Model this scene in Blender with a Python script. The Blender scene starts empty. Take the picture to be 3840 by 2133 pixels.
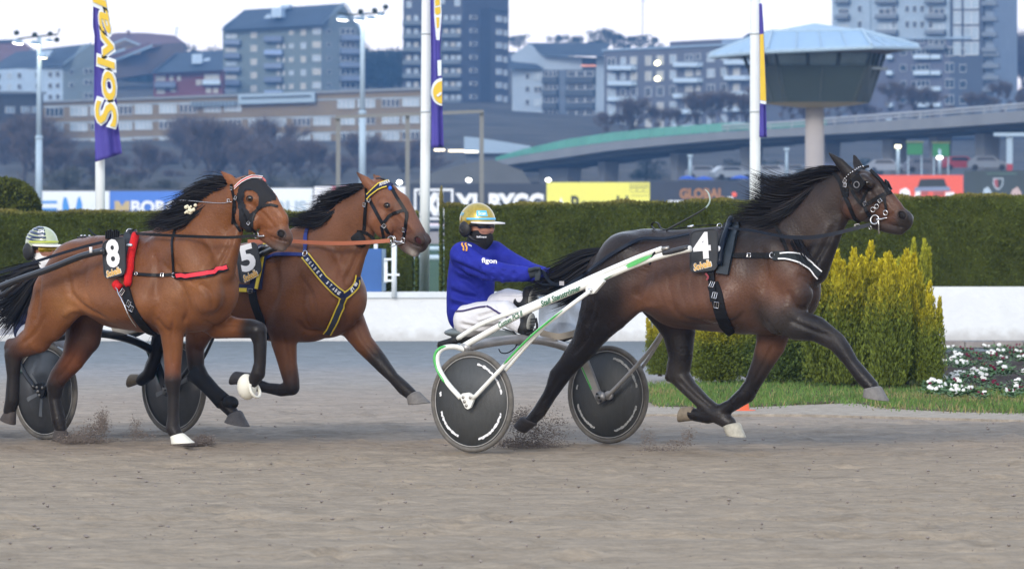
import bpy, bmesh, math, random
import numpy as np
from mathutils import Vector, Matrix
from mathutils.bvhtree import BVHTree
random.seed(7); np.random.seed(7)
SC = bpy.context.scene
COL = SC.collection
# ------------------------------------------------------------------ camera
F = 19000.0; HC = 1.83; UH = 1920.0; VH = 780.0      # focal length in px of the 3840 px wide photograph, eye height, horizon row
cam_d = bpy.data.cameras.new("camera")
cam_d.sensor_width = 36.0; cam_d.lens = F / 3840 * 36
cam_d.shift_y = -(1066.5 - VH) / 3840
cam_d.clip_start = 0.5; cam_d.clip_end = 6000
cam_d.dof.use_dof = True; cam_d.dof.focus_distance = 38.4; cam_d.dof.aperture_fstop = 6.3
cam = bpy.data.objects.new("camera", cam_d); COL.objects.link(cam)
cam.location = (0, 0, HC); cam.rotation_euler = (math.radians(90), 0, 0)
SC.camera = cam
# ------------------------------------------------------------------ sky, sun, exposure
SUN_EL, SUN_AZ = math.radians(27), math.radians(200)
W = bpy.data.worlds.new("World"); SC.world = W; W.use_nodes = True
nt = W.node_tree; nt.nodes.clear()
sky = nt.nodes.new("ShaderNodeTexSky"); sky.sky_type = 'NISHITA'; sky.sun_disc = False
sky.sun_elevation = SUN_EL; sky.sun_rotation = SUN_AZ; sky.air_density = 1.0; sky.dust_density = 2.0; sky.ozone_density = 2.0
bg1 = nt.nodes.new("ShaderNodeBackground"); bg1.inputs[1].default_value = 0.055
nt.links.new(sky.outputs[0], bg1.inputs[0])
tc = nt.nodes.new("ShaderNodeTexCoord"); sep = nt.nodes.new("ShaderNodeSeparateXYZ"); nt.links.new(tc.outputs['Generated'], sep.inputs[0])
rp = nt.nodes.new("ShaderNodeValToRGB"); nt.links.new(sep.outputs[2], rp.inputs[0])
rp.color_ramp.elements[0].position = 0.0; rp.color_ramp.elements[0].color = (1.0, 0.84, 0.93, 1)
rp.color_ramp.elements[1].position = 0.045; rp.color_ramp.elements[1].color = (1.0, 0.97, 1.0, 1)
e = rp.color_ramp.elements.new(0.35); e.color = (0.72, 0.80, 0.93, 1)
e = rp.color_ramp.elements.new(1.0); e.color = (0.58, 0.68, 0.86, 1)
bg2 = nt.nodes.new("ShaderNodeBackground"); bg2.inputs[1].default_value = 1.10      # thin bright overcast
nt.links.new(rp.outputs[0], bg2.inputs[0])
ad = nt.nodes.new("ShaderNodeAddShader"); wo = nt.nodes.new("ShaderNodeOutputWorld")
nt.links.new(bg1.outputs[0], ad.inputs[0]); nt.links.new(bg2.outputs[0], ad.inputs[1]); nt.links.new(ad.outputs[0], wo.inputs[0])
sl = bpy.data.lights.new("sun", 'SUN'); sl.energy = 1.35; sl.angle = math.radians(14); sl.color = (1.0, 0.93, 0.84)
so = bpy.data.objects.new("sun", sl); COL.objects.link(so)
so.rotation_euler = (math.radians(90) - SUN_EL, 0, math.pi - SUN_AZ)
sv = SC.view_settings; sv.view_transform = 'Standard'; sv.look = 'None'; sv.gamma = 1; sv.exposure = 0.32; sv.use_curve_mapping = False
SC.render.engine = 'CYCLES'; SC.cycles.use_denoising = True
SC.cycles.max_bounces = 6; SC.cycles.transparent_max_bounces = 8; SC.cycles.volume_bounces = 0

# ------------------------------------------------------------------ pixel / world helpers
def at(u, v, Y):
    return Vector(((u - UH) / F * Y, Y, HC - (v - VH) / F * Y))
def V3(p): return Vector(p)
class Frame:
    """vertical plane through the thing's long axis; s is the offset towards the camera side"""
    def __init__(self, u0, Y0, yaw):
        self.O = Vector(((u0 - UH) / F * Y0, Y0, 0))
        c, s = math.cos(math.radians(yaw)), math.sin(math.radians(yaw))
        self.e = Vector((c, -s, 0)); self.n = Vector((-s, -c, 0))
    def p(self, u, v, s=0.0):
        d = Vector(((u - UH) / F, 1, -(v - VH) / F)); C = Vector((0, 0, HC))
        t = (s - (C - self.O).dot(self.n)) / d.dot(self.n)
        return C + d * t
    def px(self, P): return P.y / F                       # metres per photograph pixel there
    def loc(self, P):
        q = P - self.O; return np.array((q.dot(self.e), q.dot(self.n), P.z))
    def world(self, a, b, z): return self.O + self.e * a + self.n * b + Vector((0, 0, z))
def catmull(pts, n):
    pts = [np.array(p, float) for p in pts]
    if len(pts) == 2: return [pts[0] * (1 - t) + pts[1] * t for t in np.linspace(0, 1, n)]
    P = [2 * pts[0] - pts[1]] + pts + [2 * pts[-1] - pts[-2]]
    out = []; m = len(pts) - 1
    for t in np.linspace(0, m, n):
        i = min(int(t), m - 1); f = t - i
        a, b, c, d = P[i], P[i + 1], P[i + 2], P[i + 3]
        out.append(0.5 * (2 * b + (c - a) * f + (2 * a - 5 * b + 4 * c - d) * f * f + (3 * b - a - 3 * c + d) * f ** 3))
    return out

# ------------------------------------------------------------------ materials
MATS = {}
def srgb(r, g, b):
    f = lambda c: (c / 255 / 12.92) if c / 255 <= 0.04045 else ((c / 255 + 0.055) / 1.055) ** 2.4
    return (f(r), f(g), f(b))
def mat(name, col, rough=0.6, spec=0.3, metal=0.0, var=0.12, vscale=6.0, bump=0.0, bscale=40.0, attr=False, stretch=None, sheen=0.0, coat=0.0, alpha=1.0, emit=None, trans=0.0):
    if name in MATS: return MATS[name]
    m = bpy.data.materials.new(name); m.use_nodes = True; t = m.node_tree; N = t.nodes; L = t.links
    b = N["Principled BSDF"]
    b.inputs['Roughness'].default_value = rough; b.inputs['Metallic'].default_value = metal
    b.inputs['Specular IOR Level'].default_value = spec
    if sheen: b.inputs['Sheen Weight'].default_value = sheen; b.inputs['Sheen Roughness'].default_value = 0.4
    if coat: b.inputs['Coat Weight'].default_value = coat; b.inputs['Coat Roughness'].default_value = 0.08
    if alpha < 1: b.inputs['Alpha'].default_value = alpha
    if trans: b.inputs['Transmission Weight'].default_value = trans
    geo = N.new("ShaderNodeNewGeometry")
    if attr:
        a = N.new("ShaderNodeAttribute"); a.attribute_name = "col"; src = a.outputs['Color']
    else:
        r = N.new("ShaderNodeRGB"); r.outputs[0].default_value = (*col, 1); src = r.outputs[0]
    vec = geo.outputs['Position']
    if stretch:
        mp = N.new("ShaderNodeMapping"); mp.inputs['Scale'].default_value = stretch; L.new(vec, mp.inputs[0]); vec = mp.outputs[0]
    if var:
        n = N.new("ShaderNodeTexNoise"); n.inputs['Scale'].default_value = vscale; n.inputs['Detail'].default_value = 5; n.inputs['Roughness'].default_value = 0.6
        L.new(vec, n.inputs['Vector'])
        mr = N.new("ShaderNodeMapRange"); mr.inputs['From Min'].default_value = 0.25; mr.inputs['From Max'].default_value = 0.75
        mr.inputs['To Min'].default_value = 1 - var; mr.inputs['To Max'].default_value = 1 + var; L.new(n.outputs['Fac'], mr.inputs[0])
        mx = N.new("ShaderNodeVectorMath"); mx.operation = 'SCALE'; L.new(src, mx.inputs[0]); L.new(mr.outputs[0], mx.inputs['Scale']); src = mx.outputs[0]
    L.new(src, b.inputs['Base Color'])
    if bump:
        n2 = N.new("ShaderNodeTexNoise"); n2.inputs['Scale'].default_value = bscale; n2.inputs['Detail'].default_value = 4; L.new(vec, n2.inputs['Vector'])
        bp = N.new("ShaderNodeBump"); bp.inputs['Strength'].default_value = bump; bp.inputs['Distance'].default_value = 0.02
        L.new(n2.outputs['Fac'], bp.inputs['Height']); L.new(bp.outputs[0], b.inputs['Normal'])
    if emit:
        b.inputs['Emission Color'].default_value = (*emit[0], 1); b.inputs['Emission Strength'].default_value = emit[1]
    MATS[name] = m; return m

# ------------------------------------------------------------------ objects
ROOT = {}
def tag(o, label=None, cat=None, group=None, kind=None):
    if label: o['label'] = label
    if cat: o['category'] = cat
    if group: o['group'] = group
    if kind: o['kind'] = kind
    return o
def thing(name, label, cat, loc=(0, 0, 0), group=None):
    o = bpy.data.objects.new(name, None); COL.objects.link(o); o.location = loc; o.empty_display_size = 0.1
    ROOT[o.name] = Vector(loc); return tag(o, label, cat, group)
def rootloc(o):
    while o.parent is not None: o = o.parent
    return ROOT.get(o.name, Vector((0, 0, 0)))
def add_mesh(name, V, Fc, m, parent=None, smooth=False, loc=None, mi=None, col=None):
    V = np.asarray(V, float).reshape(-1, 3)
    me = bpy.data.meshes.new(name)
    L = rootloc(parent) if parent is not None else Vector(loc or (0, 0, 0))
    me.from_pydata((V - np.array(L)).tolist(), [], [list(map(int, f)) for f in Fc])
    for mm in (m if isinstance(m, (list, tuple)) else [m]): me.materials.append(mm)
    if mi is not None: me.polygons.foreach_set('material_index', np.asarray(mi, np.int32))
    if smooth: me.polygons.foreach_set('use_smooth', np.ones(len(me.polygons), bool))
    if col is not None:
        a = me.color_attributes.new("col", 'FLOAT_COLOR', 'POINT')
        c = np.ones((len(V), 4), np.float32); c[:, :3] = col; a.data.foreach_set('color', c.ravel())
    me.update()
    o = bpy.data.objects.new(name, me); COL.objects.link(o)
    if parent is not None: o.parent = parent
    else:
        o.location = L; ROOT[o.name] = Vector(L)
    return o
def copy_tree(o, parent=None):
    c = o.copy(); COL.objects.link(c)
    if parent is not None: c.parent = parent
    for ch in list(o.children): copy_tree(ch, c)
    return c

class MB:
    def __init__(self): self.V = []; self.F = []; self.MI = []; self.cur = 0
    def add(self, vs, fs):
        k = len(self.V); self.V += [tuple(v) for v in vs]; self.F += [[i + k for i in f] for f in fs]; self.MI += [self.cur] * len(fs); return self
    def prism(self, poly, off):            # poly: world points of the front face, off: extrusion vector
        n = len(poly); off = Vector(off); P = [Vector(p) for p in poly]; Q = [p + off for p in P]
        fs = [list(range(n)), list(range(2 * n - 1, n - 1, -1))] + [[i, i + n, (i + 1) % n + n, (i + 1) % n] for i in range(n)]
        return self.add(P + Q, fs)
    def box(self, c, ax, ay, az):          # centre and three half-axis vectors
        c = Vector(c); ax, ay, az = Vector(ax), Vector(ay), Vector(az)
        vs = [c + ax * i + ay * j + az * k for i in (-1, 1) for j in (-1, 1) for k in (-1, 1)]
        return self.add(vs, [[0, 1, 3, 2], [4, 6, 7, 5], [0, 4, 5, 1], [2, 3, 7, 6], [0, 2, 6, 4], [1, 5, 7, 3]])
    def abox(self, x0, x1, y0, y1, z0, z1):
        return self.box(((x0 + x1) / 2, (y0 + y1) / 2, (z0 + z1) / 2), ((x1 - x0) / 2, 0, 0), (0, (y1 - y0) / 2, 0), (0, 0, (z1 - z0) / 2))
    def tube(self, pts, r, n=8, flat=1.0, up=None, caps=True):
        P = [Vector(p) for p in pts]; m = len(P); R = r if isinstance(r, (list, tuple, np.ndarray)) else [r] * m
        vs = []; prev = None
        for i, p in enumerate(P):
            t = (P[min(i + 1, m - 1)] - P[max(i - 1, 0)]).normalized()
            if prev is None:
                a = Vector(up) if up is not None else Vector((0, 0, 1))
                if abs(a.dot(t)) > 0.95: a = Vector((0, 1, 0))
            else: a = prev
            x = (a - t * a.dot(t)).normalized(); y = t.cross(x); prev = x
            for k in range(n):
                an = 2 * math.pi * k / n; vs.append(p + x * (math.cos(an) * R[i]) + y * (math.sin(an) * R[i] * flat))
        fs = [[i * n + k, i * n + (k + 1) % n, (i + 1) * n + (k + 1) % n, (i + 1) * n + k] for i in range(m - 1) for k in range(n)]
        if caps: fs += [list(range(n - 1, -1, -1)), list(range((m - 1) * n, m * n))]
        return self.add(vs, fs)
    def ribbon(self, pts, nrm, w, th=0.004):
        m = len(pts); vs = []; Ws = w if isinstance(w, (list, tuple, np.ndarray)) else [w] * m
        for i in range(m):
            p = Vector(pts[i]); t = (Vector(pts[min(i + 1, m - 1)]) - Vector(pts[max(i - 1, 0)])).normalized()
            nn = Vector(nrm[i]); nn = (nn - t * nn.dot(t)).normalized(); s = t.cross(nn) * (Ws[i] / 2); h = nn * (th / 2)
            vs += [p - s - h, p + s - h, p + s + h, p - s + h]
        fs = [[i * 4 + k, i * 4 + (k + 1) % 4, i * 4 + 4 + (k + 1) % 4, i * 4 + 4 + k] for i in range(m - 1) for k in range(4)]
        fs += [[3, 2, 1, 0], [(m - 1) * 4 + k for k in range(4)]]
        return self.add(vs, fs)
    def rings(self, rings, caps=True):     # list of equally long vertex loops
        n = len(rings[0]); vs = [v for r in rings for v in r]
        fs = [[i * n + k, i * n + (k + 1) % n, (i + 1) * n + (k + 1) % n, (i + 1) * n + k] for i in range(len(rings) - 1) for k in range(n)]
        if caps: fs += [list(range(n - 1, -1, -1)), list(range((len(rings) - 1) * n, len(rings) * n))]
        return self.add(vs, fs)
    def lathe(self, c, axis, prof, n=32, xref=None):   # prof: (radius, height along axis)
        c = Vector(c); z = Vector(axis).normalized(); x = Vector(xref) if xref else (Vector((0, 0, 1)) if abs(z.z) < 0.9 else Vector((1, 0, 0)))
        x = (x - z * x.dot(z)).normalized(); y = z.cross(x)
        return self.rings([[c + z * h + (x * math.cos(2 * math.pi * k / n) + y * math.sin(2 * math.pi * k / n)) * r for k in range(n)] for r, h in prof])
    def torus(self, c, axis, R, r, n=24, k=6, a0=0, a1=2 * math.pi, xref=None):
        c = Vector(c); z = Vector(axis).normalized(); x = Vector(xref) if xref else (Vector((0, 0, 1)) if abs(z.z) < 0.9 else Vector((1, 0, 0)))
        x = (x - z * x.dot(z)).normalized(); y = z.cross(x)
        full = abs(a1 - a0 - 2 * math.pi) < 1e-6; m = n + (0 if full else 1); ls = []
        for i in range(m):
            a = a0 + (a1 - a0) * i / n; d = x * math.cos(a) + y * math.sin(a)
            ls.append([c + d * (R + r * math.cos(2 * math.pi * j / k)) + z * (r * math.sin(2 * math.pi * j / k)) for j in range(k)])
        if full: ls.append(ls[0])
        return self.rings(ls, caps=not full)
    def ellip(self, c, ax, ay, az, n=12, m=8):
        c = Vector(c); ax, ay, az = Vector(ax), Vector(ay), Vector(az); ls = []
        for i in range(1, m):
            th = math.pi * i / m
            ls.append([c - az * math.cos(th) + (ax * math.cos(2 * math.pi * k / n) + ay * math.sin(2 * math.pi * k / n)) * math.sin(th) for k in range(n)])
        ls = [[c - az * 0.999 + (v - c) * 0.02 for v in ls[0]]] + ls + [[c + az * 0.999 + (v - c) * 0.02 for v in ls[-1]]]
        return self.rings(ls)
    def build(self, name, m, parent=None, smooth=False, loc=None, **kw):
        return add_mesh(name, self.V, self.F, m, parent, smooth, loc, mi=self.MI if isinstance(m, (list, tuple)) else None)

def text_mesh(s, size=1.0, bold=0.0, shear=0.0):
    c = bpy.data.curves.new("t", 'FONT'); c.body = s; c.size = size; c.offset = bold; c.shear = shear; c.resolution_u = 3; c.fill_mode = 'BOTH'; c.extrude = 0.0
    c.align_x = 'CENTER'; c.align_y = 'CENTER'
    o = bpy.data.objects.new("t", c); COL.objects.link(o)
    dg = bpy.context.evaluated_depsgraph_get(); dg.update()
    me = bpy.data.meshes.new_from_object(o.evaluated_get(dg))
    V = np.array([v.co[:] for v in me.vertices]).reshape(-1, 3); Fc = [list(p.vertices) for p in me.polygons]
    bpy.data.objects.remove(o); bpy.data.curves.remove(c); bpy.data.meshes.remove(me)
    return V, Fc
def fit_text(s, c, right, up, width, height, m, parent, name="lettering", bold=0.0, shear=0.0, warp=None, th=0.004, label=None):
    """flat lettering centred at c, scaled to width x height (metres), a thin slab"""
    V, Fc = text_mesh(s, 1.0, bold, shear)
    mn, mx = V.min(0), V.max(0); ctr = (mn + mx) / 2; sz = np.maximum(mx - mn, 1e-6)
    R, U = Vector(right).normalized(), Vector(up).normalized(); Nn = R.cross(U)
    P = []
    for v in V:
        a, b = (v[0] - ctr[0]) / sz[0] * width, (v[1] - ctr[1]) / sz[1] * height
        P.append(warp(a, b) if warp else Vector(c) + R * a + U * b)
    n = len(P)
    if warp is None:
        Q = [p + Nn * th for p in P]
        # boundary edges for the slab sides
        from collections import Counter
        ec = Counter()
        for f in Fc:
            for i in range(len(f)): ec[frozenset((f[i], f[(i + 1) % len(f)]))] += 1
        side = []
        for f in Fc:
            for i in range(len(f)):
                a, b = f[i], f[(i + 1) % len(f)]
                if ec[frozenset((a, b))] == 1: side.append([a, b, b + n, a + n])
        o = add_mesh(name, P + Q, [[i + n for i in f] for f in Fc] + side, m, parent)
    else: o = add_mesh(name, P, Fc, m, parent)
    if label: o['label'] = label
    return o

# ------------------------------------------------------------------ implicit bodies: chains of tapered, laterally squashed capsules
def smin(a, b, k):
    h = np.clip(0.5 + 0.5 * (b - a) / k, 0, 1); return b * (1 - h) + a * h - k * h * (1 - h)
class Body:
    def __init__(self, fr): self.fr = fr; self.ch = []
    def chain(self, nodes, k=0.03, col=None, cols=None, op='add'):
        """nodes: (u, v, s, r_px[, squash])"""
        out = []
        for i, nd in enumerate(nodes):
            u, v, s, r = nd[:4]; sq = nd[4] if len(nd) > 4 else 1.0
            P = self.fr.p(u, v, s); out.append((self.fr.loc(P), r * self.fr.px(P), sq, np.array(cols[i] if cols else (col if col is not None else (0.2, 0.2, 0.2)))))
        self.ch.append((out, k, op)); return self
    def both(self, nodes, **kw):           # mirrored pair; the far copy keeps the true 3-D symmetry of the near one
        self.chain(nodes, **kw); ns, k, op = self.ch[-1]
        self.ch.append(([(np.array((l[0], -l[1], l[2])), r, q, c) for l, r, q, c in ns], k, op)); return self
    @staticmethod
    def seg(X, A, B):
        (a, ra, qa, ca), (b, rb, qb, cb) = A, B
        d = b - a; L2 = max(float(d @ d), 1e-12)
        t = np.clip(((X[..., 0] - a[0]) * d[0] + (X[..., 1] - a[1]) * d[1] + (X[..., 2] - a[2]) * d[2]) / L2, 0, 1)
        q = qa + (qb - qa) * t
        e = (X[..., 0] - a[0] - t * d[0]) ** 2 + ((X[..., 1] - a[1] - t * d[1]) / q) ** 2 + (X[..., 2] - a[2] - t * d[2]) ** 2
        return np.sqrt(e) - (ra + (rb - ra) * t), t
    def mesh(self, h=0.011, smooth=2):
        allp = np.array([n[0] for c in self.ch for n in c[0]]); rr = np.array([n[1] for c in self.ch for n in c[0]])
        lo = (allp - rr[:, None]).min(0) - 0.05; hi = (allp + rr[:, None]).max(0) + 0.05
        n = np.ceil((hi - lo) / h).astype(int) + 1
        ax = [lo[i] + h * np.arange(n[i]) for i in range(3)]
        D = np.full(n, 0.25, np.float32)
        for nodes, k, op in self.ch:
            P = np.array([x[0] for x in nodes]); R = np.array([x[1] for x in nodes])
            l = (P - R[:, None]).min(0) - (k + 0.03); g = (P + R[:, None]).max(0) + (k + 0.03)
            i0 = np.maximum(np.floor((l - lo) / h).astype(int), 0); i1 = np.minimum(np.ceil((g - lo) / h).astype(int) + 1, n)
            if (i1 <= i0).any(): continue
            X = np.stack(np.meshgrid(*[ax[i][i0[i]:i1[i]] for i in range(3)], indexing='ij'), -1)
            d = None
            segs = list(zip(nodes[:-1], nodes[1:])) if len(nodes) > 1 else [(nodes[0], nodes[0])]
            for A, B in segs:
                x, _ = self.seg(X, A, B); d = x if d is None else np.minimum(d, x)
            sl = tuple(slice(i0[i], i1[i]) for i in range(3)); cur = D[sl]
            D[sl] = smin(cur, d, k) if op == 'add' else -smin(-cur, d, k)
        V, Q = surface_nets(D, lo, h, smooth)
        # blended colours
        best = np.full(len(V), 1e9); ds = []
        for nodes, k, op in self.ch:
            segs = list(zip(nodes[:-1], nodes[1:])) if len(nodes) > 1 else [(nodes[0], nodes[0])]
            for A, B in segs:
                d, t = self.seg(V, A, B); d = np.abs(d) if op == 'sub' else d
                ds.append((d, t, A[3], B[3])); best = np.minimum(best, d)
        C = np.zeros((len(V), 3)); Wt = np.zeros(len(V))
        for d, t, ca, cb in ds:
            w = np.exp(-np.clip(d - best, 0, 1) / 0.018); C += w[:, None] * (ca + (cb - ca) * t[:, None]); Wt += w
        C /= Wt[:, None]
        fr = self.fr
        Wd = np.array(fr.O)[None] + V[:, :1] * np.array(fr.e) + V[:, 1:2] * np.array(fr.n) + V[:, 2:] * np.array((0, 0, 1.0))
        return Wd, Q, C
def surface_nets(D, lo, h, smooth=2):
    S = D < 0; nx, ny, nz = D.shape
    c = [S[i:nx - 1 + i, j:ny - 1 + j, k:nz - 1 + k] for i in (0, 1) for j in (0, 1) for k in (0, 1)]
    anyc = c[0].copy(); allc = c[0].copy()
    for x in c[1:]: anyc |= x; allc &= x
    cell = np.argwhere(anyc & ~allc); idx = -np.ones((nx - 1, ny - 1, nz - 1), np.int64); idx[tuple(cell.T)] = np.arange(len(cell))
    off = np.array([(i, j, k) for i in (0, 1) for j in (0, 1) for k in (0, 1)])
    val = np.stack([D[tuple((cell + o).T)] for o in off], 1)
    acc = np.zeros((len(cell), 3)); cnt = np.zeros(len(cell))
    for a in range(8):
        for b in range(a + 1, 8):
            if np.abs(off[a] - off[b]).sum() != 1: continue
            m = (val[:, a] < 0) != (val[:, b] < 0)
            t = val[m, a] / (val[m, a] - val[m, b])
            acc[m] += off[a] + (off[b] - off[a]) * t[:, None]; cnt[m] += 1
    V = (cell + acc / cnt[:, None]) * h + lo
    quads = []
    for axis in range(3):
        o = [0, 0, 0]; o[axis] = 1
        A = S[:nx - o[0], :ny - o[1], :nz - o[2]]; B = S[o[0]:, o[1]:, o[2]:]
        e = np.argwhere(A != B); u, w = (axis + 1) % 3, (axis + 2) % 3
        ok = (e[:, u] > 0) & (e[:, w] > 0) & (e[:, u] < D.shape[u] - 1) & (e[:, w] < D.shape[w] - 1); e = e[ok]
        ins = S[tuple(e.T)]
        eu = np.zeros(3, int); eu[u] = 1; ew = np.zeros(3, int); ew[w] = 1
        q = np.stack([idx[tuple((e - eu - ew).T)], idx[tuple((e - ew).T)], idx[tuple(e.T)], idx[tuple((e - eu).T)]], 1)
        q[~ins] = q[~ins][:, ::-1]; quads.append(q)
    Q = np.concatenate(quads)
    E = np.concatenate([Q[:, [0, 1]], Q[:, [1, 2]], Q[:, [2, 3]], Q[:, [3, 0]]])
    for it in range(smooth * 2):
        s = np.zeros_like(V); n = np.zeros(len(V))
        np.add.at(s, E[:, 0], V[E[:, 1]]); np.add.at(n, E[:, 0], 1); np.add.at(s, E[:, 1], V[E[:, 0]]); np.add.at(n, E[:, 1], 1)
        lam = 0.5 if it % 2 == 0 else -0.52
        V = V + lam * (s / n[:, None] - V)
    return V, Q
def sculpt(V, Q, fr, lines):
    """press grooves (negative depth) or raise ridges along pixel polylines: (pts, radius_px, depth_m)"""
    N = np.zeros_like(V); a, b, c, d = (V[Q[:, i]] for i in range(4)); n = np.cross(c - a, d - b)
    for i in range(4): np.add.at(N, Q[:, i], n)
    N /= np.linalg.norm(N, axis=1)[:, None] + 1e-12
    if (((V - V.mean(0)) * N).sum(1)).mean() < 0: N = -N; Q = Q[:, ::-1]
    ct = Caster(V, Q, fr); out = V.copy()
    for pts, r, dep in lines:
        P, _ = ct.path(pts, max(5, int(sum(math.dist(x, y) for x, y in zip(pts[:-1], pts[1:])) / (r * 0.5))), 0)
        P = np.array([p[:] for p in P]); R = r * fr.px(Vector(P[0]))
        m = np.where(((V > P.min(0) - R * 3) & (V < P.max(0) + R * 3)).all(1))[0]
        if not len(m): continue
        dd = np.full(len(m), 1e9); tt = np.zeros(len(m))
        for i, p in enumerate(P):
            x = ((V[m] - p) ** 2).sum(1); k = x < dd; dd[k] = x[k]; tt[k] = i / (len(P) - 1)
        fade = np.clip(np.minimum(tt, 1 - tt) * 6 + 0.25, 0, 1)
        out[m] += N[m] * (dep * fade * np.exp(-dd / (R * R)))[:, None]
    return out, Q
def dapple(V, C, fr, spots):
    """coat markings, the same on both flanks: (u, v, radius_px, colour, strength) measured on the near side"""
    V_ = V - np.array(fr.O); a = V_ @ np.array(fr.e); z = V[:, 2]; C = C.copy()
    for u, v, r, col, k in spots:
        P = fr.p(u, v, .18); l = fr.loc(P); R = r * fr.px(P); w = (k * np.exp(-((a - l[0]) ** 2 + (z - l[2]) ** 2) / (R * R)))[:, None]; C = C * (1 - w) + np.array(col) * w
    return C
def add_quads(name, V, Q, m, parent=None, col=None, loc=None):
    me = bpy.data.meshes.new(name); L = rootloc(parent) if parent is not None else Vector(loc or (0, 0, 0))
    V = V - np.array(L)
    k = Q.shape[1]
    me.vertices.add(len(V)); me.vertices.foreach_set('co', V.astype(np.float32).ravel())
    me.loops.add(Q.size); me.loops.foreach_set('vertex_index', Q.astype(np.int32).ravel())
    me.polygons.add(len(Q)); me.polygons.foreach_set('loop_start', (np.arange(len(Q)) * k).astype(np.int32))
    me.update(calc_edges=True); me.polygons.foreach_set('use_smooth', np.ones(len(Q), bool))
    if col is not None:
        a = me.color_attributes.new("col", 'FLOAT_COLOR', 'POINT'); c = np.ones((len(V), 4), np.float32); c[:, :3] = col; a.data.foreach_set('color', c.ravel())
    me.materials.append(m); me.validate(); me.update()
    o = bpy.data.objects.new(name, me); COL.objects.link(o)
    if parent is not None: o.parent = parent
    else: o.location = L; ROOT[o.name] = Vector(L)
    return o
class Caster:
    """drops pixel points of the photograph onto a built surface"""
    def __init__(self, V, Q, fr): self.b = BVHTree.FromPolygons([tuple(v) for v in V], [tuple(map(int, q)) for q in Q]); self.fr = fr
    def hit(self, u, v):
        d = Vector(((u - UH) / F, 1, -(v - VH) / F)).normalized()
        h, nr = self.b.ray_cast(Vector((0, 0, HC)), d)[:2]
        if nr is not None and nr.dot(d) > 0: nr = -nr
        return h, nr
    def path(self, pts, n, lift=0.006):
        P = catmull(pts, n); out = []
        for p in P:
            h, nr = self.hit(p[0], p[1])
            out.append((h, nr, p))
        ok = [i for i, o in enumerate(out) if o[0] is not None]
        res = []; nrm = []
        for i, (h, nr, p) in enumerate(out):
            if h is None:
                if not ok: h = self.fr.p(p[0], p[1], 0.2); nr = self.fr.n.copy()
                else:
                    j = min(ok, key=lambda q: abs(q - i)); Y = out[j][0].y; h = at(p[0], p[1], Y); nr = out[j][1]
            res.append(h + nr * lift); nrm.append(nr)
        if len(res) > 2:                      # soften steps in depth
            for _ in range(2):
                nrm = [nrm[0]] + [(nrm[i - 1] + nrm[i] * 2 + nrm[i + 1]).normalized() for i in range(1, len(nrm) - 1)] + [nrm[-1]]
        return res, nrm
# ================================================================== ground
rg = random.Random(11)
def structure(o, label=None): o['kind'] = 'structure'; return o
def noise2(x, y, seed, n=4):
    r = np.random.RandomState(seed); out = np.zeros_like(x)
    for i in range(n):
        kx, ky = r.uniform(-1, 1) * 2 ** i, r.uniform(-1, 1) * 2 ** i; p = r.uniform(0, 6.28); out += np.sin(x * kx + y * ky + p) / 1.6 ** i
    return out / 2.2
def vnoise(nx, ny, cx, cy, seed):
    """bilinear value noise on a grid, cell sizes in samples"""
    r = np.random.RandomState(seed); gx, gy = nx // cx + 3, ny // cy + 3; g = r.rand(gx, gy)
    X = np.arange(nx) / cx; Y = np.arange(ny) / cy; i = X.astype(int); j = Y.astype(int); fx = (X - i)[:, None]; fy = (Y - j)[None]
    fx = fx * fx * (3 - 2 * fx); fy = fy * fy * (3 - 2 * fy)
    return g[i][:, j] * (1 - fx) * (1 - fy) + g[i + 1][:, j] * fx * (1 - fy) + g[i][:, j + 1] * (1 - fx) * fy + g[i + 1][:, j + 1] * fx * fy - 0.5
xs = np.linspace(-9.5, 9.5, 330); ys = np.concatenate([np.arange(22, 48, .07), np.arange(48, 70.6, .12)])
nx, ny = len(xs), len(ys)
Z = (.020 * vnoise(nx, ny, 40, 5, 1) + .016 * vnoise(nx, ny, 9, 3, 2) + .012 * vnoise(nx, ny, 3, 2, 3) + .014 * vnoise(nx, ny, 2, 1, 4)) * np.clip((69 - ys) / 4, .15, 1)[None]
Z *= np.where((xs[:, None] > 1.0) & (ys[None] > 43.4), .15, 1.0)
Z += (.012 * np.sin(ys * 7.3 + .6 * np.sin(ys * 1.7)) * np.clip((36 - ys) / 8, 0, 1))[None] - .012
rs = np.random.RandomState(21)
for yr, w_, d_ in ((28.6, .10, .022), (30.1, .10, .020), (33.2, .12, .022), (36.4, .10, .02), (41.0, .12, .03), (41.7, .12, .028), (43.0, .14, .024)):
    yc = yr + .22 * np.sin(xs * .35 + yr) + xs * .02 * math.sin(yr); dd = (ys[None] - yc[:, None]) / w_; Z += -d_ * np.exp(-dd ** 2) + d_ * .6 * np.exp(-(np.abs(dd) - 1.9) ** 2 * 2)
for k in range(520):
    hx, hy = rs.uniform(-6, 6), rs.uniform(24, 46); i0, i1 = np.searchsorted(xs, [hx - .3, hx + .3]); j0, j1 = np.searchsorted(ys, [hy - .35, hy + .35])
    if i1 > i0 and j1 > j0:
        dx, dy = (xs[i0:i1, None] - hx) / .085, (ys[None, j0:j1] - hy) / .10; d2 = dx * dx + dy * dy; Z[i0:i1, j0:j1] += -.030 * np.exp(-d2) + .016 * np.exp(-((np.sqrt(d2) - 1.7) ** 2) * 3) * (dx < .6)
Gv = np.stack([np.repeat(xs[:, None], ny, 1), np.repeat(ys[None], nx, 0), Z], -1).reshape(-1, 3)
ii, jj = np.meshgrid(np.arange(nx - 1), np.arange(ny - 1), indexing='ij'); a = (ii * ny + jj).ravel()
Gq = np.stack([a, a + ny, a + ny + 1, a + 1], 1)
sand = bpy.data.materials.new('track_sand'); sand.use_nodes = True
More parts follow.
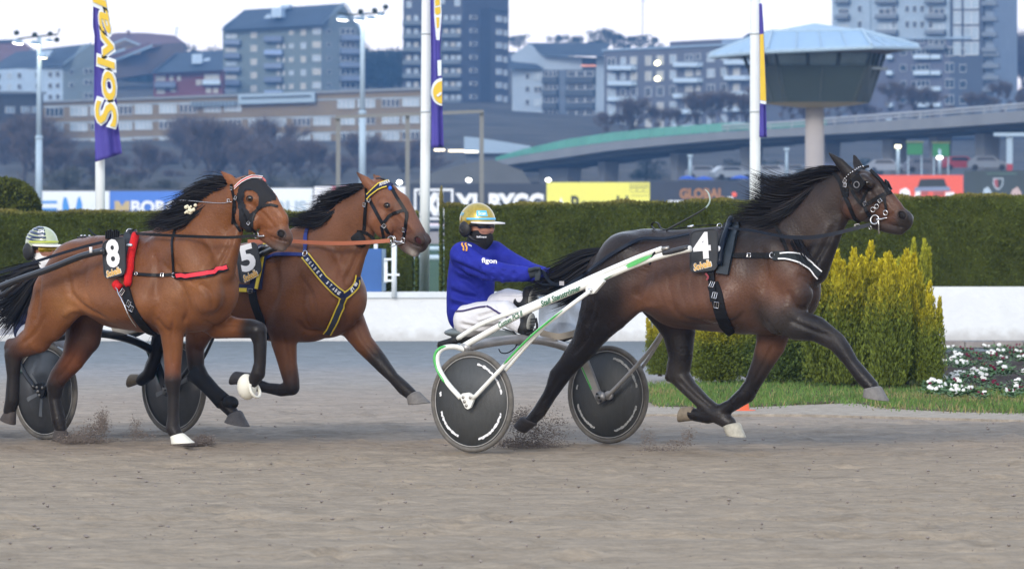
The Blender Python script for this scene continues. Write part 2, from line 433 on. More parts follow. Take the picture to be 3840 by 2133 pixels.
t = sand.node_tree; N = t.nodes; L = t.links; b = N['Principled BSDF']; b.inputs['Roughness'].default_value = .9; b.inputs['Specular IOR Level'].default_value = .15
geo = N.new('ShaderNodeNewGeometry'); sx = N.new('ShaderNodeSeparateXYZ'); L.new(geo.outputs['Position'], sx.inputs[0])
wob = N.new('ShaderNodeTexNoise'); wob.inputs['Scale'].default_value = .35; L.new(geo.outputs['Position'], wob.inputs['Vector'])
ad_ = N.new('ShaderNodeMath'); ad_.operation = 'MULTIPLY_ADD'; ad_.inputs[1].default_value = 3.0; L.new(wob.outputs['Fac'], ad_.inputs[0]); L.new(sx.outputs[1], ad_.inputs[2])
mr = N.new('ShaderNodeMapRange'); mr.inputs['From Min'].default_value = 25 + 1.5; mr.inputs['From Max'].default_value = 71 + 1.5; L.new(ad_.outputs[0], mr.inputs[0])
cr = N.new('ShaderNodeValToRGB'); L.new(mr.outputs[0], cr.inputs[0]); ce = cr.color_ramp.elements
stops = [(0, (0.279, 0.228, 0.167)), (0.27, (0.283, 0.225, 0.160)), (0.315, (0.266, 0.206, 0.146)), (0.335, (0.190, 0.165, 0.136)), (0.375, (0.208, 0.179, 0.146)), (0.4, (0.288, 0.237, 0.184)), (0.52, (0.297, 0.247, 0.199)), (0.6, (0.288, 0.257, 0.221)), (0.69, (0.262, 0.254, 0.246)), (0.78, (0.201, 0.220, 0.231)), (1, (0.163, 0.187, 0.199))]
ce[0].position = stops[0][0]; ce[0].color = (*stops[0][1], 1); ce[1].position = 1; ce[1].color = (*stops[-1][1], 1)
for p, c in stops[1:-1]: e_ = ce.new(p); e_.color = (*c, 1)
mp = N.new('ShaderNodeMapping'); mp.inputs['Scale'].default_value = (.55, 1.5, 1); L.new(geo.outputs['Position'], mp.inputs[0])
n1 = N.new('ShaderNodeTexNoise'); n1.inputs['Scale'].default_value = 3.2; n1.inputs['Detail'].default_value = 10; n1.inputs['Roughness'].default_value = .8; L.new(mp.outputs[0], n1.inputs['Vector'])
m1 = N.new('ShaderNodeMapRange'); m1.inputs['From Min'].default_value = .3; m1.inputs['From Max'].default_value = .7; m1.inputs['To Min'].default_value = .62; m1.inputs['To Max'].default_value = 1.30; L.new(n1.outputs['Fac'], m1.inputs[0])
vm = N.new('ShaderNodeVectorMath'); vm.operation = 'SCALE'; L.new(cr.outputs[0], vm.inputs[0]); L.new(m1.outputs[0], vm.inputs['Scale']); nf = N.new('ShaderNodeTexNoise'); nf.inputs['Scale'].default_value = 17; nf.inputs['Detail'].default_value = 6; nf.inputs['Roughness'].default_value = .75; L.new(mp.outputs[0], nf.inputs['Vector'])
mf = N.new('ShaderNodeMapRange'); mf.inputs['From Min'].default_value = .32; mf.inputs['From Max'].default_value = .68; mf.inputs['To Min'].default_value = .80; mf.inputs['To Max'].default_value = 1.16; L.new(nf.outputs['Fac'], mf.inputs[0])
vm2 = N.new('ShaderNodeVectorMath'); vm2.operation = 'SCALE'; L.new(vm.outputs[0], vm2.inputs[0]); L.new(mf.outputs[0], vm2.inputs['Scale']); L.new(vm2.outputs[0], b.inputs['Base Color'])
n2 = N.new('ShaderNodeTexNoise'); n2.inputs['Scale'].default_value = 22; n2.inputs['Detail'].default_value = 6; L.new(geo.outputs['Position'], n2.inputs['Vector'])
bp = N.new('ShaderNodeBump'); bp.inputs['Strength'].default_value = .55; bp.inputs['Distance'].default_value = .02; L.new(n2.outputs['Fac'], bp.inputs['Height']); L.new(bp.outputs[0], b.inputs['Normal'])
structure(add_quads('track', Gv, Gq, sand))
def clods(name, pts, m, label=None):
    vs, fs = [], []
    T = [(1, 0, 0), (-1, 0, 0), (0, 1, 0), (0, -1, 0), (0, 0, 1), (0, 0, -1)]; Fi = [(0, 2, 4), (2, 1, 4), (1, 3, 4), (3, 0, 4), (2, 0, 5), (1, 2, 5), (3, 1, 5), (0, 3, 5)]
    for (x, y, z, r) in pts:
        k = len(vs)
        for tx in T: vs.append((x + tx[0] * r * rg.uniform(.7, 1.6), y + tx[1] * r * rg.uniform(.7, 1.3), z + tx[2] * r * rg.uniform(.5, 1)))
        fs += [[k + i for i in f] for f in Fi]
    o = add_mesh(name, vs, fs, m); o['kind'] = 'stuff'
    if label: o['label'] = label
    return o
clodm = mat('dark_sand_clods', (.20, .165, .14), .95, .1, var=.35, vscale=9); clodl = mat('sand_grains', (.24, .205, .18), .95, .1, var=.3, vscale=9)
pts = []
for i in range(2200):
    Y = 24 + 26 * rg.random() ** 1.3; pts.append((rg.uniform(-.11, .11) * Y, Y, rg.uniform(-.006, .004), rg.choice((.003, .003, .004, .005, .005, .006, .008, .012)) * rg.uniform(.7, 1.2)))
clods('sand_clods', pts, clodl)
# other ground sheets
def sheet(name, x0, x1, y0, y1, z, m): return structure(add_mesh(name, [(x0, y0, z), (x1, y0, z), (x1, y1, z), (x0, y1, z)], [[0, 1, 2, 3]], m))
turf = mat('infield_turf', (.040, .085, .045), .9, .1, var=.25, vscale=.5)
sheet('ground', -430, 430, -20, 480, -.12, mat('earth', (.20, .18, .16), .95, .1, var=.2))
sheet('infield_grass', -120, 120, 71, 262, -.02, turf)
sheet('far_track', -160, 160, 262, 398, -.016, mat('far_track_sand', (.27, .235, .21), .9, .1, var=.1, vscale=.3))
# rising terrain behind the racecourse
def vrow(Y): return np.interp(Y, [398, 430, 520, 640, 760, 900, 1050, 1250, 1500, 2200], [786, 745, 705, 668, 585, 450, 350, 225, 165, 165])
Ys = [398, 430, 470, 520, 580, 640, 700, 760, 830, 900, 980, 1050, 1150, 1250, 1400]; Xs = np.linspace(-430, 430, 60); vs = []
for Y in Ys:
    for x in Xs:
        z = HC - (vrow(Y) - VH) / F * Y; sag = 1 - .25 * max(0, min(1, (x / Y * F + 1920 - 1900) / 1500)) if Y > 600 else 1
        vs.append((x, Y, z * sag + (.6 * noise2(np.array(x * .03), np.array(Y * .02), 5) if Y > 450 else 0) - (0 if Y > 420 else .1)))
n_ = len(Xs); structure(add_mesh('hillside', vs, [[i * n_ + j, i * n_ + j + 1, (i + 1) * n_ + j + 1, (i + 1) * n_ + j] for i in range(len(Ys) - 1) for j in range(n_ - 1)], mat('hill_scrub', (.075, .070, .060), .95, .05, var=.5, vscale=.09), smooth=True))

# ================================================================== wall, hedges, things on the wall
wwall = mat('whitewashed_concrete', (.71, .73, .735), .75, .12, var=.07, vscale=2.5, bump=.4, bscale=14)
t = wwall.node_tree; N = t.nodes; L = t.links; b = N['Principled BSDF']; geo = [x for x in N if x.type == 'NEW_GEOMETRY'][0]      # mud splashed up the foot of the wall
sz_ = N.new('ShaderNodeSeparateXYZ'); L.new(geo.outputs['Position'], sz_.inputs[0]); nn = N.new('ShaderNodeTexNoise'); nn.inputs['Scale'].default_value = 7; nn.inputs['Detail'].default_value = 6; L.new(geo.outputs['Position'], nn.inputs['Vector'])
ma = N.new('ShaderNodeMath'); ma.operation = 'MULTIPLY_ADD'; ma.inputs[1].default_value = .30; L.new(nn.outputs['Fac'], ma.inputs[0]); mi_ = N.new('ShaderNodeMath'); mi_.operation = 'MULTIPLY'; mi_.inputs[1].default_value = -1.0; L.new(sz_.outputs[2], mi_.inputs[0]); L.new(mi_.outputs[0], ma.inputs[2])
mr2 = N.new('ShaderNodeMapRange'); mr2.inputs['From Min'].default_value = -.02; mr2.inputs['From Max'].default_value = .13; mr2.inputs['To Max'].default_value = .42; L.new(ma.outputs[0], mr2.inputs[0])
mx_ = N.new('ShaderNodeMix'); mx_.data_type = 'RGBA'; L.new(mr2.outputs[0], mx_.inputs[0]); L.new(b.inputs['Base Color'].links[0].from_socket, mx_.inputs[6]); mx_.inputs[7].default_value = (.30, .27, .24, 1); L.new(mx_.outputs[2], b.inputs['Base Color'])
wcap = mat('wall_coping', (.66, .70, .72), .65, .2, var=.08, vscale=3)
def wall(name, u0, Y0, u1, Y1, v0, v1, label, cap=False):
    A, Bp = at(u0, 0, Y0), at(u1, 0, Y1); z0, z1 = at(u0, v0, Y0).z, at(u1, v1, Y1).z; A.z = Bp.z = -.02
    n = Vector((-(Bp - A).y, (Bp - A).x, 0)).normalized()
    mb = MB().prism([A, Bp, Vector((Bp.x, Bp.y, z1)), Vector((A.x, A.y, z0))], n * .24)
    o = mb.build(name, wwall, None, False, loc=tuple(A)); tag(o, label, 'wall')
    r_ = (Bp - A).normalized(); k = 0
    while k * 2.4 + .8 < (Bp - A).length: MB().box(A + r_ * (k * 2.4 + .7) - n * .002 + Vector((0, 0, z0 * .5 + .02)), r_ * .006, n * .004, Vector((0, 0, z0 * .47))).build('joint', mat('wall_joint', (.50, .52, .52), .9, var=.2), o); k += 1
    if cap: MB().prism([A + Vector((0, 0, z0 + .02)) - n * .03, Bp + Vector((0, 0, z1 + .02)) - n * .03, Bp + Vector((0, 0, z1 + .10)) - n * .03, A + Vector((0, 0, z0 + .10)) - n * .03], n * .30).build('coping', wcap, o)
    return o
wall('low_wall', -1500, 70.2, 2440, 70.2, 1116, 1116, 'long low white wall with a flat coping behind the two bay horses', True)
wall('low_wall', 2446, 70.62, 5600, 70.62, 1076, 1074, 'plain low white wall under the right hedge, behind the golden shrubs')
leafm = mat('hedge_leaf', (0, 0, 0), .7, .15, var=.25, vscale=1.3, attr=True)
def leafy(name, pts, size, colf, label, cat, core=None, group=None, parent=None, up=.4):
    """pts: (position, outward normal); one small folded leaf spray per point"""
    vs, fs, cs = [], [], []
    if core:
        for V, Fc, c in core:
            k = len(vs); vs += V; fs += [[i + k for i in f] for f in Fc]; cs += [c] * len(V)
    for p, n in pts:
        d = Vector((n[0] + rg.gauss(0, .5), n[1] + rg.gauss(0, .5), n[2] + up + rg.gauss(0, .5))).normalized(); s = d.cross(Vector((rg.gauss(0, 1), rg.gauss(0, 1), rg.gauss(0, 1)))).normalized()
        l = size * rg.uniform(.6, 1.5); w = size * rg.uniform(.25, .5); k = len(vs); P = Vector(p); c = colf(P, rg)
        vs += [P - s * w * .6, P + d * l * .5 - s * w, P + d * l, P + d * l * .5 + s * w]; fs.append([k, k + 1, k + 2, k + 3]); cs += [c] * 4
    o = add_mesh(name, vs, fs, leafm, parent, False, loc=tuple(pts[0][0]) if parent is None else None, col=np.array(cs))
    if parent is None: tag(o, label, cat, group)
    return o
def hedge(u0, u1, Yf, Yb, v0, v1, zb, label, n):
    x0, x1 = at(u0, 0, Yf).x, at(u1, 0, Yf).x; z0, z1 = at(u0, v0, Yf).z, at(u1, v1, Yf).z
    zt = lambda x: z0 + (z1 - z0) * (x - x0) / (x1 - x0)
    pts = []
    wob = lambda x, z: .045 * math.sin(x * 3.1 + z * 4) + .03 * math.sin(x * 8.3 - z * 5) + .02 * math.sin(x * 17 + z * 11)
    for i in range(n):
        x = rg.uniform(x0, x1); r = rg.random()
        if r < .68: z = rg.uniform(zb, zt(x)); pts.append(((x, Yf + wob(x, z) + rg.uniform(-.02, .06), z), (0, -1, 0)))
        elif r < .90: pts.append(((x, rg.uniform(Yf, Yb), zt(x) + .02 * math.sin(x * 5) + .012 * math.sin(x * 13) - .02 + rg.uniform(-.03, .015)), (0, 0, 1)))
        else:
            e_ = rg.choice((0, 1)); z = rg.uniform(zb, zt(x)); pts.append((((x0, x1)[e_], rg.uniform(Yf, Yb), z), ((-1, 1)[e_], 0, 0)))
    c0 = ([Vector((x, y, z)) for x in (x0 + .05, x1 - .05) for y in (Yf + .07, Yb - .05) for z in (zb, 0)], None)
    V = [Vector((x, y, (zb if k == 0 else zt(x) - .012))) for x in (x0 + .04, x1 - .04) for y in (Yf + .13, Yb - .05) for k in (0, 1)]
    Fc = [[0, 1, 3, 2], [4, 6, 7, 5], [0, 4, 5, 1], [2, 3, 7, 6], [0, 2, 6, 4], [1, 5, 7, 3]]
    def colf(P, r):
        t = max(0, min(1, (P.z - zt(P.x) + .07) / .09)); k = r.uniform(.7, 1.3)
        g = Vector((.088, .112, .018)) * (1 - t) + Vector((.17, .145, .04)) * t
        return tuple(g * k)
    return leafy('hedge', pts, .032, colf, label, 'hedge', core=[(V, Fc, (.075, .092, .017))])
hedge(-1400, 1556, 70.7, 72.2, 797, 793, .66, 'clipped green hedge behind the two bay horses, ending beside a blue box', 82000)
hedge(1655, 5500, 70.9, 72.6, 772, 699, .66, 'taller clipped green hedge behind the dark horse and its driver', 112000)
pts = []
c = at(12, 800, 76)
for i in range(2600):
    a, q = rg.uniform(0, 6.283), rg.uniform(0, 1); z = q; r = math.sqrt(max(0, 1 - q ** 2.4)); n = Vector((math.cos(a) * r, math.sin(a) * r, z * .8)); pts.append((tuple(c + Vector((n.x * .53, n.y * .53, z * .50))), tuple(n)))
leafy('clipped_bush', pts, .055, lambda P, r: tuple(Vector((.09, .105, .02)) * r.uniform(.6, 1.35)), 'round topped clipped bush at the left edge above the hedge', 'bush', core=[MB().ellip(c, Vector((.48, 0, 0)), Vector((0, .48, 0)), Vector((0, 0, .47)), 20, 10) and (lambda m: (m.V, m.F, (.02, .026, .006)))(MB().ellip(c, Vector((.48, 0, 0)), Vector((0, .48, 0)), Vector((0, 0, .47)), 20, 10))])
navyp = mat('blue_panel', (.045, .125, .34), .55, .3, var=.05); greyp = mat('pale_grey_box', (.38, .50, .62), .5, .3, var=.05); wp_ = mat('white_post', (.76, .82, .84), .45, .4, var=.04)
bx = thing('control_box', 'blue fronted box standing on the white wall beside a white post', 'box', tuple(at(1385, 1090, 70.35)))
MB().prism([at(1318, 933, 70.28), at(1431, 933, 70.28), at(1431, 1094, 70.28), at(1318, 1094, 70.28)], (0, .24, 0)).build('front_panel', navyp, bx)
MB().prism([at(1431.5, 933, 70.27), at(1446, 935, 70.4), at(1446, 1090, 70.4), at(1431.5, 1094, 70.27)], (0, .2, 0)).build('side_panel', greyp, bx)
MB().prism([at(1402, 915, 70.5), at(1416, 915, 70.5), at(1416, 935, 70.5), at(1402, 935, 70.5)], (0, .05, 0)).build('stub', wp_, bx)
ps = thing('white_post', 'white post with side brackets standing on the white wall', 'post', tuple(at(1478, 1112, 70.15)))
MB().tube([at(1478, 1114, 70.15), at(1478, 905, 70.15)], .036, 12).build('post', wp_, ps, True)
for u0, u1, v in ((1440, 1478, 972), (1452, 1498, 1030), (1440, 1478, 1052)): MB().prism([at(u0, v - 4, 70.12), at(u1, v - 4, 70.12), at(u1, v + 4, 70.12), at(u0, v + 4, 70.12)], (0, .06, 0)).build('bracket', wp_, ps)
MB().prism([at(1440, 970, 70.16), at(1453, 970, 70.16), at(1453, 1060, 70.16), at(1440, 1060, 70.16)], (0, .06, 0)).build('plate', wp_, ps)
rl = thing('rail_fence', 'pale double rail fence seen through the gap in the hedges', 'fence', tuple(at(1600, 1080, 110)))
for v, r in ((932, .045), (966, .06)): MB().tube([at(1300, v, 110), at(1760, v, 110)], r, 8).build('rail', mat('pale_rail', (.55, .68, .78), .5), rl, True)
for u in (1330, 1545, 1745): MB().tube([at(u, 1098, 110), at(u, 925, 110)], .04, 8).build('rail_post', wp_, rl, True)
rl2 = thing('rail_fence', 'grey rail along the far track seen through the gap in the hedges', 'fence', tuple(at(1600, 895, 300)))
MB().tube([at(-300, 852, 300), at(4200, 852, 300)], .11, 8).build('rail', mat('grey_rail', (.30, .36, .42), .5), rl2, True)
for k in range(31): MB().tube([at(-300 + 150 * k, 896, 300), at(-300 + 150 * k, 852, 300)], .06, 6).build('rail_post', mat('grey_rail', (.30, .36, .42), .5), rl2, True)

# ================================================================== flag poles and banners
polem = mat('flagpole_white', (.78, .82, .82), .35, .5, var=.03); purple = mat('purple_cloth', (.085, .072, .34), .7, .2, var=.12, vscale=3); yel2 = mat('banner_yellow', (.72, .50, .06), .7, .15, var=.06); wht2 = mat('banner_white', (.72, .78, .84), .7, .15, var=.04)
def pole(u0, v0, u1, v1, r, Y, label):
    A = at(u0, v0, Y); A = Vector((A.x, A.y, 0)); o = thing('flagpole', label, 'flagpole', tuple(A), 'white flagpoles behind the hedge'); k = Y / F
    T = at(u1, v1, Y); MB().tube([A, A.lerp(T, .5), T, at(u1 + (u1 - u0) * .4, -500, Y)], [r * k * 1.03, r * k, r * k * .97, r * k * .9], 20).build('pole', polem, o, True)
    MB().lathe(A, (0, 0, 1), [(.16, 0), (.16, .05), (.09, .12)], 16).build('base', polem, o, True)
    for v in (128, 420): MB().lathe(at(u1 + (u0 - u1) * v / 1000, v, Y), (0, 0, 1), [(r * k * 1.05, -.012), (r * k * 1.05, .012)], 20).build('joint', mat('joint_grey', (.45, .5, .52), .5), o, True)
    return o
pole(378, 1110, 372, 0, 18, 73.6, 'white flagpole carrying the broad purple banner, leftmost of the three')
pole(1590, 1085, 1599, 0, 18.5, 73.2, 'white flagpole in the gap between the hedges, with a narrow purple banner')
pole(2831, 1000, 2832, 0, 20, 73.6, 'white flagpole behind the dark horse mane, in front of the tower')
def banner(label, edgeL, edgeR, Y, fold, n=12, m=46):
    """edgeL / edgeR: (v -> u) samples of the hanging cloth's edges"""
    vs = []; vsamp = np.linspace(edgeL[0][0], max(edgeL[-1][0], edgeR[-1][0]), m)
    for i in range(m):
        t = i / (m - 1); vl = edgeL[0][0] + (edgeL[-1][0] - edgeL[0][0]) * t; vr = edgeR[0][0] + (edgeR[-1][0] - edgeR[0][0]) * t
        ul = np.interp(vl, [e_[0] for e_ in edgeL], [e_[1] for e_ in edgeL]); ur = np.interp(vr, [e_[0] for e_ in edgeR], [e_[1] for e_ in edgeR])
        for j in range(n):
            s = j / (n - 1); vs.append(at(ul + (ur - ul) * s, vl + (vr - vl) * s, Y + fold * (math.sin(s * 7 + t * 2.2) * .6 + .4 * math.sin(s * 13 + 1 - t * 3))))
    o = add_mesh('banner', vs, [[i * n + j, i * n + j + 1, (i + 1) * n + j + 1, (i + 1) * n + j] for i in range(m - 1) for j in range(n - 1)], purple, None, True, loc=tuple(vs[0]))
    o.modifiers.new('thickness', 'SOLIDIFY').thickness = .006; tag(o, label, 'banner', 'purple banners on the flagpoles'); return o
b1 = banner('broad purple banner with yellow script hanging on the left flagpole', [(-60, 350), (100, 348), (130, 354), (360, 352), (608, 358)], [(-60, 384), (40, 390), (150, 402), (260, 418), (380, 438), (470, 444), (576, 458)], 73.35, .09)
banner_fold = lambda Y: (lambda u, v, o=.12: at(u, v, Y - o))
def vtext(s, o, uc, vlo, length, height, Y, m, grow=0, name='lettering'):
    V, Fc = text_mesh(s, 1.0, grow, .15); mn, mx = V.min(0), V.max(0)
    P = []
    for v in V:
        x = (v[0] - mn[0]) / (mx[0] - mn[0]); y = (v[1] - mn[1]) / (mx[1] - mn[1]); w = 1.0 if True else 0
        vv = vlo - length * x; hw = height * (0.55 + .45 * max(0, min(1, (vv + 60) / 540))); P.append(at(uc(vv) - (y - .5) * hw, vv, Y))
    return add_mesh(name, P, Fc, m, o)
vtext("Solvalla", b1, lambda v: 398 if v > 200 else 372 + 26 * max(v, -60) / 200, 486, 640, 96, 73.19, wht2, .075)
vtext("Solvalla", b1, lambda v: 397 if v > 200 else 372 + 25 * max(v, -60) / 200, 478, 624, 84, 73.16, yel2, .015)
b2 = banner('narrow purple banner with a yellow and white emblem on the middle flagpole', [(-60, 1612), (200, 1616), (555, 1618)], [(-60, 1640), (60, 1656), (120, 1654), (200, 1650), (300, 1657), (550, 1664)], 72.95, .07)
def patch(o, poly, Y, m, name='print'): 
    P = [at(u, v, Y) for u, v in poly]; return MB().prism(P, (0, .004, 0)).build(name, m, o)
for k, (poly, m) in enumerate((([(1628, -40), (1652, -40), (1656, 60), (1648, 152), (1636, 150), (1628, 60)], wht2), ([(1630, -40), (1646, -40), (1650, 20), (1632, 24)], yel2), ([(1630, 30), (1651, 26), (1652, 50), (1640, 58), (1632, 52)], yel2), ([(1635, 66), (1648, 66), (1646, 104), (1638, 108)], yel2), ([(1640, 228), (1655, 226), (1655, 284), (1642, 286)], wht2))):
    patch(b2, poly, 72.78 - .01 * (k > 0), m)
ang = np.linspace(math.pi / 2, 3 * math.pi / 2, 16)
patch(b2, [(1658 + 42 * math.cos(t), 345 - 52 * math.sin(t)) for t in ang], 72.78, wht2); patch(b2, [(1658 + 34 * math.cos(t), 347 - 42 * math.sin(t)) for t in ang], 72.76, yel2); patch(b2, [(1636, 358), (1652, 346), (1657, 348), (1654, 356), (1642, 364)], 72.74, wht2)
b3 = banner('thin purple and yellow banner folded along the right flagpole', [(14, 2846), (300, 2849), (515, 2848)], [(14, 2856), (100, 2862), (250, 2868), (380, 2872), (515, 2876)], 73.3, .05)
patch(b3, [(2849, 130), (2863, 128), (2870, 300), (2873, 380), (2850, 376)], 73.15, yel2); patch(b3, [(2850, 377), (2873, 381), (2873, 392), (2850, 388)], 73.14, wht2)

# ================================================================== golden shrubs, lawn, flower bed
def sprays(h, r, n, seed, kind, lean=.06):
    """an upright conifer: fine flat sprays thickest at the skin of an egg-shaped crown that breaks into spires"""
    q = random.Random(seed); vs, fs, cs = [], [], []
    sp = [(q.uniform(-.7, .7) * r, q.uniform(-.7, .7) * r, h * q.uniform(.42, 1.0) ** .8, r * q.uniform(.16, .46)) for _ in range(13)] + [(0, 0, h, r * .5)]
    for i in range(n):
        sx_, sy_, sh, sr = q.choice(sp); t = q.random() ** .8; z = sh * (.02 + .98 * t)
        prof = (min(1, .55 + t * 1.6) * (1 - max(0, (t - .35) / .65) ** 1.1) + .03); rr = (sr * prof + r * .35 * (1 - t)) * math.sqrt(q.uniform(.1, 1)) * (1.28 if q.random() < .12 else 1); a = q.uniform(0, 6.283)
        x, y = sx_ * (.35 + .65 * t) + rr * math.cos(a), sy_ * (.35 + .65 * t) + rr * math.sin(a)
        d = Vector((math.cos(a) * .45 + q.gauss(0, .25), math.sin(a) * .45 + q.gauss(0, .25), .95)).normalized(); s = d.cross(Vector((q.gauss(0, 1), q.gauss(0, 1), q.gauss(0, .4)))).normalized(); l = q.uniform(.02, .05); w = q.uniform(.005, .012); k = len(vs); P = Vector((x, y, z))
        vs += [P - s * w * .5, P + d * l * .6 - s * w, P + d * l, P + d * l * .6 + s * w]; fs.append([k, k + 1, k + 2, k + 3])
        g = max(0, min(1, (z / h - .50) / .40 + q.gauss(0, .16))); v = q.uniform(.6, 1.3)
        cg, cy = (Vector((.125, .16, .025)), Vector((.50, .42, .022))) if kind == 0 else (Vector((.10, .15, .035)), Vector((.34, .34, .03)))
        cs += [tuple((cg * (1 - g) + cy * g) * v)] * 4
    me = bpy.data.meshes.new('shrub_foliage'); me.from_pydata([tuple(v) for v in vs], [], fs); me.materials.append(leafm)
    ca = me.color_attributes.new("col", 'FLOAT_COLOR', 'POINT'); cc = np.ones((len(vs), 4), np.float32); cc[:, :3] = np.array(cs); ca.data.foreach_set('color', cc.ravel()); return me
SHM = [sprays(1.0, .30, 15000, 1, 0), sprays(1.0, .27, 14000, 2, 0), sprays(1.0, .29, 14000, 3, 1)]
barkm = mat('shrub_bark', (.09, .06, .045), .9, .1, var=.2)
SHRUBS = [(3070, 985, .8, 52.2, 0, 'golden conifer close behind the chest of the dark horse'), (3200, 940, .85, 50.8, 1, 'golden conifer between the chest and the muzzle of the dark horse'), (3335, 955, .8, 50.4, 0, 'golden conifer in front of the right half of the clump'), (2590, 1190, 1.3, 53.5, 1, 'golden conifer behind the girth side of the hind leg'), (2475, 1185, 1.25, 54, 0, 'golden conifer glimpsed between the hind legs of the dark horse'), (2700, 1165, 1.9, 52, 1, 'yellow tipped conifer behind the belly of the dark horse'), (2800, 1190, 1.6, 53.5, 2, 'greener conifer between the legs of the dark horse'),
          (2925, 1160, 1.9, 52, 2, 'green conifer behind the raised foreleg, low and dull'), (3130, 930, 1.0, 51, 0, 'tall golden conifer just in front of the dark horse chest'), (3265, 915, .95, 51.6, 1, 'golden conifer in the middle of the clump with the highest tip'),
          (3400, 945, .95, 51.4, 0, 'golden conifer with one lone spire in the right half of the clump'), (3425, 905, .7, 52.6, 2, 'green spired conifer at the back of the clump'), (3486, 1060, .85, 50.6, 1, 'shorter golden conifer, rightmost of the clump beside the flower bed'), (3040, 1070, 1.5, 53, 2, 'green conifer half hidden by the chest of the dark horse')]
for k, (u, vt, wd, Y, kind, lab) in enumerate(SHRUBS):
    base = at(u, 0, Y); base.z = .04; h = at(u, vt, Y).z - .04
    o = thing('golden_conifer', lab, 'shrub', tuple(base), 'conifers planted beside the track')
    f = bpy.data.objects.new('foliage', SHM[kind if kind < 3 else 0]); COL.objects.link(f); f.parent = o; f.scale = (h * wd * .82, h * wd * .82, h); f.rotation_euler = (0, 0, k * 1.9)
    MB().tube([base, base + Vector((.01, 0, h * .5))], [.025, .012], 7).build('stem', barkm, o, True)
def flat(name, pts, m): return MB().prism(pts, (0, 0, -.09)).build(name, m)
lawn_pts = [(2425, 1500), (2440, 1450), (2700, 1440), (3000, 1432), (3400, 1440), (3700, 1470), (4300, 1500), (4300, 1565), (3840, 1552), (3600, 1548), (3330, 1535), (3200, 1512), (3000, 1518), (2760, 1534), (2500, 1528)]
gp = [(lambda Y: at(u, v, Y))(F * HC / (v - VH)) for u, v in lawn_pts]
for p in gp: p.z = .018
sheet_lawn = structure(flat('lawn_edge', gp, mat('lawn_soil', (.10, .085, .05), .95, .1, var=.3, vscale=5)))
soil = [(2600, 1460), (2900, 1432), (3300, 1400), (3560, 1325), (4300, 1320), (4300, 1530), (3500, 1535), (3300, 1500), (2900, 1495), (2620, 1500)]
sp_ = [(lambda Y: at(u, v, Y))(F * HC / (v - VH)) for u, v in soil]
for p in sp_: p.z = .026
structure(flat('soil_bed', sp_, mat('bed_soil', (.055, .042, .035), .95, .1, var=.4, vscale=7, bump=.8, bscale=20)))
gravel = [(2380, 1530), (2600, 1524), (2800, 1530), (3200, 1514), (3330, 1532), (3840, 1548), (4300, 1560), (4300, 1592), (3600, 1572), (3000, 1556), (2400, 1556)]
gp2 = [(lambda Y: at(u, v, Y))(F * HC / (v - VH)) for u, v in gravel]
for p in gp2: p.z = .010
structure(flat('gravel_verge', gp2, mat('pale_gravel', (.34, .295, .24), .95, .1, var=.3, vscale=9, bump=.8, bscale=30)))
def inpoly(p, poly):
    c = False
    for i in range(len(poly)):
        a, b_ = poly[i - 1], poly[i]
        if (a[1] > p[1]) != (b_[1] > p[1]) and p[0] < (b_[0] - a[0]) * (p[1] - a[1]) / (b_[1] - a[1]) + a[0]: c = not c
    return c
gv, gf, gc = [], [], []
gxy = [(p.x, p.y) for p in gp]; cnt = 0
x0, x1, y0, y1 = min(p[0] for p in gxy), max(p[0] for p in gxy), min(p[1] for p in gxy), max(p[1] for p in gxy)
while cnt < 52000:
    x, y = rg.uniform(x0, x1), rg.uniform(y0, y1); cnt += 1
    if not inpoly((x + rg.gauss(0, .12), y + rg.gauss(0, .25)), gxy): continue
    h = rg.uniform(.02, .075); a = rg.uniform(0, 6.283); w = .006; k = len(gv); lx, ly = rg.gauss(0, .02), rg.gauss(0, .02)
    gv += [(x - w * math.cos(a), y - w * math.sin(a), .01), (x + w * math.cos(a), y + w * math.sin(a), .01), (x + lx, y + ly, h + .01)]; gf.append([k, k + 1, k + 2])
    dry = rg.random() < .10 + .35 * (noise2(np.array(x * 2), np.array(y * 1.1), 9) > .35); v = rg.uniform(.7, 1.3); gc += [tuple(q * v for q in ((.30, .25, .11) if dry else (.115, .20, .045)))] * 3
o = add_mesh('grass', gv, gf, leafm, None, col=np.array(gc)); o['kind'] = 'stuff'
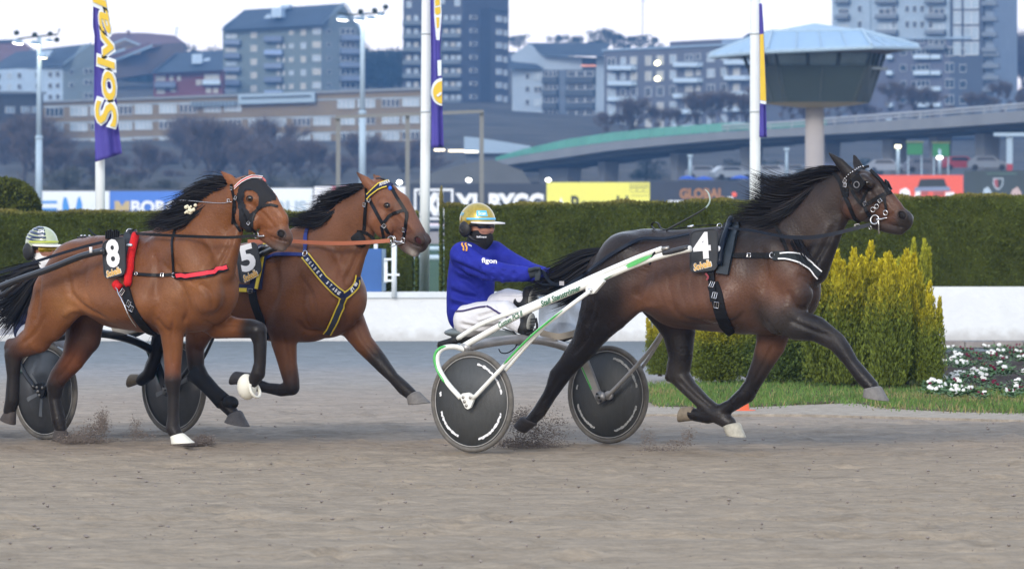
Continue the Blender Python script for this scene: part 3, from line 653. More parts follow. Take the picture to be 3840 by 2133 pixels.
# bedding plants
LM = mat('pansy_leaf', (.085, .165, .06), .6, .25, var=.3, vscale=8); WP = mat('white_petal', (.80, .80, .78), .6, .2, var=.05); RP = mat('red_petal', (.17, .012, .045), .6, .2, var=.2)
def plant_mesh(kind, seed):
    q = random.Random(seed); mb = MB()
    for i in range(48):
        a = q.uniform(0, 6.283); r = q.uniform(.01, .12); P = Vector((math.cos(a) * r, math.sin(a) * r, q.uniform(.01, .07))); d = Vector((math.cos(a), math.sin(a), q.uniform(.2, .9))).normalized(); s = d.cross(Vector((0, 0, 1))).normalized(); l = q.uniform(.03, .05)
        mb.add([P, P + d * l * .5 - s * .014, P + d * l, P + d * l * .5 + s * .014], [[0, 1, 2, 3]])
    mb.cur = 1
    for i in range(3 if kind == 0 else 2):
        a = q.uniform(0, 6.283); c = Vector((math.cos(a) * q.uniform(0, .05), math.sin(a) * q.uniform(0, .05), q.uniform(.07, .105)))
        fn = Vector((q.gauss(0, .3), -1, q.uniform(.1, .7))).normalized(); X = fn.cross(Vector((0, 0, 1))).normalized(); Yv = X.cross(fn); R = q.uniform(.015, .021) if kind == 0 else q.uniform(.010, .015)
        for k in range(5):
            t = 2 * math.pi * k / 5; pc = c + (X * math.cos(t) + Yv * math.sin(t)) * R * .6
            mb.add([pc + (X * math.cos(u_) + Yv * math.sin(u_)) * R * .6 + fn * (.006 * math.cos(u_ * 2 + k)) for u_ in np.linspace(0, 6.283, 7)[:-1]], [[0, 1, 2, 3, 4, 5]])
    me = bpy.data.meshes.new('bedding_plant'); me.from_pydata([tuple(v) for v in mb.V], [], mb.F); me.materials.append(LM); me.materials.append(WP if kind == 0 else RP); me.polygons.foreach_set('material_index', np.array(mb.MI, np.int32)); return me
PM = [[plant_mesh(0, s) for s in range(3)], [plant_mesh(1, s + 9) for s in range(3)]]
for k in range(150):
    v = rg.choice((1340, 1365, 1395, 1425, 1455, 1485, 1510)) + rg.uniform(-12, 12); u = rg.uniform(3500 - (v - 1340) * .05, 3990)
    if v > 1440 and rg.random() < .25: u = rg.uniform(3480, 3600)
    Y = F * HC / (v - VH); p = at(u, v, Y); kind = 0 if (rg.random() < (.85 if u < 3620 else .42)) else 1
    o = bpy.data.objects.new('pansy', PM[kind][k % 3]); COL.objects.link(o); o.location = (p.x, p.y, .05); o.rotation_euler = (0, 0, rg.uniform(-1, 1)); sc_ = rg.uniform(.75, 1.15); o.scale = (sc_, sc_, sc_ * .9)
    tag(o, ('white flowered' if kind == 0 else 'dark red flowered') + ' pansy in the bed beside the golden conifers', 'flower', ('white' if kind == 0 else 'dark red') + ' pansies in the flower bed')
kb = thing('kerb', 'low weathered stone kerb in front of the white wall at the right edge', 'kerb', tuple(at(3700, 1300, 66.5)))
for k in range(9):
    u0, u1 = 3400 + k * 110, 3400 + k * 110 + 107; A, Bq = at(u0, 0, 66.5), at(u1, 0, 66.5); A.z = Bq.z = 0
    MB().prism([A, Bq, Bq + Vector((0, 0, .075 + .008 * (k % 2))), A + Vector((0, 0, .075 + .008 * (k % 2)))], (0, .35, 0)).build('stone', mat('weathered_stone', (.26, .235, .22), .9, .1, var=.25, vscale=5, bump=.4), kb)
mk = MB().lathe(at(2792, 1542, F * HC / (1542 - VH)) * 1, (0, 0, 1), [(.10, 0), (.10, .015), (.045, .016), (.012, .26)], 18).build('track_marker', mat('orange_plastic', (.75, .13, .05), .5, var=.1), None, True, loc=tuple(at(2792, 1542, F * HC / (1542 - VH)))); tag(mk, 'small orange marker cone behind the legs of the dark horse', 'cone')
# sand thrown up by the hooves
def spray(cu, cv, Y, pts, n, label, sz=(.0014, .0048)):
    P = []
    for i in range(n):
        u, v, su, sv = rg.choice(pts); p = at(cu + u + rg.gauss(0, su), min(cv + v + rg.gauss(0, sv), 1690), Y + rg.gauss(0, .12)); P.append((p.x, p.y, max(p.z, .0), rg.uniform(*sz) * rg.choice((.6, .8, 1, 1.5))))
    return clods('flying_sand', P, clodm)
spray(1960, 1580, 38.9, [(0, -5, 26, 24), (20, 20, 34, 26), (-30, 80, 36, 14), (60, 70, 40, 26), (100, 30, 40, 38), (10, 85, 70, 8)], 8000, None)
spray(300, 1640, 39.6, [(0, 0, 32, 14), (60, -25, 26, 20), (85, -60, 12, 22), (-40, 10, 24, 9), (20, 12, 50, 6)], 6000, None)
spray(730, 1660, 39.3, [(0, 0, 30, 6), (35, -8, 16, 10), (-20, 5, 24, 5)], 11500, None, (.0014, .0045))
spray(2470, 1680, 38.3, [(-40, -30, 16, 22), (0, 5, 40, 6), (70, -15, 26, 10), (110, -45, 14, 16)], 1500, None, (.0014, .0045))
spray(510, 1600, 39.9, [(0, 0, 12, 20), (20, 30, 30, 8)], 900, None, (.0014, .0045))
# ================================================================== advertising boards across the infield
class VP:
    """vertical plane through two (column, distance) points; p(u, v, off) is a point on it, off metres towards us"""
    def __init__(self, u0, Y0, u1, Y1):
        self.A = at(u0, 0, Y0); self.A.z = 0; B_ = at(u1, 0, Y1); B_.z = 0; self.r = (B_ - self.A).normalized(); self.n = Vector((self.r.y, -self.r.x, 0))
        if self.n.y > 0: self.n = -self.n
    def p(self, u, v, off=0.0):
        d = Vector(((u - UH) / F, 1, -(v - VH) / F)); C = Vector((0, 0, HC)); return C + d * ((self.A - C).dot(self.n) / d.dot(self.n)) + self.n * off
    def poly(self, pts, off=0.0): return [self.p(u, v, off) for u, v in pts]
    def rect(self, u0, v0, u1, v1, off=0.0): return self.poly([(u0, v0), (u1, v0), (u1, v1), (u0, v1)], off)
bp_ = VP(0, 400, 3840, 392)
def board(u0, u1, v0, v1, m, label):
    o = thing('advertising_board', label, 'billboard', tuple(bp_.p((u0 + u1) / 2, v1)), 'advertising boards beyond the infield')
    MB().prism(bp_.rect(u0, v0, u1, v1), -bp_.n * .2).build('panel', m, o)
    for u in (u0 + 12, u1 - 12): MB().prism(bp_.rect(u - 4, v1 - 20, u + 4, v1 + 70, -.25), -bp_.n * .12).build('support', mat('board_post', (.10, .11, .12), .6), o)
    return o
def bpatch(o, poly, m, off=.03, name='print'): return MB().prism(bp_.poly(poly, off), -bp_.n * .025).build(name, m, o)
def bbox(o, u0, v0, u1, v1, m, off=.03, name='print'): return bpatch(o, [(u0, v0), (u1, v0), (u1, v1), (u0, v1)], m, off, name)
def btext(o, s, u0, u1, v0, v1, m, bold=.04, off=.06): return fit_text(s, bp_.p((u0 + u1) / 2, (v0 + v1) / 2, off), bp_.r, (0, 0, 1), (bp_.p(u1, v0) - bp_.p(u0, v0)).length, bp_.p(u0, v0).z - bp_.p(u0, v1).z, m, o, bold=bold, th=.01)
bw = mat('board_white', (.74, .80, .84), .5, var=.03); bblu = mat('board_blue', (.07, .19, .58), .5, var=.03); bdk = mat('board_charcoal', (.035, .045, .065), .55, var=.1, vscale=.5); byl = mat('board_yellow', (.78, .76, .14), .5, var=.03); brd = mat('board_coral', (.76, .12, .07), .5, var=.04)
pblu = mat('print_sky_blue', (.06, .27, .66), .5, var=.03); pwht = mat('print_board_white', (.80, .84, .86), .5, var=.03); pgold = mat('print_bronze', (.32, .16, .07), .5, var=.1); pgry = mat('print_grey_blue', (.40, .50, .58), .5, var=.03); pdk = mat('print_dark', (.03, .035, .03), .5, var=.1)
o = board(140, 410, 717, 850, bw, 'white advertising board with two blue leaf shapes')
bbox(o, 150, 753, 214, 763, pblu); bbox(o, 150, 780, 214, 790, pblu)
bpatch(o, [(236, 850), (234, 765), (240, 738), (250, 742), (258, 770), (270, 850)], pblu); bpatch(o, [(274, 850), (286, 770), (292, 742), (300, 736), (308, 765), (306, 850)], pblu)
o = board(412, 905, 717, 850, bblu, 'blue advertising board lettered in white with a gold initial')
bpatch(o, [(430, 800), (430, 754), (446, 754), (458, 774), (470, 754), (486, 754), (486, 800), (470, 800), (458, 788), (446, 800)], mat('print_gold', (.50, .40, .20), .5)); btext(o, "BORGUNDS", 492, 850, 752, 802, pwht)
o = board(1010, 1172, 706, 850, bw, 'white advertising board with grey blue letters between the bay horses'); btext(o, "RUS", 1034, 1150, 752, 802, pgry)
o = board(1178, 1528, 700, 850, mat('board_pale', (.76, .78, .82), .5, var=.03), 'pale advertising board with a pink strip along its top edge'); bbox(o, 1245, 700, 1345, 722, mat('print_pink', (.62, .20, .26), .5))
o = board(1532, 2048, 688, 838, bdk, 'charcoal advertising board with a framed logo and large white letters')
for q in ((1553, 708, 1700, 716), (1553, 816, 1700, 824), (1553, 716, 1561, 816), (1692, 716, 1700, 816)): bbox(o, *q, pwht)
btext(o, "XL", 1566, 1686, 722, 810, pwht, .09); btext(o, "XL BYGG", 1706, 2040, 724, 800, pwht, .06)
o = board(2050, 2436, 684, 830, byl, 'yellow advertising board with dark lettering and a white triangle')
bpatch(o, [(2084, 800), (2104, 738), (2124, 800)], pwht); btext(o, "Ramudden", 2142, 2420, 734, 800, pdk, .02)
for k in range(9): bbox(o, 2362 + k * 8, 688, 2366 + k * 8, 700 + (18 if k % 3 == 0 else 8), mat('print_olive', (.42, .42, .12), .5)); 
for k in range(3): bbox(o, 2368, 704 + k * 14, 2430, 707 + k * 14, mat('print_olive', (.42, .42, .12), .5))
o = board(2438, 2822, 678, 830, bdk, 'charcoal advertising board with bronze lettering'); btext(o, "GLOBAL", 2548, 2716, 706, 746, pgold, .05)
bbox(o, 2505, 752, 2600, 770, pwht); bpatch(o, [(2744, 722), (2756, 720), (2764, 728), (2760, 738), (2746, 738)], brd); bbox(o, 2728, 738, 2748, 748, pwht)
o = board(2826, 3196, 672, 830, bdk, 'charcoal advertising board behind the neck of the dark horse')
o = board(3200, 3612, 657, 830, brd, 'coral red advertising board showing a dark car and white shapes')
bpatch(o, [(3452, 672), (3540, 670), (3552, 700), (3440, 702)], pdk, .04); bpatch(o, [(3432, 702), (3560, 700), (3566, 716), (3428, 718)], mat('print_steel', (.20, .25, .36), .5), .05); bbox(o, 3452, 716, 3480, 732, mat('print_brick', (.4, .1, .08), .5), .05); bbox(o, 3500, 716, 3540, 732, mat('print_brick', (.4, .1, .08), .5), .06)
bpatch(o, [(3370, 740), (3376, 712), (3396, 704), (3412, 716), (3414, 740)], pwht); bpatch(o, [(3430, 740), (3434, 716), (3452, 712), (3452, 740)], pwht); bpatch(o, [(3545, 740), (3545, 722), (3578, 720), (3580, 740)], pwht)
board(4110, 4800, 640, 830, bw, 'plain white advertising board beyond the crest board'); board(-560, 132, 717, 850, bdk, 'charcoal advertising board left of the white leaf board')
o = board(3616, 4100, 640, 830, mat('board_slate', (.045, .060, .060), .55, var=.1, vscale=.5), 'slate advertising board with a shield crest at the right edge')
bpatch(o, [(3724, 668), (3762, 668), (3762, 692), (3752, 708), (3743, 713), (3733, 708), (3724, 692)], pgry); bpatch(o, [(3728, 672), (3742, 672), (3742, 707), (3734, 702), (3728, 690)], mat('print_brick2', (.3, .08, .09), .5), .05); bpatch(o, [(3742, 672), (3758, 672), (3758, 690), (3750, 704), (3742, 707)], pdk, .05)
bpatch(o, [(3680, 745), (3690, 708), (3706, 700), (3718, 720), (3720, 745)], pgry); bpatch(o, [(3784, 745), (3796, 712), (3815, 700), (3830, 722), (3830, 745)], mat('print_flesh', (.5, .38, .36), .5)); bbox(o, 3700, 650, 3812, 653, mat('print_green', (.10, .20, .16), .5))

# ================================================================== gantry, light masts, small lamps
gtm = mat('gantry_galvanised', (.20, .205, .20), .5, .4, metal=.3, var=.1)
g = thing('timing_gantry', 'tall bare steel frame with three posts standing on the infield', 'gantry', tuple(at(1530, 930, 232)))
for u, vt in ((1268, 436), (1528, 428), (1806, 416)): MB().prism([at(u - 8, 930, 230), at(u + 8, 930, 230), at(u + 8, vt, 230), at(u - 8, vt, 230)], (0, .2, 0)).build('post', gtm, g)
MB().prism([at(1256, 434, 229.8), at(1814, 412, 229.8), at(1814, 424, 229.8), at(1256, 446, 229.8)], (0, .22, 0)).build('beam', gtm, g)
mastm = mat('mast_grey', (.36, .47, .56), .5, .4, var=.06); lampd = mat('lamp_dark', (.018, .035, .035), .5, var=.1); lamph = mat('lamp_housing', (.22, .32, .42), .5); glow = mat('lamp_glow', (.9, .9, .85), .5, var=0, emit=((1.0, .97, .9), 6.0)); glowy = mat('lamp_glow_warm', (.9, .85, .6), .5, var=0, emit=((1.0, .90, .55), 5.0))
def mast(label, u, vt, vb, Y, r, bar, dark, lit):
    o = thing('floodlight_mast', label, 'light mast', tuple(at(u, vb, Y)), 'floodlight masts'); k = Y / F
    MB().tube([at(u, vb, Y), at(u, (vb + vt) * .55, Y)], [r * 1.15 * k, r * 1.1 * k], 12).build('pole', mastm, o, True); MB().tube([at(u, (vb + vt) * .55, Y), at(u + 1, vt, Y)], [r * .9 * k, r * .7 * k], 12).build('upper_pole', mastm, o, True)
    MB().lathe(at(u, (vb + vt) * .55, Y), (0, 0, 1), [(r * 1.3 * k, -.1), (r * 1.3 * k, .1)], 12).build('collar', mastm, o, True)
    MB().tube([at(a, b, Y) for a, b in bar], 3.2 * k, 6).build('crossbar', lampd, o)
    for a, b in dark: MB().ellip(at(a, b, Y - .3), Vector((11 * k, 0, 0)), Vector((0, 11 * k, 0)), Vector((0, 0, 10 * k)), 12, 8).build('lamp', lampd, o, True)
    for a, b, rr, wm in lit:
        l = MB().lathe(at(a, b, Y - .3), (.12, -.2, 1), [(rr * k, 0), (rr * .8 * k, 7 * k), (rr * .35 * k, 12 * k)], 16).build('lamp', lamph, o, True)
        MB().lathe(at(a, b + 2, Y - .32), (.12, -.2, 1), [(rr * .3 * k, -4 * k), (rr * .8 * k, -3 * k), (rr * .97 * k, .02)], 16).build('lens', glowy if wm else glow, l, True)
mast('floodlight mast with lit lamps, the left one beside the broad purple banner', 146, 138, 800, 330, 11, [(62, 148), (100, 142), (216, 130), (224, 108)], [(62, 124), (130, 131), (188, 128), (213, 150)], [(67, 160, 22, 0), (131, 166, 20, 0), (184, 158, 16, 0), (160, 214, 18, 1)])
mast('floodlight mast with lit lamps standing before the dark tower block', 1359, 48, 720, 330, 11, [(1266, 50), (1320, 56), (1440, 48), (1446, 30)], [(1352, 44), (1405, 40), (1446, 27)], [(1284, 72, 24, 0), (1348, 76, 22, 0), (1392, 72, 20, 0), (1428, 60, 16, 0)])
for u, v, Y, lab in ((1758, 676, 420, 'small round lamp glowing above the charcoal board, left of the gantry end post'), (2056, 675, 420, 'small round lamp glowing above the left end of the yellow board'), (1498, 684, 420, 'small round lamp glowing above the pale board')):
    k = Y / F; o = thing('post_lamp', lab, 'lamp', tuple(at(u, 745, Y)), 'small round lamps along the far side')
    MB().tube([at(u, 745, Y), at(u, v, Y)], .05, 8).build('post', mastm, o, True); MB().ellip(at(u, v, Y), Vector((10 * k, 0, 0)), Vector((0, 10 * k, 0)), Vector((0, 0, 7 * k)), 14, 8).build('globe', glow, o, True)

# ================================================================== control tower
tY = 280.0; tk = tY / F; tcx = at(3055, 0, tY).x
def tz(v): return HC - (v - VH) * tk
def ringp(pts, v, dv=0): return [Vector((tcx + dx * tk, tY + dy * tk, tz(v) + (dv * dx / 390 * tk))) for dx, dy in pts]
tow = thing('control_tower', 'judges tower with a mushroom shaped cabin and pale hexagonal roof', 'tower', (tcx, tY, 0))
conc = mat('tower_concrete', (.37, .345, .335), .8, .2, var=.06, vscale=2); roofm = mat('tower_roof_metal', (.26, .40, .55), .4, .5, var=.05, vscale=.6); bodym = mat('tower_cladding', (.042, .058, .055), .6, .3, var=.1, vscale=.6); tglass = mat('tower_glass', (.16, .22, .25), .1, .6, var=.3, vscale=.5); beig = mat('tower_soffit', (.36, .31, .19), .7, var=.05)
MB().lathe((tcx, tY, 0), (0, 0, 1), [(37 * tk, 0), (35 * tk, tz(405))], 28).build('column', conc, tow, True)
low = [(-392, 10), (-195, -330), (190, -330), (390, -10), (195, 330), (-190, 330)]; upp = [(-188, 0), (-168, -160), (166, -160), (186, 0), (166, 160), (-168, 160)]
L_, U_ = ringp(low, 190, 16), ringp(upp, 122, 6)
for i in range(6):                                               # each roof facet is a panel with standing seams
    j = (i + 1) % 6; nrm = (L_[j] - L_[i]).cross(U_[i] - L_[i]).normalized(); nrm = nrm if nrm.z > 0 else -nrm
    pn = MB().prism([L_[i], L_[j], U_[j], U_[i]], -nrm * .12).build('roof_panel', roofm, tow)
    for s in (.28, .52, .76): MB().tube([L_[i].lerp(L_[j], s) + nrm * .03, U_[i].lerp(U_[j], s) + nrm * .03], .035, 5).build('seam', mat('tower_seam', (.34, .46, .56), .5), pn)
for i in range(6): MB().tube([L_[i] + Vector((0, 0, .05)), U_[i] + Vector((0, 0, .05))], .09, 6).build('ridge', mat('tower_seam', (.34, .46, .56), .5), tow)
MB().tube(U_ + [U_[0]], .10, 6).build('ridge', mat('tower_seam', (.34, .46, .56), .5), tow); MB().tube([q_ - Vector((0, 0, .1)) for q_ in L_ + [L_[0]]], .12, 6).build('gutter', mat('tower_seam', (.34, .46, .56), .5), tow)
ap = Vector((tcx, tY, tz(88)))
for i in range(6): j = (i + 1) % 6; MB().add([U_[i], U_[j], ap, U_[i] - Vector((0, 0, .1)), U_[j] - Vector((0, 0, .1)), ap - Vector((0, 0, .1))], [[0, 1, 2], [5, 4, 3], [0, 3, 4, 1]]).build('top_panel', roofm, tow)
MB().rings([ringp([(x * .99, y * .99) for x, y in low], 195, 16), ringp([(-270, 5), (-160, -235), (195, -235), (268, 0), (190, 235), (-160, 235)], 205)], caps=True).build('soffit', mat('tower_eave', (.10, .085, .08), .8), tow)
t1 = [(-268, 5), (-160, -232), (195, -232), (262, 0), (190, 232), (-160, 232)]; t2 = [(-250, 5), (-150, -215), (182, -215), (245, 0), (175, 215), (-150, 215)]; t3 = [(-200, 5), (-120, -150), (140, -150), (205, 0), (130, 150), (-120, 150)]
MB().rings([ringp([(x * .95, y * .95) for x, y in t1], 204), ringp([(x * .95, y * .95) for x, y in t2], 252)], caps=True).build('glazing', tglass, tow)
A_, B_ = ringp(t1, 204), ringp(t2, 254)
for i in range(6):
    j = (i + 1) % 6
    for s in (0, .34, .67): MB().tube([A_[i].lerp(A_[j], s), B_[i].lerp(B_[j], s)], .10, 6).build('mullion', mat('tower_mullion', (.035, .045, .04), .6), tow)
for s in (.2, .42, .62): c = A_[1].lerp(A_[2], s); MB().ellip(c + Vector((0, 1.0, -.55)), Vector((.45, 0, 0)), Vector((0, .3, 0)), Vector((0, 0, .5)), 10, 7).build('equipment', mat('tower_equipment', (.012, .013, .015), .7), tow, True)
MB().rings([ringp([(x * 1.02, y * 1.02) for x, y in t2], 250), ringp([(x * 1.02, y * 1.02) for x, y in t2], 256), ringp(t2, 257), ringp(t3, 386)], caps=True).build('cabin', bodym, tow)
for i in range(6):
    j = (i + 1) % 6; a_, b_, c_, d_ = ringp(t2, 262)[i], ringp(t2, 262)[j], ringp(t3, 382)[j], ringp(t3, 382)[i]; nn = (b_ - a_).cross(d_ - a_).normalized(); nn = nn if nn.dot((a_ + c_) / 2 - Vector((tcx, tY, a_.z))) > 0 else -nn
    for s in (.02, .5, .98): MB().tube([a_.lerp(b_, s) + nn * .02, d_.lerp(c_, s) + nn * .02], .05, 5).build('joint', mat('tower_joint', (.07, .085, .08), .6), tow)
MB().rings([ringp(t3, 386), ringp([(x * .72, y * .72) for x, y in t3], 396), ringp([(x * .2, y * .25) for x, y in t3], 406)], caps=True).build('soffit_cone', beig, tow)
MB().prism(ringp([(170, -170), (270, -60), (268, 0), (180, -30)], 256), (0, 0, -tk * 8)).build('balcony', mat('tower_balcony', (.30, .34, .35), .6), tow)
MB().prism([Vector((tcx + 150 * tk, tY - 150 * tk, tz(262))), Vector((tcx + 182 * tk, tY - 150 * tk, tz(262))), Vector((tcx + 150 * tk, tY - 110 * tk, tz(372))), Vector((tcx + 125 * tk, tY - 110 * tk, tz(372)))], (0, .6, 0)).build('door_panel', mat('tower_door', (.10, .13, .13), .5), tow)

# ================================================================== viaduct
via = thing('viaduct', 'long concrete road viaduct with a green noise screen rising to the right', 'bridge', tuple(at(2800, 690, 560)))
vp = VP(1815, 640, 3900, 500)
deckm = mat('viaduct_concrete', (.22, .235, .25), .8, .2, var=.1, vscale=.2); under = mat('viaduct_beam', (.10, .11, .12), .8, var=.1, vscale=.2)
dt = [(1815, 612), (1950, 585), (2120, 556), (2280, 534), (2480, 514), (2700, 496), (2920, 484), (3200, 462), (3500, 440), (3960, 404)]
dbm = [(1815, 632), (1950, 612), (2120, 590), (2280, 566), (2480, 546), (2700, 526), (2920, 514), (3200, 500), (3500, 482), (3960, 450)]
for i in range(len(dt) - 1):
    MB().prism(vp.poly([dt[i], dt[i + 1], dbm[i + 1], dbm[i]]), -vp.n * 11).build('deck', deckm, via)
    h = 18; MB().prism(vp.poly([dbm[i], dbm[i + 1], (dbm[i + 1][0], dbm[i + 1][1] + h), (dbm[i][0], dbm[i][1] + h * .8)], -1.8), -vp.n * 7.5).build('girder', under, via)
gs = mat('green_screen', (.13, .44, .33), .25, .5, var=.15, vscale=.15, alpha=.75)
st = [(1850, 590), (1950, 560), (2120, 522), (2280, 498), (2480, 478), (2700, 462), (2920, 460), (3090, 450)]; sb = [(u, np.interp(u, [p[0] for p in dt], [p[1] for p in dt]) - 3) for u, v in st]
for i in range(len(st) - 1):
    n_ = 4
    for k in range(n_):
        f0, f1 = k / n_, (k + .96) / n_; L2 = lambda a, b, f: (a[0] + (b[0] - a[0]) * f, a[1] + (b[1] - a[1]) * f)
        MB().prism(vp.poly([L2(st[i], st[i + 1], f0), L2(st[i], st[i + 1], f1), L2(sb[i], sb[i + 1], f1), L2(sb[i], sb[i + 1], f0)], -.3), -vp.n * .1).build('screen_panel', gs, via)
for dv, r in ((12, .10), (24, .12)):
    MB().tube([vp.p(u, np.interp(u, [p[0] for p in dt], [p[1] for p in dt]) - dv, -.3) for u in range(2700, 3960, 60)], r, 6).build('railing', mat('viaduct_rail', (.36, .38, .40), .5), via)
for u in range(2720, 3960, 80): v = np.interp(u, [p[0] for p in dt], [p[1] for p in dt]); MB().tube([vp.p(u, v, -.3), vp.p(u, v - 26, -.3)], .08, 6).build('rail_post', mat('viaduct_rail', (.36, .38, .40), .5), via)
for (u, w) in ((1990, 110), (2170, 28), (2440, 30), (2700, 32), (2985, 34), (3230, 36), (3400, 30), (3575, 38), (3880, 42)):
    v = np.interp(u, [p[0] for p in dbm], [p[1] for p in dbm]) + 24; MB().prism(vp.poly([(u - w / 2, v), (u + w / 2, v), (u + w / 2 - 8, 740), (u - w / 2 + 8, 740)], -3), -vp.n * 1.8).build('pier', mat('pier_concrete', (.15, .16, .17), .85, var=.15, vscale=.2), via)
emb = [(1480, 740), (1500, 700), (1640, 640), (1760, 610), (1850, 600), (1960, 640), (2030, 742)]
structure(MB().prism([at(u, v, 470) for u, v in emb], (0, 60, 0)).build('embankment', mat('embankment_gravel', (.12, .13, .135), .9, .1, var=.2, vscale=.2)))
shed = thing('depot_shed', 'low pale shed roof beside the start of the viaduct', 'shed', tuple(at(1820, 590, 660)))
MB().prism([at(u, v, 660) for u, v in ((1740, 512), (1800, 518), (1990, 548), (1990, 575), (1740, 575))], (0, 20, 0)).build('roof', mat('shed_roof', (.30, .40, .50), .6), shed)
MB().prism([at(u, v, 661) for u, v in ((1745, 576), (1985, 576), (1985, 620), (1745, 620))], (0, 18, 0)).build('wall', mat('shed_wall', (.10, .12, .15), .7), shed)
for k, (u0, v0, u1) in enumerate(((1628, 560, 1668), (1682, 563, 1740), (1742, 566, 1792))):
    MB().prism(VP(1600, 600, 1900, 600).rect(u0, v0, u1, v0 + 6, .1), (0, .3, 0)).build('light_strip', mat('lamp_strip', (.9, .8, .6), .5, var=0, emit=((1, .86, .62), 3.0)), shed)
# lot under the viaduct
def car(u, v, Y, colr, label, yaw=0, van=False):
    base = at(u, v, Y); o = thing('parked_car', label, 'van' if van else 'car', tuple(base), 'vehicles parked under the viaduct'); c, s = math.cos(yaw), math.sin(yaw); X, Yv, Zv = Vector((c, s, 0)), Vector((-s, c, 0)), Vector((0, 0, 1))
    prof = [(-2.1, .3), (-2.1, .85), (-1.9, 1.0), (-1.3, 1.42), (.5, 1.45), (1.1, 1.0), (2.0, .85), (2.1, .6), (2.1, .3)] if not van else [(-2.4, .35), (-2.4, 2.0), (1.2, 2.05), (1.9, 1.2), (2.4, 1.0), (2.45, .35)]
    f = [base + X * a + Zv * b_ - Yv * .85 for a, b_ in prof]; MB().prism(f, Yv * 1.7).build('body', mat('car_paint_%d' % int(colr[0] * 999), colr, .3, .5, var=0, coat=.5), o)
    gl = [(-1.25, 1.0), (-1.1, 1.34), (.4, 1.36), (.85, 1.0)] if not van else [(.3, 1.2), (.3, 1.85), (1.1, 1.85), (1.55, 1.2)]
    MB().prism([base + X * a + Zv * b_ - Yv * .87 for a, b_ in gl], Yv * .01).build('window', mat('car_glass', (.02, .03, .04), .1, .6, var=0), o)
    for a in (-1.35, 1.35):
        MB().lathe(base + X * a + Zv * .32 - Yv * .88, Yv, [(.31, 0), (.31, .2)], 14).build('wheel', mat('rubber_black', (.014, .014, .014), .6), o)
for k, (u, v, Y, c, lab, van) in enumerate(((2645, 674, 520, (.16, .19, .23), 'slate grey car parked under the viaduct left of the third flagpole', 0), (2745, 676, 515, (.22, .26, .30), 'grey car parked just left of the third flagpole', 0), (2905, 672, 520, (.20, .24, .28), 'grey car parked right of the third flagpole', 0), (2990, 668, 530, (.12, .15, .19), 'dark grey car parked left of the tower column', 0), (3140, 664, 530, (.05, .08, .2), 'dark blue car parked right of the tower column', 0), (3330, 650, 520, (.18, .22, .27), 'grey car parked under the viaduct beside the warm street lamp', 0), (3465, 648, 515, (.08, .09, .11), 'black car parked beside the green sign', 0), (3600, 640, 515, (.30, .04, .05), 'dark red car parked under the right part of the viaduct', 0), (3705, 640, 510, (.14, .17, .2), 'dark car parked near the T shaped pole', 0))): car(u, v, Y, c, lab, rg.uniform(-.3, .3), van)
grn = mat('green_sign', (.035, .20, .06), .5, var=.1)
for u0, v0, u1, v1, lab in ((3402, 536, 3460, 580, 'square green panel hanging under the viaduct'), (3498, 538, 3560, 586, 'second green panel under the viaduct beside a lamp post')):
    o = thing('green_sign', lab, 'sign', tuple(at(u0, 660, 505)), 'green panels under the viaduct'); MB().prism([at(u0, v0, 505), at(u1, v0, 505), at(u1, v1, 505), at(u0, v1, 505)], (0, .3, 0)).build('panel', grn, o); MB().prism([at(u0 - 4, v0 - 5, 504.8), at(u1 + 4, v0 - 5, 504.8), at(u1 + 4, v0 - 1, 504.8), at(u0 - 4, v0 - 1, 504.8)], (0, .3, 0)).build('header', mat('sign_olive', (.22, .26, .08), .5), o)
    for u in (u0 + 4, u1 - 4): MB().tube([at(u, v1, 505.4), at(u, 665, 505.4)], .08, 6).build('post', mastm, o)
for u, vt, vb, w, lab, lampv in ((3368, 545, 655, 8, 'slim street lamp post with a warm head under the viaduct', 550), (3524, 560, 655, 7, 'slim street lamp post with a white light beside the green panel', 592), (2588, 585, 668, 7, 'pale street lamp post in front of the left viaduct piers', None), (2950, 560, 668, 6, 'pale street lamp post left of the tower column', None)):
    o = thing('street_lamp', lab, 'street lamp', tuple(at(u, vb, 495)), 'street lamps around the viaduct'); MB().tube([at(u, vb, 495), at(u, vt, 495)], [w * .026, w * .02], 8).build('post', mastm, o, True)
    MB().prism([at(u - 10, (lampv or vt) - 5, 494.7), at(u + 10, (lampv or vt) - 5, 494.7), at(u + 10, (lampv or vt) + 4, 494.7), at(u - 10, (lampv or vt) + 4, 494.7)], (0, .4, 0)).build('lamp_head', glow if lampv == 592 else glowy if lampv else mastm, o)
o = thing('signal_gantry', 'pale T shaped pole under the viaduct at the right edge', 'pole', tuple(at(3786, 660, 480)))
MB().prism([at(3776, 510, 480), at(3797, 510, 480), at(3797, 615, 480), at(3776, 615, 480)], (0, .5, 0)).build('post', mastm, o); MB().prism([at(3776, 615, 480), at(3797, 615, 480), at(3797, 650, 480), at(3776, 650, 480)], (0, .5, 0)).build('foot', mat('red_foot', (.35, .04, .05), .6), o); MB().prism([at(3728, 498, 479.7), at(3900, 498, 479.7), at(3900, 511, 479.7), at(3728, 511, 479.7)], (0, .6, 0)).build('arm', mastm, o)
for u, v, lab in ((2578, 660, 'blue parasol behind the charcoal boards, left one'), (2640, 662, 'blue parasol behind the charcoal boards, the one beside the pole'), (2775, 658, 'blue parasol behind the boards next to the third flagpole')):
    o = thing('parasol', lab, 'parasol', tuple(at(u, 700, 440)), 'blue parasols behind the boards'); MB().lathe(at(u, v, 440), (0, 0, 1), [(38 * .0232, -12 * .0232), (20 * .0232, -3 * .0232), (.02, .03)], 10).build('canopy', mat('blue_canopy', (.03, .09, .42), .7), o); MB().tube([at(u, 712, 440), at(u, v, 440)], .03, 6).build('pole', mastm, o)

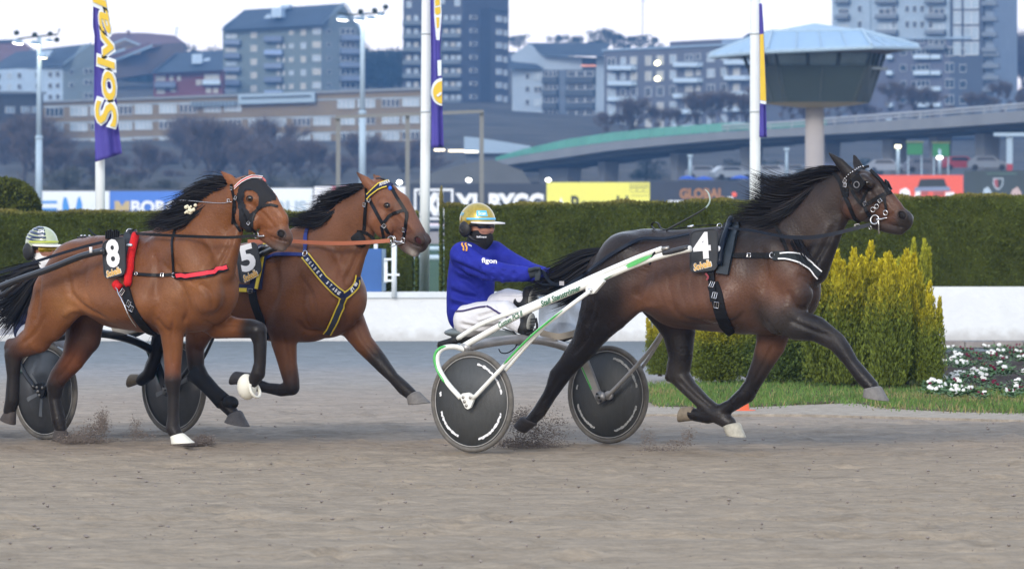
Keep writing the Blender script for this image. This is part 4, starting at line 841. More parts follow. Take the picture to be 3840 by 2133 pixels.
# ================================================================== buildings on the hill
frm = mat('window_frame', (.50, .54, .56), .6, var=.05); PANE = [mat('pane_painted_sky', (.32, .40, .46), .12, .6, var=.2, vscale=.3), mat('pane_dark', (.035, .05, .065), .12, .6, var=.2, vscale=.3), mat('pane_curtain', (.42, .42, .38), .5, .3, var=.15, vscale=.3), mat('pane_lit', (.8, .6, .3), .5, var=0, emit=((1, .78, .42), 1.6))]  # palest pane has the reflected sky put into its base colour
def window_mesh(nx_, pane):
    mb = MB(); w = .5; fw = .07; mb.cur = 0
    xs_ = np.linspace(-w, w, nx_ + 1)
    for z0_, z1_ in ((-w, -w + fw), (w - fw, w)): mb.abox(-w, w, -.5, .5, z0_, z1_)
    for x in xs_: mb.abox(max(-w, x - fw / 2 / nx_ ** .5), min(w, x + fw / 2 / nx_ ** .5), -.45, .5, -w + fw, w - fw)
    mb.cur = 1; mb.abox(-w + .02, w - .02, -.1, .3, -w + fw, w - fw)
    me = bpy.data.meshes.new('window'); me.from_pydata(mb.V, [], mb.F); me.materials.append(frm); me.materials.append(PANE[pane]); me.polygons.foreach_set('material_index', np.array(mb.MI, np.int32)); return me
WM = {}
def window(pl, parent, u0, v0, u1, v1, nx_=1, pane=0, name='window'):
    key = (nx_, pane)
    if key not in WM: WM[key] = window_mesh(*key)
    a, b_, c = pl.p(u0, v1), pl.p(u1, v1), pl.p(u0, v0); w = (b_ - a).length; h = c.z - a.z; ctr = pl.p((u0 + u1) / 2, (v0 + v1) / 2, .08)
    o = bpy.data.objects.new(name, WM[key]); COL.objects.link(o); o.parent = parent
    M_ = Matrix.Identity(4); M_.col[0].xyz = pl.r * w; M_.col[1].xyz = -pl.n * .25; M_.col[2].xyz = Vector((0, 0, h)); M_.col[3].xyz = ctr - rootloc(parent); o.matrix_local = M_; return o
def slab(pl, parent, name, pts, m, off=0.0, depth=1.0): return MB().prism(pl.poly(pts, off), -pl.n * depth).build(name, m, parent)
def balcony(pl, parent, u0, v0, u1, v1, m, out=1.3):
    o = slab(pl, parent, 'balcony', [(u0, v0), (u1, v0), (u1, v1), (u0, v1)], m, out, out); slab(pl, o, 'floor', [(u0 - 1, v1), (u1 + 1, v1), (u1 + 1, v1 + 4), (u0 - 1, v1 + 4)], mat('balcony_slab', (.03, .035, .04), .8), out + .05, out + .05); return o
def bldg(label, cat, u, v, Y): return thing('apartment_block' if 'block' in label else 'house', label, cat, tuple(at(u, v, Y)))
wm = lambda n, c, v=.08: mat('wall_' + n, c, .85, .15, var=v, vscale=.25)
rdark = mat('roof_slate', (.045, .065, .09), .7, .2, var=.12, vscale=.3); rred = mat('roof_red_tile', (.13, .075, .08), .8, var=.15, vscale=.3); trimb = mat('roof_trim', (.26, .36, .46), .6, var=.05)
def roofpoly(parent, pts, m, name='roof', depth=.4): return MB().prism([at(u, v, Y) for u, v, Y in pts], (0, depth, 0)).build(name, m, parent)
# grey six-storey block
b = bldg('grey six storey apartment block with a dark gabled roof and stacked balconies', 'building', 1090, 352, 1010)
p1_ = VP(835, 1010, 1205, 1006); p2_ = VP(1205, 1006, 1352, 1009); g1, g2 = wm('grey_green', (.15, .19, .19)), wm('grey_green2', (.13, .165, .18))
slab(p1_, b, 'wall', [(835, 112), (1205, 92), (1205, 372), (835, 372)], g1, 0, 12); slab(p2_, b, 'gable_wall', [(1205, 92), (1290, 18), (1352, 120), (1352, 372), (1205, 372)], g2, .05, 11)
roofpoly(b, [(828, 114, 1008), (1210, 94, 1004), (1290, 14, 1012), (915, 38, 1018)], rdark); roofpoly(b, [(1205, 92, 1003), (1212, 80, 1003), (1292, 8, 1006), (1290, 20, 1006)], trimb, 'roof_trim'); roofpoly(b, [(832, 112, 1007), (838, 98, 1008), (922, 36, 1019), (914, 40, 1019)], trimb, 'roof_trim'); roofpoly(b, [(1290, 10, 1006), (1302, 20, 1006), (1356, 112, 1008), (1350, 120, 1008)], trimb, 'roof_trim')
slab(p1_, b, 'chimney', [(1022, 68), (1022, 32), (1060, 30), (1060, 66)], mat('vent_box', (.40, .52, .64), .6), 1, 3); slab(p1_, b, 'chimney', [(1034, 30), (1034, 18), (1066, 16), (1066, 28)], mat('vent_box', (.40, .52, .64), .6), -4, 3); slab(p1_, b, 'skylight', [(992, 70), (1006, 56), (1020, 56), (1018, 70)], mat('vent_box', (.40, .52, .64), .6), 1, .5)
for k in range(6):
    v = 122 + k * 50.5
    window(p1_, b, 846, v + 6, 888, v + 24, 3, 2 if k % 2 else 0); window(p1_, b, 940, v - 2, 964, v + 22, 2, 2)
    if k < 5: balcony(p1_, b, 846, v + 30, 904, v + 46, mat('balcony_front_%d' % (k % 2), ((.17, .22, .31), (.13, .17, .25))[k % 2], .6)); balcony(p1_, b, 996, v + 16, 1062, v + 34, mat('balcony_front_%d' % ((k + 1) % 3), ((.17, .22, .31), (.13, .17, .25), (.24, .33, .5))[(k + 1) % 3], .6))
    for u, w in ((1038, 12), (1060, 10)): 
        if k: window(p1_, b, u, v - 8, u + w, v + 10, 1, 2)
    window(p1_, b, 1084, v - 8, 1102, v + 10, 1, 0 if k % 2 else 2); window(p1_, b, 1128, v - 12, 1148, v + 12, 1, (2, 0, 2, 0, 2, 0)[k]); window(p1_, b, 1172, v - 16, 1204, v + 8, 2, 2 if k % 2 else 0); window(p2_, b, 1226, v - 10, 1240, v + 4, 1, 1)
    if k < 5: balcony(p2_, b, 1274, v + 12, 1342, v + 30, mat('balcony_front_0', (.17, .22, .31), .6)); window(p2_, b, 1276, v - 14, 1332, v + 8, 3, 1)
# dark tower block
b = bldg('tall dark brick tower block with long balconies behind the middle flagpole', 'building', 1710, 505, 1000)
pa = VP(1512, 1000, 1735, 1000); pb = VP(1735, 1000, 1908, 1012); tb, tb2 = wm('dark_brick', (.075, .085, .105)), wm('dark_brick2', (.062, .07, .09))
slab(pa, b, 'wall', [(1512, -120), (1735, -120), (1735, 560), (1512, 560)], tb, 0, 16); slab(pb, b, 'side_wall', [(1735, -120), (1908, -120), (1908, 560), (1735, 560)], tb2, -.02, 14); slab(pb, b, 'stair_bay', [(1800, 32), (1838, 32), (1838, 540), (1800, 540)], wm('stair_recess', (.04, .046, .06)), .1, .2); slab(pb, b, 'parapet', [(1838, 30), (1906, 40), (1906, 46), (1838, 37)], rdark, .3, .4)
for k in range(10):
    v = 12 + (k + 1) * 49.6 - 49
    for u in (1524, 1552, 1664, 1690, 1712):
        window(pa, b, u, v + 46, u + 16, v + 66, 1, 0 if (k + u) % 3 else 2)
    if k < 9: balcony(pa, b, 1510, v + 66, 1584, v + 82, mat('tower_balcony_front', (.12, .15, .17), .6, var=.1)); balcony(pa, b, 1656, v + 64, 1726, v + 80, mat('tower_balcony_front', (.12, .15, .17), .6, var=.1))
    window(pb, b, 1860, v + 48, 1880, v + 70, 1, 0); window(pb, b, 1889, v + 52, 1900, v + 74, 1, 0); window(pb, b, 1762, v + 46, 1786, v + 62, 1, 1)
window(pa, b, 1524, 6, 1544, 30, 1, 0); window(pa, b, 1648, -8, 1668, 16, 1, 0); window(pa, b, 1704, -4, 1726, 24, 1, 0)
# pale gabled block
b = bldg('pale blue grey apartment block with dark gabled roof and dark balcony bays', 'building', 2090, 530, 960)
pa = VP(1905, 960, 2280, 950); pw = wm('pale_blue', (.30, .37, .44)); dkb = mat('dark_balcony', (.055, .07, .085), .6, var=.15, vscale=.4)
slab(pa, b, 'wall', [(1920, 256), (2037, 256), (2037, 560), (1920, 560)], pw, 0, 10); slab(pa, b, 'gable_wall', [(1912, 210), (1975, 166), (2037, 206), (2037, 256), (1912, 256)], pw, -.5, 10); slab(pa, b, 'upper_wall', [(2037, 212), (2180, 214), (2180, 264), (2037, 262)], wm('pale_blue2', (.34, .41, .48)), -.3, 9); slab(pa, b, 'end_wall', [(2238, 212), (2268, 212), (2268, 530), (2232, 530)], pw, .2, 10)
roofpoly(b, [(1975, 162, 961), (2292, 162, 952), (2262, 212, 946), (2038, 210, 955)], rdark); roofpoly(b, [(1905, 258, 957), (1910, 214, 962), (1972, 212, 962), (2038, 258, 955)], rdark)
slab(pa, b, 'bay', [(2037, 262), (2096, 262), (2096, 530), (2037, 530)], wm('bay_dark', (.075, .095, .12)), -.2, 9); slab(pa, b, 'bay', [(2124, 262), (2236, 262), (2236, 530), (2124, 530)], wm('bay_dark', (.075, .095, .12)), -.2, 9); slab(pa, b, 'bay_pier', [(2096, 262), (2124, 262), (2124, 530), (2096, 530)], wm('bay_pier', (.12, .15, .19)), -.1, 9); slab(pa, b, 'recess', [(2180, 218), (2236, 218), (2236, 262), (2180, 262)], wm('recess', (.05, .06, .075)), -.3, 8)
MB().prism(pa.rect(2180, 245, 2254, 249, .1), (0, .2, 0)).build('light_strip', mat('warm_strip', (.8, .3, .2), .5, var=0, emit=((1, .42, .25), .9)), b)
for k in range(5):
    v = 276 + k * 48.5
    window(pa, b, 1972, v, 1986, v + 22, 1, 1); window(pa, b, 2004, v, 2034, v + 24, 2, 1 if k % 2 else 0)
    for u0, u1 in ((2039, 2094), (2126, 2232)): balcony(pa, b, u0, v + 14, u1, v + 34, dkb, .8); window(pa, b, u0 + 4, v - 8, u1 - 4, v + 12, 3, 1)
slab(pa, b, 'entrance', [(1930, 460), (1976, 460), (1976, 540), (1930, 540)], mat('entrance_dark', (.03, .04, .055), .6), .2, .3)
# brick grey block
b = bldg('brick grey five storey block with white balconies and two lit windows', 'building', 2530, 480, 915)
pa = VP(2265, 915, 2830, 880); bw2 = wm('brick_grey', (.115, .125, .15)); wb = mat('white_balcony', (.46, .58, .68), .5, var=.05)
slab(pa, b, 'wall', [(2265, 190), (2830, 164), (2830, 540), (2265, 540)], bw2, 0, 14); slab(pa, b, 'parapet', [(2262, 186), (2834, 160), (2834, 167), (2262, 193)], trimb, .3, 14); slab(pa, b, 'penthouse', [(2445, 176), (2445, 156), (2640, 146), (2640, 170)], wm('penthouse', (.10, .10, .12)), -4, 6); slab(pa, b, 'penthouse', [(2640, 170), (2640, 146), (2720, 142), (2720, 168)], wm('penthouse2', (.22, .29, .38)), -4, 6); slab(pa, b, 'roof', [(2675, 146), (2705, 124), (2810, 122), (2830, 146)], rdark, -6, 6)
for k in range(5):
    v = 216 + k * 58.5; sl_ = lambda u: -(u - 2300) * .046
    for u, w, h, pn in ((2280, 30, 36, 0), (2330, 18, 28, 0), (2366, 24, 30, 2), (2422, 22, 36, 2), (2466, 24, 36, 2), (2514, 24, 34, 0), (2572, 28, 26, 2), (2612, 16, 24, 2), (2654, 28, 34, 0), (2706, 22, 30, 0), (2752, 24, 30, 2)):
        window(pa, b, u, v + sl_(u), u + w, v + h + sl_(u), 2 if w > 24 else 1, pn if (k + u) % 4 else 1)
        if u == 2466 and k < 2: MB().ellip(pa.p(2473, v + 22, .5), Vector((.5, 0, 0)), Vector((0, .2, 0)), Vector((0, 0, .42)), 12, 8).build('lit_lamp', mat('lamp_glow_warm', (.9, .85, .6), .5), b, True)
    for u0, u1 in ((2299, 2388), (2545, 2636), (2735, 2815)): balcony(pa, b, u0, v + 30 + sl_(u0), u1, v + 47 + sl_(u0), wb)
# right high-rise
b = bldg('pale high rise block with dark glazed corner behind the control tower', 'building', 3400, 440, 930)
pa = VP(3120, 930, 3760, 915); pl1, pl2 = wm('pale_tower', (.30, .38, .45)), wm('brick_lower', (.115, .12, .15))
slab(pa, b, 'wall', [(3120, -140), (3562, -140), (3562, 150), (3120, 150)], pl1, 0, 16); slab(pa, b, 'wall', [(3262, -140), (3268, -140), (3268, 150), (3262, 150)], wm('pale_joint', (.2, .26, .32)), .06, .1); slab(pa, b, 'lower_wall', [(3180, 150), (3640, 146), (3640, 500), (3180, 500)], pl2, 0, 16); slab(pa, b, 'corner_bay', [(3562, -140), (3690, -140), (3690, 480), (3562, 480)], wm('corner_dark', (.07, .085, .11)), .02, 15); slab(pa, b, 'side_wall', [(3690, -20), (3722, -14), (3722, 470), (3690, 480)], wm('side_pale', (.22, .27, .33)), -.5, 12); slab(pa, b, 'parapet', [(3176, 143), (3644, 139), (3644, 147), (3176, 151)], trimb, .5, 16)
for k in range(4):
    v = -40 + k * 58
    for u in (3218, 3346, 3396, 3424, 3452, 3484): window(pa, b, u, v + 4, u + 14, v + 30, 1, 1)
    for u0, u1 in ((3140, 3190), (3290, 3370), (3476, 3550)): balcony(pa, b, u0, v + 38, u1, v + 52, mat('highrise_balcony', (.16, .19, .22), .6, var=.1)); window(pa, b, u0 + 6, v + 16, u1 - 6, v + 36, 3, 1 if k % 2 else 0)
    for u0, u1 in ((3576, 3606), (3616, 3672)): window(pa, b, u0, v + 24, u1, v + 74, 2, 0)
    balcony(pa, b, 3690, v + 46, 3744, v + 62, mat('highrise_balcony', (.16, .19, .22), .6), 1.2)
for k in range(5):
    v = 172 + k * 60; window(pa, b, 3376, v + 12, 3400, v + 36, 1, 1); window(pa, b, 3420, v + 14, 3436, v + 36, 1, 1); window(pa, b, 3546, v + 4, 3578, v + 40, 2, 1); window(pa, b, 3600, v + 10, 3624, v + 40, 1, 1)
    for u0, u1 in ((3330, 3352), (3432, 3492), (3496, 3532)): balcony(pa, b, u0, v + 34, u1, v + 50, wb, .9)
    window(pa, b, 3440, v + 10, 3486, v + 32, 3, 1)
for k in range(6): balcony(pa, b, 3692, 196 + k * 44, 3752, 212 + k * 44, mat('highrise_balcony', (.16, .19, .22), .6), 1.0)
# long ochre school in front
b = thing('school_building', 'long low ochre brick building with bands of white windows', 'building', tuple(at(800, 640, 800)))
pa = VP(150, 812, 1605, 804); och = wm('ochre_brick', (.21, .165, .10)); bnd = mat('fascia_grey_blue', (.30, .40, .48), .6, var=.06)
slope = lambda u: (u - 160) / 1430
rows = [((404, 446), (368, 405)), ((466, 502), (432, 468)), ((528, 566), (492, 530)), ((590, 624), (552, 590)), ((648, 680), (612, 650))]
slab(pa, b, 'wall', [(158, 386), (1590, 336), (1590, 720), (158, 720)], och, 0, 8); slab(pa, b, 'fascia', [(150, 380), (1598, 328), (1598, 337), (150, 387)], mat('fascia_top', (.22, .24, .25), .7), .5, 8)
for k, ((a0, a1), (b0, b1)) in enumerate(rows):
    n_ = 17
    for i in range(n_):
        u0 = 172 + i * 83.5 + (8 if i % 2 else 0); u1 = u0 + 66
        if k == 0 and 860 < u0 < 1190: continue
        s = slope((u0 + u1) / 2); window(pa, b, u0, a0 + (b0 - a0) * s, u1, a1 + (b1 - a1) * s - 6, 4, 0 if (i + k) % 3 else 1)
    slab(pa, b, 'band', [(160, a0 - 5), (1588, b0 - 5), (1588, b0 - 1), (160, a0 - 1)], bnd, .12, .2)
slab(pa, b, 'roof_storey', [(898, 392), (898, 356), (1184, 346), (1184, 384)], bnd, 1.2, 10); slab(pa, b, 'roof_strip', [(910, 372), (910, 366), (1170, 357), (1170, 364)], mat('strip_dark', (.07, .09, .11), .5), 1.4, .3); slab(pa, b, 'roof_fence', [(722, 402), (722, 383), (890, 378), (890, 396)], mat('roof_fence', (.13, .17, .20), .6), 1, .3)
for u in range(722, 890, 14): slab(pa, b, 'fence_post', [(u, 400), (u, 380), (u + 2, 380), (u + 2, 400)], bnd, 1.4, .2)
b2_ = thing('annex', 'dark brown low annex at the left end of the ochre building', 'building', tuple(at(60, 640, 780)))
pc = VP(-120, 780, 165, 800); slab(pc, b2_, 'wall', [(-120, 350), (162, 352), (162, 700), (-120, 700)], wm('annex_brown', (.075, .072, .068)), 0, 14); slab(pc, b2_, 'fascia', [(-124, 342), (166, 345), (166, 354), (-124, 351)], mat('fascia_top', (.22, .24, .25), .7), .4, 14)
for k in range(3):
    for u in (20, 78, 120): window(pc, b2_, u, 400 + k * 62, u + 32, 426 + k * 62, 2, 1 if k else 0)
# red brick house
b = bldg('red brick house with a dark roof left of the grey block', 'house', 700, 372, 985)
pa = VP(572, 985, 835, 985); slab(pa, b, 'wall', [(576, 272), (834, 262), (834, 400), (576, 400)], wm('red_brick', (.16, .055, .06)), 0, 10); roofpoly(b, [(568, 276, 983), (836, 264, 983), (836, 190, 996), (660, 200, 996)], rdark); roofpoly(b, [(566, 276, 982), (572, 268, 982), (664, 196, 995), (658, 202, 995)], trimb, 'roof_trim')
slab(pa, b, 'chimney', [(718, 240), (718, 204), (756, 202), (756, 238)], mat('vent_box', (.40, .52, .64), .6), -1, 3); slab(pa, b, 'skylight', [(760, 232), (770, 220), (790, 218), (786, 230)], mat('vent_box', (.40, .52, .64), .6), 1.2, .4)
for u, v, w in ((584, 284, 36), (636, 284, 14), (664, 284, 14), (588, 332, 30), (640, 326, 18), (735, 300, 20), (766, 278, 56), (772, 330, 20), (800, 330, 18)): window(pa, b, u, v, u + w, v + 20, 3 if w > 30 else 1, 2)
balcony(pa, b, 582, 308, 658, 328, mat('balcony_front_1', (.13, .17, .25), .6)); balcony(pa, b, 760, 300, 826, 318, wb)
# houses at the left
b = bldg('pale blue house with a slate roof at the left edge', 'house', 120, 390, 960)
pa = VP(-60, 956, 236, 954); pb = VP(236, 954, 362, 957); slab(pa, b, 'wall', [(-60, 266), (236, 248), (236, 420), (-60, 420)], wm('pale_house', (.34, .44, .54)), 0, 10); slab(pb, b, 'gable_wall', [(236, 246), (338, 166), (362, 168), (362, 420), (236, 420)], wm('green_grey', (.165, .205, .215)), -.02, 10); roofpoly(b, [(-66, 270, 958), (240, 246, 952), (340, 164, 960), (60, 196, 968)], rdark); roofpoly(b, [(234, 248, 951), (240, 236, 951), (344, 158, 953), (340, 168, 953)], trimb, 'roof_trim')
slab(pa, b, 'dormer', [(150, 216), (158, 194), (206, 190), (190, 214)], mat('vent_box', (.40, .52, .64), .6), 2, 2)
for u in (-10, 28, 66, 134, 182, 210):
    for v in (276, 318, 360): window(pa, b, u, v - u * .03, u + 14, v + 20 - u * .03, 1, 1 if u % 4 else 0)
for v in (262, 312): window(pb, b, 260, v, 274, v + 18, 1, 1)
for v in (258, 300, 350): window(pb, b, 314, v, 348, v + 20, 2, 1)
b = bldg('red roofed house at the far left edge behind the pale house', 'house', 40, 300, 1010)
roofpoly(b, [(-40, 262, 1008), (4, 254, 1008), (126, 186, 1016), (86, 158, 1022), (-40, 160, 1022)], rred); roofpoly(b, [(0, 258, 1006), (2, 250, 1006), (124, 182, 1015), (124, 190, 1015)], trimb, 'roof_trim'); roofpoly(b, [(-40, 160, 1021), (86, 158, 1021), (60, 148, 1022), (-40, 152, 1022)], rdark, 'ridge'); slab(VP(-60, 1010, 130, 1014), b, 'wall', [(-40, 262), (120, 192), (120, 330), (-40, 330)], wm('red_house', (.12, .07, .07)), -.5, 9)
b = bldg('cluster house with brown gables and pale roof edges on the ridge', 'house', 480, 240, 1080)
roofpoly(b, [(402, 178, 1078), (404, 130, 1094), (440, 124, 1096), (545, 124, 1096), (560, 134, 1096), (655, 134, 1094), (690, 160, 1084), (570, 180, 1078)], rred); slab(VP(400, 1080, 700, 1080), b, 'wall', [(405, 176), (690, 160), (690, 260), (405, 300)], wm('brown_house', (.10, .085, .085)), 0, 9)
slab(VP(400, 1076, 700, 1076), b, 'gable', [(414, 172), (468, 148), (524, 172), (524, 204), (414, 210)], wm('ochre_gable', (.20, .16, .13)), .1, 3); roofpoly(b, [(412, 174, 1074), (468, 150, 1074), (526, 174, 1074), (526, 166, 1074), (468, 143, 1074), (412, 166, 1074)], trimb, 'roof_trim')
roofpoly(b, [(416, 236, 1068), (420, 226, 1068), (572, 166, 1072), (570, 178, 1072)], trimb, 'roof_trim'); roofpoly(b, [(416, 226, 1069), (420, 204, 1069), (560, 160, 1073), (572, 168, 1073)], rred); roofpoly(b, [(416, 206, 1066), (418, 198, 1066), (470, 180, 1066), (468, 190, 1066)], trimb, 'roof_trim')
slab(VP(400, 1080, 700, 1080), b, 'chimney', [(462, 122), (462, 108), (472, 108), (472, 122)], rred, -10, 2); MB().tube([at(660, 134, 1088), at(664, 102, 1088)], .18, 6).build('finial', trimb, b)

# ================================================================== trees
twig = mat('bare_twigs', (0, 0, 0), .9, .05, var=.2, vscale=.4, attr=True)
def bare_tree(seed, h=10.0, wide=.42, ntw=900, tone=(.10, .080, .072)):
    q = random.Random(seed); tr_ = MB(); tips = []
    def grow(p, d, L, r, lev):
        e_ = p + d * L; m = (p + e_) / 2 + Vector((q.gauss(0, .05), q.gauss(0, .05), 0)) * L; tr_.tube([p, m, e_], [r, r * .8, r * .6], 5, caps=False)
        if lev == 0: tips.append((e_, d)); return
        for i in range(q.choice((2, 3, 3))): tips.append((e_, d)); grow(e_, (d + Vector((q.gauss(0, wide), q.gauss(0, wide), q.uniform(-.05, .35)))).normalized(), L * q.uniform(.62, .85), r * .58, lev - 1)
    grow(Vector((0, 0, 0)), Vector((0, 0, 1)), h * .26, h * .017, 4)
    tm = bpy.data.meshes.new('trunk'); tm.from_pydata([tuple(v) for v in tr_.V], [], tr_.F); tm.materials.append(mat('tree_bark', (.04, .036, .036), .9, .05, var=.2))
    vs, fs, cs = [], [], []
    for i in range(int(ntw * 2.2)):
        p, d = q.choice(tips); d2 = (d + Vector((q.gauss(0, .6), q.gauss(0, .6), q.gauss(.45, .35)))).normalized(); L = h * q.uniform(.06, .16); s = d2.cross(Vector((q.gauss(0, 1), q.gauss(0, 1), q.gauss(0, 1)))).normalized() * h * .0024; k = len(vs); v = q.uniform(.6, 1.5); o_ = Vector((q.gauss(0, 1), q.gauss(0, 1), q.gauss(0, 1))) * h * .022
        vs += [p + o_ - s, p + o_ + s, p + o_ + d2 * L]; fs.append([k, k + 1, k + 2]); cs += [tuple(c * v for c in tone)] * 3
    me = bpy.data.meshes.new('crown'); me.from_pydata([tuple(v) for v in vs], [], fs); me.materials.append(twig); ca = me.color_attributes.new("col", 'FLOAT_COLOR', 'POINT'); cc = np.ones((len(vs), 4), np.float32); cc[:, :3] = np.array(cs); ca.data.foreach_set('color', cc.ravel())
    return tm, me
def leafy_tree(seed, h=10.0, shape='pine', tone=(.022, .040, .026)):
    q = random.Random(seed); tr_ = MB(); tr_.tube([(0, 0, 0), (q.gauss(0, .2), q.gauss(0, .2), h * .5), (q.gauss(0, .3), q.gauss(0, .3), h * .93)], [h * .022, h * .016, h * .005], 7); vs, fs, cs = [], [], []
    cl = []
    if shape == 'pine': cl = [(q.uniform(-.28, .28) * h, q.uniform(-.28, .28) * h, h * q.uniform(.45, .95), h * q.uniform(.07, .15)) for _ in range(20)]
    else: cl = [(q.gauss(0, .17) * h, q.gauss(0, .17) * h, h * q.uniform(.15, .8), h * q.uniform(.13, .22)) for _ in range(18)]
    for x, y, z, r in cl: tr_.tube([(0, 0, z * .8), (x * .6, y * .6, z * .95), (x, y, z)], [h * .006, h * .004, h * .002], 4)
    for i in range(3400):
        x, y, z, r = q.choice(cl); a = Vector((q.gauss(0, 1), q.gauss(0, 1), q.gauss(0, .7))).normalized() * r * q.uniform(.4, 1.05); p = Vector((x, y, z)) + a; d = (a.normalized() + Vector((q.gauss(0, .5), q.gauss(0, .5), q.gauss(.2, .5)))).normalized(); s = d.cross(Vector((q.gauss(0, 1), q.gauss(0, 1), q.gauss(0, 1)))).normalized() * h * .010; L = h * q.uniform(.02, .05); k = len(vs); v = q.uniform(.55, 1.5)
        vs += [p - s, p + s, p + d * L]; fs.append([k, k + 1, k + 2]); cs += [tuple(c * v for c in tone)] * 3
    tm = bpy.data.meshes.new('trunk'); tm.from_pydata([tuple(v) for v in tr_.V], [], tr_.F); tm.materials.append(mat('tree_bark', (.04, .036, .036), .9, .05))
    me = bpy.data.meshes.new('crown'); me.from_pydata([tuple(v) for v in vs], [], fs); me.materials.append(twig); ca = me.color_attributes.new("col", 'FLOAT_COLOR', 'POINT'); cc = np.ones((len(vs), 4), np.float32); cc[:, :3] = np.array(cs); ca.data.foreach_set('color', cc.ravel()); return tm, me
KIND = {'bare': [bare_tree(s) for s in (1, 2, 3)], 'brown': [bare_tree(s, tone=(.075, .060, .050)) for s in (4, 5)], 'pine': [leafy_tree(s) for s in (6, 7)], 'green': [leafy_tree(s, shape='round', tone=(.030, .045, .035)) for s in (8, 9)], 'bush': [leafy_tree(s, shape='round', tone=(.085, .090, .075)) for s in (10, 11)]}
CNT = {}
def tree(kind, u, vb, vt, Y, label, group, wide=1.0):
    k = CNT.get(kind, 0); CNT[kind] = k + 1; tm, me = KIND[kind][k % len(KIND[kind])]; base = at(u, vb, Y); h = (vb - vt) / F * Y; s = h / 10
    o = thing({'pine': 'pine_tree', 'bush': 'bush'}.get(kind, 'tree'), label, 'bush' if kind == 'bush' else 'tree', tuple(base), group)
    for nm, m in (('trunk', tm), ('crown', me)):
        c = bpy.data.objects.new(nm, m); COL.objects.link(c); c.parent = o; c.scale = (s * wide, s * wide, s); c.rotation_euler = (0, 0, k * 2.1)
q = random.Random(5)
for i in range(64):                                             # bare trees massed in front of the ochre building
    u = 10 + i * 25.5 + q.uniform(-18, 18); mid_ = 660 < u < 1060; vt = q.uniform(390, 520) if mid_ else q.uniform(450, 610) if u > 1060 else q.uniform(500, 630) if u > 190 else q.uniform(370, 470)
    tree('bare', u, 742, vt, q.uniform(600, 740), 'bare dark tree in the row before the ochre building', 'bare trees before the ochre building', 1.3)
for u, vt, w in ((250, 610, 1.7), (470, 645, 1.9), (620, 660, 2.0), (820, 668, 2.0), (1010, 640, 1.8), (1180, 650, 1.8), (1420, 660, 1.8), (360, 675, 2.2)): tree('bush', u, 752, vt, 480, 'rounded grey green bush ' + {250: 'just left of the broad banner pole', 470: 'right of the broad banner pole', 620: 'behind the mane of the bay with the hood', 820: 'above the ears of the bay with the hood', 1010: 'right of the ears of the bay with the hood', 1180: 'left of the first gantry post', 1420: 'between the first two gantry posts', 360: 'lowest, directly behind the broad banner'}[u], 'rounded bushes behind the boards', w)
for u, vt in ((1330, 150), (1375, 130), (1420, 170), (1465, 165), (1500, 160), (1350, 200), (1440, 220)): tree('green', u, 345, vt, 1060, 'dark green tree between the grey block and the dark tower', 'dark trees between the grey block and the tower', 1.1)
for u, vt in ((380, 200), (420, 230), (470, 215), (520, 190), (560, 160), (610, 140), (660, 150), (720, 168), (790, 165), (822, 150)): tree('green' if u > 500 else 'bare', u, 372, vt, 1120, 'dark tree on the slope behind the red brick house', 'dark trees behind the red house', 1.2)
for u, vt in ((1945, 132), (2090, 132), (2150, 134), (2250, 108), (2300, 122), (2340, 132), (2400, 132), (2450, 140)): tree('pine', u, 215, vt, 1250, 'pine standing against the sky, ' + {1945: 'right beside the dark tower', 2090: 'above the gable of the pale block', 2150: 'above the middle of the pale block roof', 2250: 'tallest, above the end of the pale block roof', 2300: 'just right of the tallest pine', 2340: 'low, left of the radio mast', 2400: 'at the foot of the radio mast', 2450: 'low, right of the radio mast'}[u], 'pines on the skyline', 1.35)
for u, vt in ((3790, 70), (3840, 110), (3760, 150), (3820, 180), (3880, 60)): tree('bare', u, 420, vt, 980, 'bare tree against the sky at the right edge', 'bare trees at the right edge', 1.0)
for i in range(24): u = 2270 + i * 68 + q.uniform(-30, 30); tree('bare', u, 560 - (u - 2270) * .06, q.uniform(310, 430) - (u - 2270) * .03, 690, 'bare tree in front of the flats behind the viaduct', 'bare trees behind the viaduct', 1.3)
for u in (2420, 2760, 2860, 3150, 3280, 3700): tree('green', u, 690, 585, 600, 'dark shrubby tree in the shade under the viaduct', 'dark trees under the viaduct', 1.7)
o = thing('radio_mast', 'thin lattice mast rising into the sky above the brick grey block', 'mast', tuple(at(2410, 200, 1300)))
for du in (-2.2, 2.2): MB().tube([at(2410 + du, 200, 1300), at(2410 + du * .8, -120, 1300)], .10, 5).build('leg', mat('mast_pink_grey', (.62, .58, .62), .6), o)
for v in range(-100, 190, 12): MB().tube([at(2407.6, v, 1300), at(2412.4, v + 12, 1300)], .06, 4).build('lattice', mat('mast_pink_grey', (.62, .58, .62), .6), o)
MB().tube([at(2410, 4, 1299), at(2428, 2, 1299)], .12, 5).build('antenna', mat('mast_pink_grey', (.62, .58, .62), .6), o)
